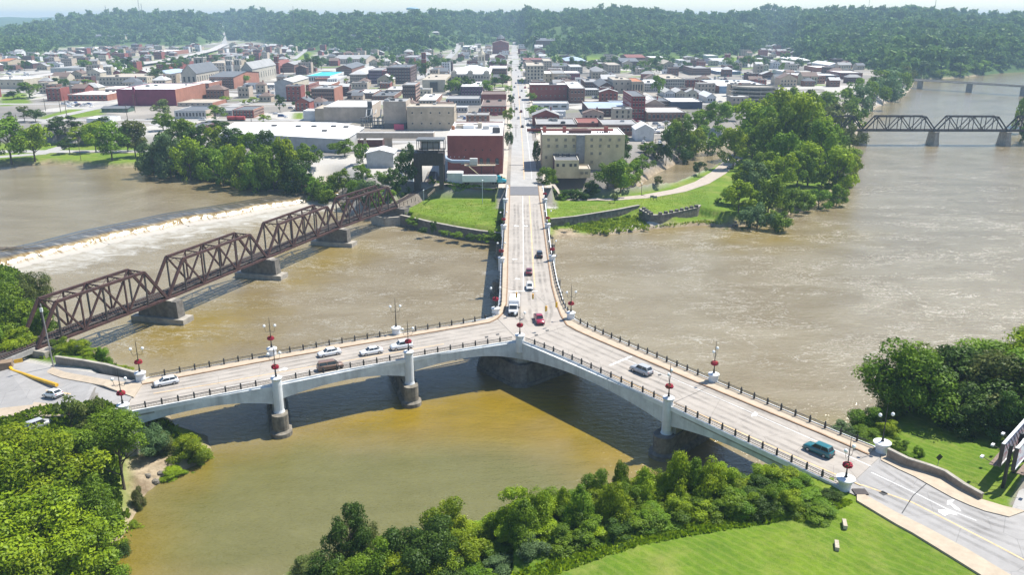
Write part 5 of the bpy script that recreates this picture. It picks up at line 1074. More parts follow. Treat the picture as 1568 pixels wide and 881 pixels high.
# street and yard trees scattered through town
tw = [(480, 95), (400, 92), (420, 96), (440, 104), (455, 100), (483, 96), (520, 84), (598, 132), (640, 112), (652, 122), (688, 145), (700, 143), (718, 145), (745, 128), (758, 136), (770, 133), (745, 148), (720, 90), (730, 92), (705, 94), (215, 108), (200, 112), (184, 107), (180, 114), (168, 112), (202, 122), (240, 128), (236, 118), (270, 106), (280, 104), (265, 112), (332, 103), (340, 92), (355, 88), (362, 84), (375, 88), (385, 90), (395, 86), (368, 132), (376, 125), (390, 124), (325, 100), (140, 88), (152, 90), (165, 88), (185, 88), (95, 92), (40, 94), (55, 94), (30, 96), (36, 108), (12, 110), (182, 100), (175, 84),
      (925, 103), (936, 101), (948, 98), (930, 95), (960, 110), (970, 112), (980, 112), (1006, 148), (998, 112), (988, 118), (1005, 90), (1075, 84), (1085, 84), (1073, 88), (1140, 103), (1148, 103), (1157, 103), (1180, 104), (1190, 104), (1135, 94), (1160, 92), (1205, 96), (1212, 84), (1222, 86), (1230, 92), (1238, 90), (1244, 103), (1255, 92), (1265, 96), (1270, 104), (1285, 98), (1300, 100), (1222, 106), (1200, 108), (990, 86), (1020, 86), (850, 95), (860, 96), (875, 95), (905, 98), (805, 92), (812, 90), (820, 92), (796, 96), (798, 88), (792, 82), (300, 92), (312, 94), (290, 96), (470, 100), (500, 100), (490, 106), (535, 100), (640, 96), (660, 92), (673, 96), (650, 100), (612, 92), (630, 90), (590, 90), (575, 88), (602, 86), (565, 84)]
tw += [(R_.uniform(0, 1240), R_.uniform(80, 112)) for _ in range(150)] + [(R_.uniform(830, 1100), R_.uniform(84, 100)) for _ in range(20)]
FARTREES = []
for x, yb in tw:
    v = hit(x + R_.uniform(-2, 2), yb); w = R_.uniform(8, 17)
    if v.y > 2300 or abs(v.x - 5) < 12: continue
    if yb < 103: FARTREES.append((v.x, v.y, w)); continue
    tree(v.x, v.y, w, R_.uniform(.85, 1.15) * w + 1, 'round', R_.choice(['mid', 'mid', 'dark', 'blue']), z=v.z, label='leafy town tree', group='trees scattered through the town', tier='far')
# ------------------------------------------------------------------ forest on the hills (one mass)
def cleared(x, y):
    """open ground on the lower slopes, mostly left of the main street"""
    px = azpx(x, y); B = hill_base(px); t = np.clip((y - B) / 520, 0, 1)
    return fbm(x, y, 240, 8) > np.where(px < 830, -.05 + 1.05 * t, .85)
def forest():
    n = 24000; r = np.random.default_rng(5); y = 950 + 3000 * r.random(n) ** 1.25; px = r.uniform(-160, 1740, n); x = (px - 784) / F * (y * CP + 20)
    B = hill_base(px);  road = np.abs(px - (783 + (y - 2000) * .004)) < 3
    ok = (y > B - 10 + 25 * fbm(x, y, 90, 3)) & ~(cleared(x, y) & (r.random(n) < .88)) & ~(road & (y < 2250)) & (sdist(x, y, LOWER) < -8)
    hwd = pdist(x, y, hw); ok &= hwd > 26
    for q in GRASS_PATCH[2:]: ok &= sdist(x, y, q) < 0
    ok &= (y < np.maximum(B + 700, 2350) + 500) | (r.random(n) < .4)
    x, y = x[ok], y[ok]; ft = np.array(FARTREES); x = np.concatenate([x, ft[:, 0]]); y = np.concatenate([y, ft[:, 1]]); z = H(x, y); n = len(x)
    # town-side canopy between the houses
    protos = [crown_mesh('forest_crown', 10, 170, .12, 'round', LEAF['forest'], 90 + k) for k in range(4)]
    coll = bpy.data.collections.new('forest_crowns')
    for k, pm in enumerate(protos):
        pm.transform(Matrix.Translation((0, 0, -.15))); o = bpy.data.objects.new('forest_crown', pm); coll.objects.link(o)
    me = bpy.data.meshes.new('forest'); me.vertices.add(n); me.vertices.foreach_set('co', np.stack([x, y, z - .5], 1).astype(np.float32).ravel())
    sc = (13 + 19 * r.random(n) ** 1.7) * np.where(y > 2500, 1.3, 1); at = me.attributes.new('size', 'FLOAT', 'POINT'); at.data.foreach_set('value', sc.astype(np.float32))
    sc[-len(ft):] = ft[:, 2]; at.data.foreach_set('value', sc.astype(np.float32))
    me.update(); ob = link(bpy.data.objects.new('forest', me)); tag(ob, 'dense green woods covering the hills and edges behind the town', 'forest', kind='stuff')
    ng = bpy.data.node_groups.new('scatter', 'GeometryNodeTree'); ng.interface.new_socket('Geometry', in_out='INPUT', socket_type='NodeSocketGeometry'); ng.interface.new_socket('Geometry', in_out='OUTPUT', socket_type='NodeSocketGeometry')
    N, L = ng.nodes, ng.links; gi = N.new('NodeGroupInput'); go = N.new('NodeGroupOutput'); m2p = N.new('GeometryNodeMeshToPoints'); iop = N.new('GeometryNodeInstanceOnPoints'); ci = N.new('GeometryNodeCollectionInfo')
    ci.inputs['Collection'].default_value = coll; ci.inputs['Separate Children'].default_value = True; ci.inputs['Reset Children'].default_value = True
    iop.inputs['Pick Instance'].default_value = True
    sz = N.new('GeometryNodeInputNamedAttribute'); sz.data_type = 'FLOAT'; sz.inputs['Name'].default_value = 'size'
    rv = N.new('FunctionNodeRandomValue'); rv.data_type = 'FLOAT_VECTOR'; rv.inputs[0].default_value = (0, 0, 0); rv.inputs[1].default_value = (.1, .1, 6.28)
    L.new(gi.outputs[0], m2p.inputs[0]); L.new(m2p.outputs[0], iop.inputs['Points']); L.new(ci.outputs[0], iop.inputs['Instance']); L.new(rv.outputs[0], iop.inputs['Rotation']); L.new(sz.outputs[0], iop.inputs['Scale']); L.new(iop.outputs[0], go.inputs[0])
    ob.modifiers.new('scatter', 'NODES').node_group = ng
forest()
# ================================================================== BUILDINGS
WC = {'brick': (.27, .078, .062), 'brown': (.20, .10, .075), 'dkbrick': (.105, .048, .045), 'orange': (.34, .15, .10), 'magenta': (.215, .035, .075), 'purple': (.135, .065, .125), 'tan': (.45, .37, .27), 'cream': (.50, .45, .35), 'beige': (.47, .39, .31),
      'yellow': (.60, .50, .31), 'grey': (.33, .33, .33), 'ltgrey': (.46, .46, .45), 'white': (.66, .66, .65), 'blue': (.20, .29, .40), 'navy': (.05, .06, .10), 'stone': (.42, .39, .33), 'red': (.27, .045, .05), 'slate': (.11, .12, .13), 'green': (.10, .16, .12)}
RC = {'white': (.74, .74, .73), 'grey': (.30, .30, .30), 'dark': (.085, .085, .09), 'slate': (.13, .14, .155), 'cyan': (.045, .42, .52), 'blue': (.34, .42, .52), 'red': (.22, .075, .06), 'brown': (.17, .12, .10), 'ltgrey': (.47, .47, .46), 'tan': (.42, .37, .30), 'orange': (.42, .17, .08)}
def wm(c): return plain('wall_' + c, WC[c], .9, .16, .25, bmp=.15, streak=.22, dirt=tuple(v * .45 for v in WC[c]))
def rm(c): return plain('roof_' + c, RC[c], .85, .14, .12, streak=0, bmp=.1) if c != 'white' else plain('roof_white', RC[c], .75, .08, .15)
TRIM = plain('stone_trim', (.50, .47, .42), .85, .1, 1)
def windows(mb, tb, x0, x1, y, z0, z1, nf, nc, side=0, ww=1.2, wh=1.7, sill=True):
    """rows of framed panes on a wall; side 0 = front (faces -y), 1 = right (+x), -1 = left (-x)"""
    L = x1 - x0; fh = (z1 - z0) / nf; cw = L / nc; w = min(ww, cw * .55); h = min(wh, fh * .58)
    for i in range(nf):
        for j in range(nc):
            u = x0 + cw * (j + .5); z = z0 + fh * (i + .52)
            if side == 0: mb.box((u, y - .02, z), (w, .16, h)); tb.box((u, y - .07, z - h / 2 - .12), (w + .3, .26, .18)); tb.box((u, y - .06, z + h / 2 + .12), (w + .24, .2, .2))
            else: mb.box((y + .02 * side, u, z), (.16, w, h)); tb.box((y + .07 * side, u, z - h / 2 - .12), (.26, w + .3, .18)); tb.box((y + .06 * side, u, z + h / 2 + .12), (.2, w + .24, .2))
BID = []
FOOT = []
def building(label, x0, x1, yt, yb, yk, wall, roof, fl=2, nc=5, rtype='flat', side='', sidewall=None, units=0, z0=None, cat='building', name='building', lm=None, ww=1.2, wh=1.7, win=True, rise=None, group=None):
    xc = (x0 + x1) / 2; g = V(xc, yb, z0) if z0 is not None else hit(xc, yb); Y, zg = g.y, g.z
    d = Y * CP + (CZ - zg) * SP; xa, xb = (x0 - 784) / F * d, (x1 - 784) / F * d; zt = z_at(xc, Y, yt); zt = max(zt, zg + 2.6)
    dep = 12.0
    kk = math.tan(PITCH + math.atan((yk - 440.5) / F))
    if kk > 0.004: dep = min(max((CZ - zt) / kk - Y, 6), 90)
    return block(label, xa, xb, Y, zg, zt, dep, wall, roof, fl, nc, rtype, side, sidewall, units, cat, name, lm, ww, wh, win, rise, group)
def block(label, xa, xb, Y, zg, zt, dep, wall, roof, fl=2, nc=5, rtype='flat', side='', sidewall=None, units=0, cat='building', name='building', lm=None, ww=1.2, wh=1.7, win=True, rise=None, group=None):
    w, h = xb - xa, zt - zg; e = empty(name, ((xa + xb) / 2, Y + dep / 2, zg - .3), 0, label, cat, group)
    e['_base'] = label; FOOT.append((xa - 2, xb + 2, Y - 2, Y + dep + 2))
    if lm: LM.append((lm, (xa + xb) / 2, Y + dep / 2))
    hx, hy, hz = w / 2, dep / 2, h + .3
    sw = wm(sidewall or wall); mb = MB(); t = .35
    def q(a, mi): mb.add(a, [(0, 1, 2, 3)], mi)
    q([(-hx, -hy, 0), (hx, -hy, 0), (hx, -hy, hz), (-hx, -hy, hz)], 0); q([(hx, hy, 0), (-hx, hy, 0), (-hx, hy, hz), (hx, hy, hz)], 0)
    q([(hx, -hy, 0), (hx, hy, 0), (hx, hy, hz), (hx, -hy, hz)], 1); q([(-hx, hy, 0), (-hx, -hy, 0), (-hx, -hy, hz), (-hx, hy, hz)], 1)
    RM = rm(roof)
    if rtype == 'flat':
        ix, iy = hx - t, hy - t
        for a, b, c, d_ in (((-hx, -hy), (hx, -hy), (ix, -iy), (-ix, -iy)), ((hx, -hy), (hx, hy), (ix, iy), (ix, -iy)), ((hx, hy), (-hx, hy), (-ix, iy), (ix, iy)), ((-hx, hy), (-hx, -hy), (-ix, -iy), (-ix, iy))):
            q([(*a, hz), (*b, hz), (*c, hz), (*d_, hz)], 2)
        dp = .45
        for a, b in (((-ix, -iy), (-ix, iy)), ((-ix, iy), (ix, iy)), ((ix, iy), (ix, -iy)), ((ix, -iy), (-ix, -iy))):
            q([(*a, hz - dp), (*b, hz - dp), (*b, hz), (*a, hz)], 0)
        mb.build('wall', [wm(wall), sw, TRIM if roof != 'white' else rm('white')], e)
        MB().add([(-ix, -iy, hz - dp), (ix, -iy, hz - dp), (ix, iy, hz - dp), (-ix, iy, hz - dp)], [(0, 1, 2, 3)]).build('roof', RM, e)
        for k in range(units):
            ux, uy = random.uniform(-.38, .38) * w, random.uniform(-.35, .35) * dep; s_ = random.uniform(1.2, 2.6)
            MB().box((ux, uy, hz - dp + s_ * .3), (s_ * 1.3, s_, s_ * .6)).box((ux, uy, hz - dp + s_ * .64), (s_ * .7, s_ * .6, s_ * .1)).build('roof_unit', random.choice([GCONC, rm('ltgrey'), rm('dark')]), e)
    else:
        mb.build('wall', [wm(wall), sw], e); rs = rise or min(w, dep) * .28; ov = .5; r = MB(); HX, HY = hx + ov, hy + ov; o = hz - .05
        if rtype == 'gx':    # ridge runs along x
            v = [(-HX, -HY, o), (HX, -HY, o), (HX, 0, o + rs), (-HX, 0, o + rs), (HX, HY, o), (-HX, HY, o)]; r.add([(a, b, c + .25) for a, b, c in v] + v, [(0, 1, 2, 3), (3, 2, 4, 5), (7, 6, 9, 8), (8, 9, 11, 10), (0, 6, 7, 1), (4, 10, 11, 5)])
            MB().add([(hx, -hy, hz), (hx, hy, hz), (hx, 0, hz + rs)], [(0, 1, 2)]).add([(-hx, hy, hz), (-hx, -hy, hz), (-hx, 0, hz + rs)], [(0, 1, 2)]).build('gable', sw, e)
        elif rtype == 'gy':
            v = [(-HX, -HY, o), (0, -HY, o + rs), (0, HY, o + rs), (-HX, HY, o), (HX, -HY, o), (HX, HY, o)]; r.add([(a, b, c + .25) for a, b, c in v] + v, [(0, 1, 2, 3), (1, 4, 5, 2), (9, 8, 7, 6), (8, 11, 10, 7), (0, 6, 7, 1), (1, 7, 10, 4), (0, 3, 9, 6), (4, 10, 11, 5)])
            MB().add([(-hx, -hy, hz), (hx, -hy, hz), (0, -hy, hz + rs)], [(0, 1, 2)]).add([(hx, hy, hz), (-hx, hy, hz), (0, hy, hz + rs)], [(0, 1, 2)]).build('gable', wm(wall), e)
        else:                # hip
            k = min(hx, hy) * .8; v = [(-HX, -HY, o), (HX, -HY, o), (HX, HY, o), (-HX, HY, o), (-hx + k, -hy + k, o + rs), (hx - k, -hy + k, o + rs), (hx - k, hy - k, o + rs), (-hx + k, hy - k, o + rs)]
            r.add(v, [(0, 1, 5, 4), (1, 2, 6, 5), (2, 3, 7, 6), (3, 0, 4, 7), (4, 5, 6, 7), (3, 2, 1, 0)])
        ro = r.build('roof', RM, e)
        if units: MB().box((hx * .4, 0, o + rs + .3), (.8, .8, 2.2)).build('chimney', wm('brick'), ro)
    if win and fl:
        g, tb = MB(), MB(); zb = .8 + .3
        windows(g, tb, -hx + .5, hx - .5, -hy, zb, hz - .7, fl, nc, 0, ww, wh)
        nd = max(1, int(dep / (w / nc)))
        if 'r' in side: windows(g, tb, -hy + .5, hy - .5, hx, zb, hz - .7, fl, min(nd, 10), 1, ww, wh)
        if 'l' in side: windows(g, tb, -hy + .5, hy - .5, -hx, zb, hz - .7, fl, min(nd, 10), -1, ww, wh)
        tag(g.build('window', GLASS, e), kind='stuff'); tag(tb.build('window_trim', TRIM, e), kind='stuff')
    if rtype == 'flat' and w > 8 and win and wall in ('brick', 'brown', 'dkbrick', 'purple', 'magenta', 'tan', 'stone', 'cream', 'red'):
        MB().box((0, -hy - .12, hz - .3), (w + .3, .3, .5)).build('cornice', TRIM, e)
    BID.append(e); return e
B_ = building
# --- left of town
B_('long magenta brick store with flat white roof and orange side wall', 181, 271, 136.5, 162, 127, 'magenta', 'white', 0, 3, side='', sidewall='orange', units=3, lm='the magenta brick store', win=False)
e = BID[-1]; MB().box((-9, -(FOOT[-1][3] - FOOT[-1][2]) / 2 + 1.6, 7), (1.5, 1.2, 15)).build('pilaster', wm('magenta'), e)
B_('low brick shop row with white roof facing a car park', 105, 165, 144.5, 154.5, 138, 'brick', 'white', 1, 9, sidewall='orange', units=2, lm='the low brick shop row', ww=2.5, wh=2.2)
B_('second low white-roofed brick shop behind the row', 148, 178, 136, 141, 131, 'brown', 'white', 1, 6)
B_('cream arcaded school-like building with flat roof', 152, 226, 117.5, 131, 112, 'cream', 'tan', 2, 14, units=3, lm='the cream arcaded building', side='r')
B_('wide grey warehouse with enormous flat roof', 78, 130, 104, 112.5, 95, 'ltgrey', 'grey', 0, 3, win=False, lm='the wide grey warehouse')
B_('white L-shaped shop with long bright roof', 131, 168, 106, 112, 98, 'white', 'white', 1, 8)
B_('dark purple low shed in the left distance', 50, 90, 96.5, 101, 93.5, 'purple', 'slate', 1, 8)
B_('small building with orange roof at the left frame edge', -6, 9, 95, 103, 92, 'tan', 'orange', 1, 2, 'gx')
B_('white and cream shop at the left frame edge', -20, 38, 121, 136, 116, 'cream', 'white', 1, 6, units=2)
B_('dark red low shop with white canopy', 42, 78, 119.5, 125.5, 115, 'dkbrick', 'white', 1, 7)
B_('cream flat shop beside the dark red shop', 30, 52, 121, 133, 116, 'cream', 'ltgrey', 1, 4)
B_('house with pale blue hipped roof', 226, 257, 113.5, 121, 108, 'beige', 'blue', 1, 7, 'hip', lm='the blue-roofed house', rise=3)
B_('small dark brick block beside the highway', 240, 259, 98, 108, 93, 'brick', 'grey', 3, 4, lm='the small dark block by the highway')
B_('dark low building under the highway slope', 262, 302, 98.5, 103, 95, 'navy', 'dark', 1, 9)
B_('brick shop beside the highway bend', 324, 350, 83, 89, 79, 'brick', 'grey', 2, 5)
B_('cream mansion-like building on the wooded hill', 131, 188, 55, 62, 51, 'cream', 'slate', 2, 14, 'gx', lm='the cream hillside building', rise=4)
B_('row of tan roofed blocks below the hill woods', 110, 143, 73, 77, 71, 'tan', 'white', 1, 10)
B_('brick school-like row in the left distance', 228, 262, 78, 84, 75, 'orange', 'white', 1, 10)
B_('long pinkish row of flats at the forest edge', 262, 290, 73, 78, 71, 'beige', 'brown', 2, 10)
# churches
B_('pale gothic church nave with steep gable front', 279, 302, 113, 130, 107, 'stone', 'slate', 1, 3, 'gy', rise=9, ww=2, wh=5, lm='the pale gothic church', cat='church', name='church', side='r')
def tower(label, x0, x1, yt, yb, wall, cat='tower', spire=0, pin=True, lm=None, z0=None, arch=True, dep=None):
    xc = (x0 + x1) / 2; g = hit(xc, yb); d = g.y * CP + (CZ - g.z) * SP; w = (x1 - x0) / F * d; zt = z_at(g.x, g.y, yt); h = max(6, zt - g.z)
    e = empty('church_tower' if cat != 'mast' else 'mast', (g.x, g.y, g.z - .3), 0, label, cat); hs = h - spire
    mb = MB().box((0, 0, hs * .33), (w, w, hs * .66)).box((0, 0, hs * .66 + hs * .16), (w * .9, w * .9, hs * .34)); mb.build('wall', wm(wall), e)
    MB().box((0, 0, hs * .66), (w * 1.04, w * 1.04, .5)).box((0, 0, hs * .99), (w * .98, w * .98, .6)).build('cornice', TRIM, e)
    gl = MB()
    for s in (-.2, .2): gl.box((s * w, -w * .46, hs * .82), (w * .16, .2, hs * .2)); gl.box((w * .46, s * w, hs * .82), (.2, w * .16, hs * .2)); gl.box((s * w, -w * .51, hs * .4), (w * .14, .2, hs * .14)); gl.box((-w * .46, s * w, hs * .82), (.2, w * .16, hs * .2))
    gl.build('louvre', GLASS, e)
    if pin:
        for sx in (-1, 1):
            for sy in (-1, 1): MB().box((sx * w * .4, sy * w * .4, hs + .8), (w * .14, w * .14, 2.4), top=(.3, .3)).build('pinnacle', wm(wall), e)
    if spire: MB().lathe((0, 0, hs), [(w * .5, 0), (w * .33, spire * .4), (.1, spire)], 8).build('spire', rm('slate'), e)
    FOOT.append((g.x - w, g.x + w, g.y - w, g.y + w))
    if lm: LM.append((lm, g.x, g.y))
    return e
tower('tall pale stone church tower with tapering corner piers', 302, 318, 87, 124, 'stone', lm='the pale church tower')
tower('right-hand grey stone tower of the cathedral', 361, 371, 90, 119, 'stone')
tower('left-hand grey stone tower of the cathedral', 348, 357, 92, 116, 'grey')
B_('grey cathedral nave with buttressed side and pitched roof', 371, 388, 106, 128, 98, 'stone', 'grey', 1, 2, 'gy', rise=7, side='r', ww=1.6, wh=6, cat='church', name='church', lm='the grey cathedral')
B_('square brick annex with bright white roof beside the gothic church', 294, 321, 127, 141, 121.5, 'orange', 'white', 1, 5, side='r', units=1)
B_('four-storey brick apartment house with slate roof and orange end wall', 322, 359, 118, 136, 110, 'brown', 'slate', 4, 9, 'gx', sidewall='orange', rise=3, lm='the brick apartment house')
B_('pale stone hall behind the gothic church tower', 316, 345, 96, 112, 91, 'tan', 'tan', 3, 7)
B_('brick hall with dark lintels left of the cathedral', 326, 346, 100, 112, 96, 'brown', 'grey', 3, 6)
B_('low white-roofed walkway building before the cathedral', 372, 420, 129.5, 134, 126.5, 'grey', 'white', 1, 14)
B_('slate-roofed riverside garage with big arched door', 268, 316, 169, 182, 162, 'ltgrey', 'slate', 1, 9, side='', lm='the slate-roofed garage', ww=2.4, wh=3, sidewall='beige')
B_('brick corner shop with slate roof and white framed windows', 357, 389, 167.5, 180.5, 162, 'brick', 'slate', 2, 6, side='r', sidewall='orange', lm='the brick corner shop')
B_('dull grey shed between garage and corner shop', 317, 356, 169, 178, 164, 'grey', 'grey', 1, 6)
B_('low beige roofed shed behind the slate garage', 272, 326, 157, 163, 151, 'beige', 'tan', 1, 6, sidewall='orange')
B_('tiny brick building with white framed windows behind the riverbank trees', 287, 310, 194, 205, 187, 'dkbrick', 'slate', 1, 4, ww=1.5)
B_('low dark pavilion roof in the left yard', 156, 196, 168, 172, 164, 'green', 'slate', 1, 4, 'gx', rise=1.2)
B_('long white tank-like shed beside the riverside road', 133, 169, 181, 188, 177, 'white', 'white', 0, 2, win=False)
# big white roofed warehouse (skewed to the grid)
zR = 17.0; rp = GP([(331, 205.5), (398, 207), (470, 211), (529, 214), (557, 196), (514, 188.5), (430, 187.5), (360, 188)], zR); cx_, cy_ = np.mean(rp, 0); e = empty('warehouse', (cx_, cy_, 9.7), 0, 'huge low warehouse with brilliant white roof and dark vents', 'warehouse'); LM.append(('the huge white warehouse', cx_, cy_))
loc = [(a - cx_, b - cy_) for a, b in rp]; MB().prism(loc, -1, zR - 9.7).build('wall', wm('ltgrey'), e); MB().prism([(a * 1.01, b * 1.01) for a, b in loc], zR - 9.69, zR - 9.35).build('roof', rm('white'), e)
for px_, py_ in ((457, 195), (481, 195), (511, 195), (530, 196), (497, 202), (420, 194)):
    a, b = G(px_, py_, zR); MB().box((a - cx_, b - cy_, zR - 9.0), (2.6, 2.6, .9)).build('roof_vent', rm('dark'), e)
FOOT.append((cx_ - 65, cx_ + 65, cy_ - 28, cy_ + 35))
B_('small white flat shed beside the warehouse', 465, 483, 169.5, 185, 166, 'white', 'white', 0, 2, win=False)
# mill complex
B_('weathered grey-beige mill hall with white roof', 497, 567, 163.5, 187.5, 153, 'beige', 'white', 0, 1, win=False, units=0, lm='the weathered beige mill hall', sidewall='beige')
B_('lower left wing of the weathered beige mill hall', 483, 497, 166, 187.5, 160, 'tan', 'tan', 0, 1, win=False)
tower('dark stair tower on the beige mill hall', 564, 571, 154, 188, 'slate', pin=False)
B_('beige mill block with rooftop machinery and dark loading bay', 588, 623, 155, 196, 150, 'beige', 'grey', 0, 1, win=False, units=5)
B_('blank beige mill block with small square openings', 624, 696, 163, 199.5, 158, 'tan', 'tan', 2, 5, ww=.9, wh=.9, units=2, lm='the blank beige mill block', side='r')
e = BID[-1]; hx_ = 14
B_('dark open loading bay with pink doorway below the beige mill', 588, 622, 188, 197.5, 186.5, 'slate', 'ltgrey', 0, 2, win=False)
MB().box((3, -7.5, 2), (6, .3, 3.4)).build('door', plain('pink_door', (.55, .08, .16), .6, .1, 1), BID[-1])
B_('long beige conveyor gallery on stilts before the mill', 546, 664, 205, 211, 201, 'beige', 'white', 0, 1, win=False, z0=17)
e = BID[-1]
for dx_ in (-16, -4, 13): MB().box((dx_, 0, -3.6), (3.6 if dx_ == -4 else 1, 3, 8.0)).build('leg', wm('beige'), e)
B_('dark brick base under the left conveyor gallery', 548, 586, 214, 225, 208, 'dkbrick', 'ltgrey', 0, 1, win=False)
B_('small white steel shed with gabled roof on the riverbank', 562, 603, 235, 257, 229, 'ltgrey', 'white', 0, 1, 'gy', win=False, lm='the white riverbank shed', sidewall='white', rise=1.6)
a = V(581, 257, 8.5); tag(MB().lathe((a.x, a.y, 8.3), [(1.6, 0), (1.6, 4.6), (1.3, 5.2), (.3, 5.5)], 16).build('storage_tank', WHITE), 'white upright tank at the corner of the riverbank shed', 'tank')
# process piping beside the mill
e = empty('pipe_rack', (*G(573, 196, 10.5), 10.3), 0, 'tangle of grey pipes and platforms beside the beige mill hall', 'machinery')
for k in range(7): MB().box((-8 + k * 2.7, 0, 3.5), (.3, .3, 7)).box((-8 + k * 2.7, 3, 3.5), (.3, .3, 7)).build('post', GCONC, e)
for k in range(3): MB().box((0, 1.5, 2 + 2.2 * k), (17, 3.4, .15)).build('platform', DARKSTEEL, e)
for k in range(5): MB().tube([(-7 + k * 3, 1, 0), (-7 + k * 3, 1, 6 + k % 3), (-5 + k * 3, 2, 7 + k % 3), (-5 + k * 3, 5, 11)], .35, 8).build('pipe', rm('ltgrey'), e)
# red brick mill by the bridge
B_('tall red brick mill beside the bridge end with white roof', 686, 770, 207.5, 268, 186, 'brick', 'white', 0, 1, win=False, lm='the red brick mill', z0=9.6, sidewall='dkbrick')
e = BID[-1]; S0 = e.location.copy()
def mill_pt(px, py): # point on the front face
    x = (px - 784) / F; Y = FOOT[-1][2] + 2; return Vector((x * (Y * CP + (CZ - z_at(0, Y, py)) * SP), Y, z_at(0, Y, py))) - S0
for px_, py_ in ((737, 247), (747.5, 247), (761, 247), (709, 247)):
    c = mill_pt(px_, py_); w_o = MB().box((c.x, c.y - .03, c.z), (1.5, .2, 2.2)).box((c.x, c.y - .03, c.z + 1.2), (1.0, .2, .35)).build('window', GLASS, e); MB().box((c.x, c.y - .1, c.z - 1.2), (1.9, .35, .2)).build('sill', TRIM, w_o)
for px_ in (713, 726, 739, 751): c = mill_pt(px_, 229.5); MB().box((c.x, c.y - .03, c.z), (.5, .2, .5)).build('vent', GLASS, e)
for px_ in (690, 696, 703, 711): c = mill_pt(px_, 240); MB().box((c.x, c.y - .15, c.z), (.3, .4, .3)).build('tie_plate', WHITE, e)
zr_ = z_at(0, FOOT[-1][2] + 2, 207.5) - S0.z
for x_, y_, sx, sy, sz, mt in ((9, -14, 3.4, 2.4, 2.2, 'dark'), (-4, 2, 5, 4, 1.6, 'white'), (1, 5, 2, 6, 2.2, 'tan'), (-8, 6, 4, 8, 1.2, 'tan'), (-11, -2, 1.5, 1.5, 1.5, 'orange'), (4, 0, 3, 3, 1.3, 'ltgrey'), (7, 10, 6, 5, .9, 'white')):
    MB().box((x_, y_, zr_ + sz / 2 - .4), (sx, sy, sz)).box((x_, y_, zr_ + sz - .35), (sx * .8, sy * .8, .2)).build('roof_unit', rm(mt), e)
for k in range(5): MB().tube([(-10 + k * 2, 4, zr_), (-10 + k * 2, 6, zr_ + 1), (-4 + k * 2, 9, zr_ + 1)], .18, 6).build('roof_pipe', RUST, e)
# black steel bin over the tracks
c0_ = V(658, 287, 8.5); e = empty('steel_bin', (c0_.x, c0_.y, 8.2), 0, 'black steel bin on legs straddling the railway track', 'bin tower'); LM.append(('the black steel bin', c0_.x, c0_.y))
u = .262
for sx in (-1, 1):
    for sy in (0, 1): MB().box((sx * 5.0, sy * 7, 6), (2.6 if sx < 0 else 1.8, 1.2, 13)).build('leg', DARKSTEEL, e)
MB().box((0, 3.4, 12.0), (12.2, 8.4, 5.2)).build('hopper', DARKSTEEL, e)
for k in range(9): MB().box((-5.6 + k * 1.4, -.95, 12), (.25, .35, 5.2)).build('rib', DARKSTEEL, e)
MB().tube([(-3, 3.4, 17.2), (4.2, 3.4, 17.2)], 1.8, 14).build('tank', rm('grey'), e)
for z_ in (15.2, 19.6): MB().box((.8, -.4, z_), (11.2, .35, .5)).box((.8, 7, z_), (11.2, .35, .5)).build('beam', GCONC if z_ > 16 else DARKSTEEL, e)
for k in range(6): MB().box((-4.7 + k * 2.2, -.4, 17.4), (.25, .25, 4.4)).box((-4.7 + k * 2.2, 7, 17.4), (.25, .25, 4.4)).build('post', DARKSTEEL, e)
MB().box((.8, 3.4, 19.9), (11.4, 8, .25)).build('roof', rm('slate'), e)
p_ = [V(680, 238, 19) - e.location, V(684, 244, 17.8) - e.location, V(692, 247, 17) - e.location, V(722, 247.5, 17) - e.location]
o = MB().tube([Vector(q) for q in p_], .75, 10).build('conveyor_pipe', rm('blue'), e)
a = V(629, 279, 7.6); e = empty('hut', (a.x, a.y, 7.2), 0, 'tiny pale blue hut with peaked roof by the track', 'hut'); MB().box((0, 0, 2), (2.3, 2.3, 4)).build('wall', plain('pale_blue', (.36, .46, .55), .8, .1, 1), e); MB().box((0, 0, 4.4), (2.9, 2.9, 1.0), top=(.1, .1)).build('roof', rm('ltgrey'), e); MB().box((-.3, -1.16, 2.4), (.7, .06, .9)).build('window', GLASS, e)
# loading dock wall, silo shed, gantry
a, b = V(684, 291, 5.0), V(775, 291, 5.0); mb = MB(); mb.box(((a.x + b.x) / 2, a.y + .8, 6.3), (b.x - a.x, 1.6, 6.4)); tag(mb.build('dock_wall', GCONC), 'grey concrete loading dock wall below the red brick mill', 'wall')
mb = MB(); mb.box(((a.x + b.x) / 2, a.y + 9, 6.8), (b.x - a.x, 15, 5.3)); tag(mb.build('dock_yard', ASPH), kind='structure')
a = V(697, 281, 9.5); e = empty('container_shed', (a.x, a.y + 2, 9.45), 0, 'ribbed white steel shed on the loading dock', 'shed'); MB().box((0, 0, 2.2), (6.6, 3.4, 4.4)).build('wall', WHITE, e); MB().box((0, 0, 4.65), (6.9, 3.9, .5), top=(.96, .5)).build('roof', rm('white'), e)
for k in range(12): MB().box((-3.1 + k * .56, -1.74, 2.2), (.12, .1, 4.3)).build('rib', WHITE, e)
a = V(735, 279, 9.5); e = empty('catwalk', (a.x, a.y + 1.2, 9.45), 0, 'tan steel catwalk with stair over the white trailer', 'catwalk')
MB().box((0, 0, 7.0), (13, 2.4, .35)).build('deck', wm('tan'), e)
for k in range(14): MB().box((-6.4 + k, -1.15, 7.7), (.07, .07, 1.2)).build('rail_post', wm('tan'), e)
MB().box((0, -1.15, 8.3), (13, .08, .08)).build('handrail', wm('tan'), e)
for x_ in (0.6, 5.8): MB().box((x_, -1, 3.5), (.22, .22, 7)).box((x_, 1, 3.5), (.22, .22, 7)).build('leg', DARKSTEEL, e)
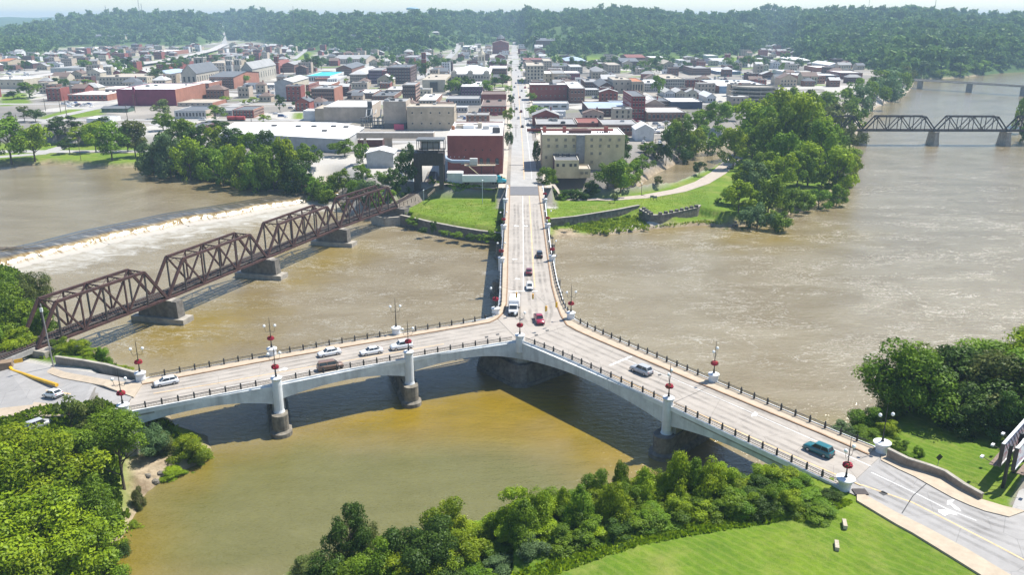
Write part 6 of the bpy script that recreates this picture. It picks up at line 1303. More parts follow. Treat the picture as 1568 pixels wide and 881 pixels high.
MB().bar((.6, -1, .4), (5.8, -1, 6.6), .12).bar((5.8, -1, .4), (.6, -1, 6.6), .12).build('brace', DARKSTEEL, e)
MB().bar((-4.5, -1.9, 6.8), (3.4, -1.9, .2), .9, .25).build('stair', wm('yellow'), e)
MB().box((-2.6, 0, 8.6), (3.2, 2.0, 2.6)).build('hopper', rm('ltgrey'), e)
# --- centre-left blocks
B_('light grey gabled block with windowless front', 422, 450, 126, 151, 119, 'ltgrey', 'ltgrey', 0, 1, 'gy', rise=2.5, win=False, sidewall='cream', lm='the light grey gabled block')
B_('four-storey brick block with orange side wall and cream lintels', 478, 513, 135, 161, 130, 'brown', 'grey', 4, 9, side='', sidewall='orange', units=3, lm='the four-storey brick block', ww=1.6)
B_('low white-roofed brick shop behind the four-storey block', 474, 507, 129, 137, 124, 'orange', 'white', 2, 8)
B_('brick three-storey house beside the grey gabled block', 459, 474, 129, 144, 124, 'brick', 'grey', 3, 4, side='r')
B_('white bank with turquoise flat roof', 469, 506, 116, 126, 109.5, 'white', 'cyan', 1, 10, side='r', lm='the turquoise-roofed bank', ww=2.2, wh=3)
B_('white wing of the turquoise-roofed bank', 502, 517, 120, 132, 115, 'white', 'ltgrey', 2, 4, side='r')
B_('orange brick arcade in front of the turquoise roof', 482, 502, 120, 128, 117, 'orange', 'red', 1, 8)
tower('slim red brick church tower left of centre', 421.5, 428.5, 85, 113, 'brick', lm='the slim red church tower')
B_('red gabled church nave beside the slim tower', 402, 421, 103, 113, 95, 'brick', 'red', 1, 4, 'gy', rise=6, cat='church', name='church', wh=3)
B_('brick parish hall right of the slim red tower', 433, 451, 99, 111, 94, 'brown', 'grey', 3, 5, 'gy', rise=3)
B_('long grey-roofed brick basilica with arched windows', 511, 561, 90, 98, 81.5, 'beige', 'grey', 1, 14, 'gx', rise=4, cat='church', name='church', wh=3.5, lm='the long grey-roofed basilica')
B_('ornate brick villa with white-trimmed gable', 515, 539, 105, 116, 99, 'brown', 'slate', 3, 7, 'gy', rise=4)
B_('grey stone hall with hipped roof', 536, 563, 113.5, 127.5, 104, 'beige', 'ltgrey', 3, 9, 'hip', rise=4, lm='the grey hip-roofed hall', side='r')
B_('purple brick four-storey shop front block', 565, 586, 107, 128, 103, 'purple', 'grey', 4, 7)
B_('red narrow brick shop front between two blocks', 586, 593, 108, 128, 104, 'red', 'grey', 4, 2)
B_('massive dark red brick hotel block with arched windows', 593, 629, 102.5, 128, 98, 'dkbrick', 'slate', 5, 8, side='r', units=2, lm='the massive dark red block', ww=1.8, wh=2.4)
tower('plain red brick church steeple with flat top', 646, 653, 79, 111, 'brick', pin=False, lm='the plain brick steeple')
B_('pointed stone gable church beside the brick steeple', 636, 647, 97, 108, 92, 'stone', 'slate', 1, 2, 'gy', rise=7, cat='church', name='church')
B_('purple-brick block before the far woods', 619, 639, 87, 94, 84, 'purple', 'grey', 2, 8)
B_('five-storey dark brick block with yellow-trimmed windows', 617, 637, 129.5, 160, 125, 'dkbrick', 'grey', 5, 5, side='r', sidewall='orange', lm='the yellow-trimmed brick block', ww=1.7, wh=2.1)
B_('beige modern annex with tall dark glass centre', 647, 682, 122, 141, 111, 'cream', 'tan', 1, 2, side='', ww=3, wh=2, units=2, lm='the beige annex', win=False)
e = BID[-1]; mb = MB().box((0, -FOOT[-1][3] / 2 + FOOT[-1][2] / 2 + 1.6, 5.4), (7, .8, 8)); mb.build('glazed_bay', GLASS, e)
# courthouse with clock tower
B_('ornate pale stone courthouse with white mansard roof', 691, 750, 113, 137, 103, 'stone', 'white', 3, 13, 'hip', rise=4.5, side='r', lm='the courthouse', ww=1.6, wh=2.6)
e = BID[-1]
for s in (-.42, 0, .42): 
    wv = (FOOT[-1][1] - FOOT[-1][0]); dv = FOOT[-1][3] - FOOT[-1][2]; MB().box((s * wv * .9, -dv / 2 + 2.5, 14.5), (5, 3, 5)).box((s * wv * .9, -dv / 2 + 2.5, 17.6), (5.4, 3.4, 1.4), top=(.3, .6)).build('dormer', wm('stone'), e)
g = hit(738, 128); g.z = 11; th_ = z_at(g.x, g.y, 72) - 11; e = empty('clock_tower', (g.x, g.y, 10.7), 0, 'tall cream clock tower rising from the courthouse', 'clock tower'); LM.append(('the clock tower', g.x, g.y))
MB().box((0, 0, th_ * .3), (7.5, 7.5, th_ * .6)).build('shaft', wm('stone'), e); MB().box((0, 0, th_ * .62), (8.6, 8.6, 1)).box((0, 0, th_ * .8), (7, 7, .8)).build('cornice', TRIM, e)
MB().box((0, 0, th_ * .71), (6.4, 6.4, th_ * .17)).build('belfry', wm('cream'), e); MB().lathe((0, 0, th_ * .8), [(3.9, 0), (2.6, th_ * .07), (1.2, th_ * .12), (1.1, th_ * .16), (.1, th_ * .2)], 8).build('cupola', wm('cream'), e)
for s in (-1, 1): MB().box((s * 1.5, -3.3, th_ * .7), (1.1, .3, 3.6)).build('louvre', GLASS, e)
for s in (-1, 1):
    for t in (-1, 1): MB().box((s * 3.3, t * 3.3, th_ * .84), (1, 1, 3), top=(.2, .2)).build('pinnacle', wm('cream'), e)
MB().tube([(0, -3.75, th_ * .56), (0, -3.95, th_ * .56)], 1.4, 14).build('clock_face', WHITE, e)
B_('purple painted block with white roof in front of the courthouse', 706, 739, 132, 150, 124, 'purple', 'white', 3, 7, side='r', lm='the purple block', units=1)
B_('two-part red brick garage on the main street corner', 737, 775, 161.5, 176, 152, 'brick', 'brown', 1, 6, units=2, lm='the red brick garage')
B_('taller rear half of the red brick garage', 737, 775, 144, 160, 139, 'brick', 'brown', 0, 2, win=False)
B_('long low grey workshop beside the brick garage', 683, 736, 151, 161, 146, 'grey', 'grey', 1, 12)
B_('pale shed under the long grey workshop', 696, 716, 164, 172.5, 161, 'ltgrey', 'ltgrey', 1, 4)
B_('purple brick corner block high on the main street', 749, 776, 94, 106, 90, 'magenta', 'purple' if 'purple' in RC else 'slate', 2, 7, side='r', lm='the upper corner block')
B_('striped brick block below the upper corner block', 749, 776, 104, 120, 100, 'brown', 'white', 3, 7, side='r')
B_('dark veranda building right of the courthouse', 749, 777, 118, 127, 113, 'dkbrick', 'dark', 1, 7)
tower('domed brick church cupola at the top of the main street', 760, 774, 52, 80, 'brown', spire=8, lm='the hilltop domed church')
B_('brick hilltop church body at the head of the main street', 754, 779, 66, 82, 62, 'brick', 'brown', 2, 6, 'gy', rise=5, cat='church', name='church')
B_('small bright white roofed building near the hill foot', 708, 729, 71, 77, 68.5, 'ltgrey', 'white', 1, 5)
B_('grey shop with flat roof beyond the mill hall', 546, 573, 142, 151, 136, 'brown', 'white', 2, 7, units=2)
B_('low brown brick row beyond the mill', 570, 604, 146, 153, 139, 'brown', 'slate', 1, 7, units=3)
B_('white flat roofed shop beyond the brown row', 591, 617, 137, 143, 131.5, 'brown', 'white', 1, 6, units=1)
B_('dark brick wedge shop right of the four-storey block', 532, 548, 141, 152, 136, 'dkbrick', 'slate', 2, 4)
B_('white roofed workshop with open shed left of the courthouse annex', 641, 668, 153, 161, 143, 'tan', 'white', 1, 5, side='r', sidewall='orange', units=2)
B_('low navy shed beside the white workshop', 667, 685, 158, 162, 155, 'navy', 'dark', 0, 1, win=False)
# --- right of the street
B_('big cream painted mill with two rows of small windows', 830, 955, 206, 262, 195, 'yellow', 'white', 0, 1, win=False, lm='the cream mill', z0=9.6)
e = BID[-1]; S0 = e.location.copy(); zr_ = z_at(0, FOOT[-1][2] + 2, 206) - S0.z
for py_, cols in ((214, (840, 852, 866, 878, 906, 920, 934, 948)), (223.5, (840, 853, 866, 879, 906, 919, 932, 945)), (235, (906, 919)), (248, (906, 940)), (241, (836,))):
    for px_ in cols:
        c = mill_pt(px_, py_); w_o = MB().box((c.x, c.y - .03, c.z), (1.15, .2, 1.25)).build('window', plain('dull_glass', (.27, .24, .18), .3, .3, 1), e); MB().box((c.x, c.y - .09, c.z - .75), (1.5, .3, .18)).build('sill', wm('yellow'), w_o)
c = mill_pt(888.5, 228); MB().box((c.x, c.y - .6, c.z), (3.8, 1.4, 12.5)).build('shaft', GCONC, e)
for x_, w__ in ((-17, 1.4), (-8, 1.6), (11, 1.8)): MB().box((x_, -2, zr_ + .9), (w__, 1.4, 2.6)).build('chimney', wm('brick'), e)
MB().box((-1, -3.5, zr_ + .2), (10, 4.2, 1.6)).box((-1, -3.5, zr_ + 1.2), (10.4, 4.6, .5), top=(.5, .6)).build('penthouse', wm('dkbrick'), e)
MB().box((-5, 3.5, zr_ - .1), (40, .9, 1.2)).build('parapet', wm('brick'), e)
for k in range(6): MB().box((7 + k * 1.1, -4.5, zr_ - .1), (.5, .5, .7)).build('roof_vent', rm('dark'), e)
B_('cream annex with black tarred roof in front of the cream mill', 849, 886, 245, 272, 236, 'yellow', 'slate', 0, 1, win=False, z0=9.6, lm='the cream annex', sidewall='dkbrick')
e = BID[-1]; S0 = e.location.copy()
for px_ in (854, 863, 874, 881): c = mill_pt(px_, 253); MB().box((c.x, c.y - .03, c.z), (1.1, .2, 1.25)).build('window', GLASS, e)
zr_ = z_at(0, FOOT[-1][2] + 2, 245) - S0.z
for k in range(12): MB().box((-5 + k * .95, 3.4 + random.uniform(-.3, .3), zr_ + .35), (.85, .7, random.uniform(.7, 1.5))).build('tarred_vent', rm('dark'), e)
B_('low cream lean-to joined to the cream annex', 886, 904, 258.5, 271.5, 252, 'yellow', 'tan', 0, 1, win=False, z0=9.6)
e = BID[-1]; S0 = e.location.copy()
for px_ in (891, 898): c = mill_pt(px_, 265); MB().box((c.x, c.y - .03, c.z), (1.3, .2, 1.0)).build('window', MATS['dull_glass'], e)
a, b = V(846, 285, 4), V(925, 280, 4); mb = MB(); mb.bar(a + Vector((0, .5, 3.0)), b + Vector((0, .5, 2.2)), .6, 6.0); tag(mb.build('retaining_wall', GCONC), 'grey retaining wall below the yard of the cream annex', 'wall')
B_('grey flat-roofed brick row behind the cream mill, street end', 821, 883, 190, 204, 181, 'dkbrick', 'grey', 0, 1, win=False, units=3, lm='the brick row behind the cream mill', sidewall='dkbrick')
B_('dark red flat block in the middle of the brick row', 884, 921, 188, 200, 180, 'brick', 'red', 0, 1, win=False, units=1)
B_('brick warehouse with grey roof at the right end of the row', 922, 977, 190, 208, 182, 'brown', 'grey', 1, 9, units=1, ww=2)
B_('white steel shed with sloping roof beside the car park', 973, 1001, 199, 216, 194, 'white', 'white', 0, 1, win=False, lm='the white sloping shed', rtype='gy', rise=3)
B_('blank red-orange brick hall facing the river', 811, 868, 129, 154, 126.5, 'brick', 'white', 2, 8, units=2, lm='the blank red brick hall', ww=.8, wh=.8, sidewall='orange')
B_('white panelled showroom with three dark slots', 816, 871, 158, 168, 154.5, 'white', 'ltgrey', 1, 4, lm='the white panelled showroom', ww=4, wh=1.0)
B_('plain white flat store below the showroom', 832, 866, 170, 178.5, 168, 'white', 'white', 0, 1, win=False)
B_('long low white canopy roof beside the street tree', 821, 862, 177, 182, 175, 'ltgrey', 'white', 0, 1, win=False)
B_('brown brick block with white roof right of the blank hall', 872, 895, 134.5, 158, 124, 'brown', 'white', 2, 4, side='l', units=3, lm='the brown brick block')
B_('tall cream five-storey office with rooftop penthouse', 806, 833, 100, 128, 95, 'cream', 'tan', 5, 5, side='l', units=2, lm='the tall cream office', ww=1.6, wh=2)
B_('tan five-storey block behind the cream office', 832, 845, 93, 110, 89, 'tan', 'tan', 5, 3, side='l')
B_('cream low block right of the tall office', 833, 847, 112, 126, 108, 'cream', 'white', 2, 2)
B_('tan block with deep dark opening', 846, 866, 112, 127, 107, 'tan', 'grey', 1, 2, ww=4, wh=2)
B_('raspberry painted brick block', 865, 888, 111.5, 123, 108, 'magenta', 'white', 2, 6, lm='the raspberry painted block')
B_('brick block with low pediment left of the hills', 801, 845, 91, 98, 88, 'brown', 'red', 2, 10, side='l')
B_('brick pavilion with pale blue-grey hipped roof', 866, 897, 93, 101.5, 88, 'brown', 'blue', 2, 9, 'hip', rise=3, lm='the pale hipped pavilion')
B_('slate-roofed shop row below the pavilion', 846, 873, 101, 110, 96, 'beige', 'slate', 2, 8)
B_('three-storey stone shop with green front', 873, 892, 102, 113, 98, 'stone', 'ltgrey', 3, 5)
B_('brick block with white ground floor, right of centre', 895, 917, 125, 136, 120, 'brown', 'grey', 2, 6, units=1)
B_('pale grey garage row under the brick block', 896, 918, 137, 147, 134, 'ltgrey', 'ltgrey', 2, 7)
B_('dark brick house with steep gable and white porch', 917, 940, 133, 145, 126, 'dkbrick', 'slate', 2, 5, 'gy', rise=4, side='l')
B_('stone hall with classical pediment', 914, 934, 113, 125, 105, 'stone', 'grey', 3, 6, 'gy', rise=3.5, side='l', lm='the pedimented stone hall')
B_('curved tan theatre block with blank side', 938, 966, 122, 143, 117, 'beige', 'tan', 2, 3, side='l', units=2)
B_('tan art deco block with tall dark windows', 967, 985, 124.5, 144, 119, 'tan', 'orange', 1, 4, side='l', ww=1.6, wh=7, lm='the tan art deco block')
B_('deep red brick block with slanting grey roof', 966, 987, 146.5, 184, 138, 'red', 'slate', 4, 4, side='l', lm='the deep red brick block')
B_('blue-white metal roofed brick shed with central gable', 900, 966, 165.5, 179, 155, 'dkbrick', 'blue', 1, 10, units=0, lm='the blue-roofed brick shed', ww=2)
B_('long blue-grey roofed brick front left of the deep red block', 938, 966, 160, 169, 153, 'brown', 'blue', 1, 5)
B_('white-washed corner block beside the deep red block', 988, 1003, 152, 172, 145, 'tan', 'white', 3, 4, side='l')
B_('tan brick block with dark shop windows', 931, 950, 99, 112, 95, 'tan', 'tan', 3, 4, side='l')
B_('orange brick house row near the railway lawn', 916, 930, 97, 104, 93, 'brick', 'grey', 2, 4, 'gx')
B_('dark brick houses before the far lawn', 950, 978, 94, 102, 90, 'dkbrick', 'slate', 2, 8, 'gx', rise=3)
B_('brick mill house with brown roof before the far lawn', 960, 988, 88, 95, 84.5, 'brown', 'red', 1, 8, 'gx', rise=3)
B_('white roofed market building near the far lawn', 997, 1022, 88, 95, 85.5, 'tan', 'white', 1, 8)
B_('beige ornate classical block with columns', 1018, 1048, 120.5, 137, 113, 'stone', 'tan', 3, 8, side='l', lm='the beige classical block', units=2)
B_('white painted two-storey shops left of the classical block', 986, 1014, 127, 141, 121, 'ltgrey', 'white', 3, 8, units=2)
B_('white house with grey gable roof', 1018, 1033, 142, 149, 137, 'white', 'ltgrey', 2, 4, 'gy', rise=2.5)
B_('small cream gabled house', 1035, 1050, 142, 149, 138, 'cream', 'ltgrey', 2, 3, 'gy', rise=2.5)
B_('brick row with dark roof above the canal trees', 997, 1026, 154, 165, 149, 'brown', 'slate', 2, 8)
B_('navy walled warehouse with white roof', 1027, 1075, 155.5, 167, 149, 'navy', 'white', 0, 1, win=False, lm='the navy warehouse')
B_('long grey-roofed brick shops behind the car park', 990, 1050, 171.5, 186, 163.5, 'brown', 'ltgrey', 1, 9, lm='the long brick shops', ww=3, wh=2.4)
B_('small brick hut with white framed door', 1065, 1078, 142, 151, 138, 'brick', 'grey', 1, 3, 'hip', rise=1.5)
B_('white gabled chapel-like house by the canal road', 1082, 1096, 149, 157, 144, 'white', 'white', 1, 3, 'gy', rise=3)
B_('large supermarket with pale blue-white roof', 1101, 1179, 131.5, 143, 122, 'blue', 'white', 0, 1, win=False, sidewall='brown', units=6, lm='the pale supermarket')
B_('beige concrete store beside the ramped garage', 1140, 1147, 146, 159, 138, 'tan', 'tan', 2, 2, side='l')
# ramped parking garage with curved bands
g = hit(1163, 160); e = empty('parking_garage', (g.x, g.y + 14, g.z - .3), 0, 'round-ended parking garage with stacked pale concrete bands', 'parking garage'); LM.append(('the ramped parking garage', g.x, g.y))
for k in range(5):
    MB().lathe((0, 0, 1 + k * 2.9), [(15, 0), (15.2, 0), (15.2, 1.1), (14.7, 1.1), (14.7, .05)], 28, sx=1.25).build('band', LCONC, e); MB().lathe((0, 0, .6 + k * 2.9), [(14.6, 0), (14.6, .3)], 28, sx=1.25).build('floor', GCONC, e)
for k in range(12): a = 2 * PI * k / 12; MB().box((14 * 1.25 * math.cos(a), 14 * math.sin(a), 6.5), (.6, .6, 13)).build('column', LCONC, e)
FOOT.append((g.x - 20, g.x + 20, g.y - 2, g.y + 30))
B_('brown brick office block above the supermarket', 1060, 1088, 104, 115, 100, 'brown', 'grey', 3, 8, units=2, side='l', lm='the brown office block')
B_('long white-roofed blue dealership', 1098, 1134, 109, 114, 103, 'blue', 'white', 1, 12, lm='the white-roofed dealership')
B_('tan gabled tower-like house left of the brown office', 1016, 1032, 98, 108, 91, 'tan', 'tan', 2, 3, 'gy', rise=4)
B_('dark brick row left of the brown office block', 1032, 1060, 102, 109, 97, 'brown', 'slate', 2, 9, 'gx', rise=2)
B_('white flat store row near the far lawn, right', 1040, 1062, 92, 97, 90, 'ltgrey', 'white', 1, 6)
B_('brick corner block left of the red steeple church', 1063, 1078, 91, 99, 86, 'brown', 'grey', 2, 4, 'gy', rise=2)
tower('short red brick church tower on the right side of town', 1109, 1117, 82, 98, 'red', pin=True, lm='the short red church tower')
B_('white-roofed church body below the short red tower', 1094, 1126, 94, 99, 90, 'white', 'ltgrey', 1, 8, 'gx', rise=3, cat='church', name='church')
B_('white commercial shed near the hill foot, right', 1083, 1100, 85, 90, 83, 'ltgrey', 'white', 1, 5)
B_('dark red small block right of the steeple', 1174, 1184, 86.5, 93, 84, 'dkbrick', 'dark', 2, 3)
B_('pinkish strip mall with long roof', 1150, 1178, 90, 95, 88, 'beige', 'ltgrey', 1, 10)
B_('tiered pink brick civic building', 1223, 1263, 116, 128, 111, 'orange', 'ltgrey', 2, 10, units=2, lm='the tiered pink building')
B_('white flat building left of the tiered pink one', 1198, 1224, 109, 115, 106, 'ltgrey', 'white', 1, 7)
B_('dark blue glazed wing by the riverbank', 1256, 1284, 115, 124, 112, 'navy', 'white', 2, 8)
B_('brick building with white roof at the riverbank, right end', 1286, 1320, 111, 121, 107.5, 'brick', 'white', 2, 9, side='l')
B_('orange brick gymnasium behind the tiered building', 1250, 1276, 103, 110, 100, 'orange', 'white', 0, 2, win=False)
B_('white triangular roofed house by the riverside woods', 1270, 1287, 100, 108, 96, 'white', 'white', 1, 4, 'gy', rise=3)
B_('white hip-roofed pavilion left of the gymnasium', 1221, 1240, 92, 97, 88, 'beige', 'white', 1, 5, 'hip', rise=2.5)
B_('long pale grey school roof in the right distance', 1195, 1222, 95, 100, 89, 'tan', 'ltgrey', 1, 8)
B_('brick school on the wooded hill right of the street', 821, 860, 62, 72, 58, 'brown', 'slate', 3, 14, 'gx', rise=4, side='', lm='the hillside brick school')
B_('pale house high on the hill right of the street', 786, 800, 29, 35, 26, 'tan', 'slate', 2, 4, 'gy', rise=4)
# ordinary houses and shops filling the blocks
fillw = ['brick', 'brown', 'tan', 'white', 'beige', 'beige', 'cream', 'brick', 'dkbrick', 'brown', 'tan', 'white', 'cream', 'brick']; fillr = ['white', 'grey', 'slate', 'brown', 'slate', 'grey', 'brown', 'ltgrey']
STREETS_X = (-330, -215, -108, 5, 118, 232, 345); STREETS_Y = (458, 560, 668, 790, 930, 1090, 1280)
hwn = np.array(hw); rr = random.Random(99); nfill = 0
for gy in np.concatenate([np.arange(455, 900, 26), np.arange(900, 2080, 34)]):
    for gx in np.arange(-900, 760, 25 if gy < 900 else 34):
        x = gx + rr.uniform(-5, 5); y = gy + rr.uniform(-6, 6); px = float(azpx(np.array([x]), np.array([y]))[0])
        if px < -30 or px > 1330 or rr.random() > .68: continue
        if px < 460 and y < 640: continue
        if px > 1100 and y < 620: continue
        if y < 560 and 300 < px < 700: continue
        if y < 520 and px < 1100: continue
        if px > 1180 and y < 830: continue
        w, dp = rr.uniform(8, 17), rr.uniform(8, 16)
        hb_ = float(hill_base(np.array([px]))[0])
        if y > hb_ - 25 and not (px < 830 and y < hb_ + 420 and rr.random() < .55 and cleared(np.array([x]), np.array([y]))[0]): continue
        if any(x + w / 2 > a and x - w / 2 < b and y + dp > c and y < d for a, b, c, d in FOOT): continue
        if min(abs(x - s) for s in STREETS_X) < w / 2 + 6 or min(abs(y + dp / 2 - s) for s in STREETS_Y) < dp / 2 + 6: continue
        A = np.array([x]); Bq = np.array([y])
        if pdist(A, Bq, hw)[0] < 28 or any(sdist(A, Bq, q)[0] > -8 for q in (LOWER, UPPER, CANAL)): continue
        if any(sdist(A, Bq, q)[0] > -8 for q in GRASS_PATCH): continue
        # keep car parks open
        if fbm(A, Bq, 120, 12)[0] > .75: continue
        wc, rc = rr.choice(fillw), rr.choice(fillr); rt_ = rr.choice(['gx', 'gy', 'flat', 'hip', 'flat'])
        if rt_ != 'flat' and rc == 'white': rc = 'ltgrey'
        h = rr.uniform(4, 8.5) if rt_ != 'flat' else rr.uniform(5, 13); fl = max(1, int(h / 3.2))
        wn_ = {'brick': 'red brick', 'brown': 'brown brick', 'tan': 'tan', 'white': 'white', 'ltgrey': 'pale grey', 'beige': 'beige', 'cream': 'cream', 'dkbrick': 'dark brick', 'grey': 'grey'}[wc]
        rn_ = {'white': 'white', 'grey': 'grey', 'slate': 'slate', 'brown': 'brown', 'ltgrey': 'pale grey'}[rc]
        zz = Hs(x, y)
        block('small %s %s with %s %s roof' % (wn_, 'house' if rt_ != 'flat' else 'shop', rn_, {'gx': 'gabled', 'gy': 'gabled', 'hip': 'hipped', 'flat': 'flat'}[rt_]), x - w / 2, x + w / 2, y, zz, zz + h, dp, wc, rc, fl, max(2, int(w / 3)), rt_, '', None, 1 if rt_ != 'flat' else rr.randint(0, 2), cat='house' if rt_ != 'flat' else 'shop', name='house' if rt_ != 'flat' else 'shop', group='small buildings filling the town blocks'); nfill += 1
print('fill', nfill)
# ================================================================== VEHICLES
CP_ = {'white': (.78, .79, .80), 'silver': (.42, .43, .45), 'black': (.02, .02, .025), 'red': (.30, .015, .045), 'brown': (.22, .13, .085), 'teal': (.012, .13, .15), 'maroon': (.16, .02, .03), 'grey': (.16, .16, .17), 'blue': (.04, .09, .26), 'cyan': (.01, .34, .42)}
CGLASS = glassmat('car_glass', (.015, .018, .02))
def loft(mb, secs, mi=0):
    """secs: list of (x, [(y,z)...]) half outlines mirrored; skin between them"""
    n = None; rings = []
    for x, hp in secs:
        ring = [(x, y, z) for y, z in hp] + [(x, -y, z) for y, z in hp[::-1]]; rings.append(ring); n = len(ring)
    vs = [v for r in rings for v in r]; fs = []
    for i in range(len(rings) - 1):
        for k in range(n): fs.append((i * n + k, (i + 1) * n + k, (i + 1) * n + (k + 1) % n, i * n + (k + 1) % n))
    fs.append(tuple(range(n))); fs.append(tuple((len(rings) - 1) * n + k for k in range(n))[::-1]); mb.add(vs, fs, mi)
CARP = {}
def car_meshes(kind):
    """side profiles: stations (x, hood/belt height, half width); cabin (x0, x1, x2, x3, roof height)"""
    if kind in CARP: return CARP[kind]
    L, Wd, belt, cab = {'sedan': (4.7, .90, [(-2.35, .72, .78), (-2.25, .98, .86), (-1.5, 1.02, .9), (0, .98, .91), (1.0, .95, .9), (1.9, .84, .86), (2.3, .68, .76), (2.36, .5, .7)], (-1.75, -.95, .35, 1.15, 1.45)),
      'hatch': (4.3, .88, [(-2.15, .8, .78), (-2.05, 1.02, .85), (-1.3, 1.03, .88), (0, .98, .88), (1.0, .93, .87), (1.8, .82, .83), (2.1, .66, .74), (2.15, .5, .7)], (-2.0, -1.35, .3, 1.2, 1.48)),
      'suv': (4.6, .93, [(-2.3, .85, .84), (-2.22, 1.15, .9), (-1.3, 1.16, .93), (0, 1.12, .93), (1.0, 1.1, .92), (1.95, 1.02, .88), (2.28, .82, .8), (2.33, .55, .76)], (-2.15, -1.75, .35, 1.0, 1.75)),
      'van': (5.0, .97, [(-2.5, .85, .9), (-2.42, 1.15, .96), (-1.3, 1.15, .98), (0, 1.12, .98), (1.2, 1.1, .97), (2.1, .98, .92), (2.45, .8, .84), (2.5, .55, .8)], (-2.38, -2.1, .7, 1.65, 1.78)),
      'pickup': (5.4, .95, [(-2.7, .7, .88), (-2.66, 1.08, .92), (-1.3, 1.08, .94), (0, 1.08, .94), (1.0, 1.08, .93), (2.2, 1.02, .9), (2.62, .85, .84), (2.68, .5, .8)], (-.75, -.45, .6, 1.2, 1.78))}[kind]
    body = MB(); secs = []
    for x, h, w in belt:
        wheel = any(abs(x - wx) < .2 for wx in (-1.4, 1.4)); secs.append((x, [(w * .86, .22), (w, .38), (w * 1.0, h * .72), (w * .97, h * .9), (w * .82, h)]))
    loft(body, secs)
    x0, x1, x2, x3, rz = cab; bh = lambda x: float(np.interp(x, [b[0] for b in belt], [b[1] for b in belt])) - .03; hw_ = Wd * .86
    g = MB(); loft(g, [(x0, [(hw_ * .9, bh(x0) - .1), (hw_ * .9, bh(x0)), (hw_ * .85, bh(x0) + .02)]), (x1, [(hw_, bh(x1) - .1), (hw_ * .985, bh(x1) + .05), (hw_ * .8, rz - .03)]), (x2, [(hw_, bh(x2) - .1), (hw_ * .985, bh(x2) + .05), (hw_ * .8, rz - .03)]), (x3, [(hw_ * .9, bh(x3) - .1), (hw_ * .9, bh(x3)), (hw_ * .86, bh(x3) + .02)])])
    rf = MB(); loft(rf, [(x1 - .12, [(hw_ * .74, rz - .1), (hw_ * .76, rz - .03), (hw_ * .6, rz - .01)]), (x1 + .15, [(hw_ * .82, rz - .05), (hw_ * .81, rz + .01), (hw_ * .6, rz + .05)]), (x2 - .1, [(hw_ * .82, rz - .05), (hw_ * .81, rz + .01), (hw_ * .6, rz + .05)]), (x2 + .12, [(hw_ * .74, rz - .1), (hw_ * .76, rz - .03), (hw_ * .6, rz - .01)])])
    for s in (-1, 1):
        for xa, xb in ((x0 + .06, x1), (x3 - .06, x2)): rf.bar((xa, s * hw_ * .9, bh(xa) + .0), (xb, s * hw_ * .81, rz - .02), .09, .06)
        xm = (x1 + x2) / 2; rf.bar((xm, s * hw_ * 1.0, bh(xm)), (xm - .05, s * hw_ * .82, rz - .02), .08, .05)
    tr = MB()
    if kind == 'pickup': tr.box((-1.7, 0, 1.06), (1.7, Wd * 1.62, .06))
    tr.box((2.3 if kind != 'pickup' else 2.62, 0, .36), (.16, Wd * 1.75, .22)).box((-L / 2 + .03, 0, .4), (.16, Wd * 1.75, .22))
    tr.box((L / 2 - .06, 0, .6), (.1, Wd * .9, .16))
    wh = MB(); wh.lathe((0, 0, 0), [(.2, -.11), (.31, -.115), (.335, -.07), (.335, .07), (.31, .115), (.2, .11)], 16); rm_ = MB(); rm_.lathe((0, 0, .0), [(.2, .08), (.21, .122), (.06, .135), (.03, .12)], 12)
    ln = MB().box((0, 0, 0), (.1, .3, .14))
    out = {}
    for nm, mb, mt in (('body', body, None), ('window', g, CGLASS), ('roof', rf, None), ('bumper', tr, IRON), ('tyre', wh, RUBBER), ('rim', rm_, CHROME), ('lamp', ln, LENS)):
        o = mb.build(nm, mt or WHITE, smooth=nm in ('body',)); out[nm] = o.data; bpy.data.objects.remove(o)
    out['L'] = L; out['W'] = Wd; CARP[kind] = out; return out
def car(kind, col, x, y, z, rz, label, cat=None, group=None, tiny=False):
    M = car_meshes(kind); e = empty('car' if kind not in ('pickup', 'van') else {'pickup': 'pickup_truck', 'van': 'minivan'}[kind], (x, y, z), rz, label, cat or {'pickup': 'pickup truck', 'van': 'minivan', 'suv': 'SUV'}.get(kind, 'car'), group)
    pm = carpaint('car_paint_' + col, CP_[col])
    def a(nm, me, loc=(0, 0, 0), rot=(0, 0, 0), mt=None, par=e, sc=(1, 1, 1)):
        o = link(bpy.data.objects.new(nm, me), par); o.location = loc; o.rotation_euler = rot; o.scale = sc
        if mt: o.material_slots[0].link = 'OBJECT'; o.material_slots[0].material = mt
        return o
    a('body', M['body'], mt=pm); a('window', M['window']); a('roof', M['roof'], mt=pm)
    if tiny: return e
    a('bumper', M['bumper'])
    wb = M['L'] * .3
    for sx in (-1, 1):
        for sy in (-1, 1):
            w = a('wheel', M['tyre'], (sx * wb, sy * (M['W'] - .1), .335), (PI / 2 * -sy, 0, 0)); a('rim', M['rim'], par=w)
    for sy in (-1, 1):
        a('headlight', M['lamp'], (M['L'] / 2 - .12, sy * M['W'] * .68, .68)); a('tail_lamp', M['lamp'], (-M['L'] / 2 + .03, sy * M['W'] * .7, .85), mt=LIGHTRED)
    return e
RZ = DZ + .03
def oncar(kind, col, px, py, hx_, hy_, label, z=RZ, **k):
    """car centred at (px, py) heading towards picture point (hx, hy)"""
    x, y = G(px, py, z); x2, y2 = G(hx_, hy_, z); return car(kind, col, x, y, z, math.atan2(y2 - y, x2 - x), label, **k)
oncar('hatch', 'white', 255, 589, 200, 600, 'white hatchback nearest the left end of the bridge')
oncar('sedan', 'white', 504.5, 544, 440, 556, 'white sedan directly above the brown minivan on the left arm')
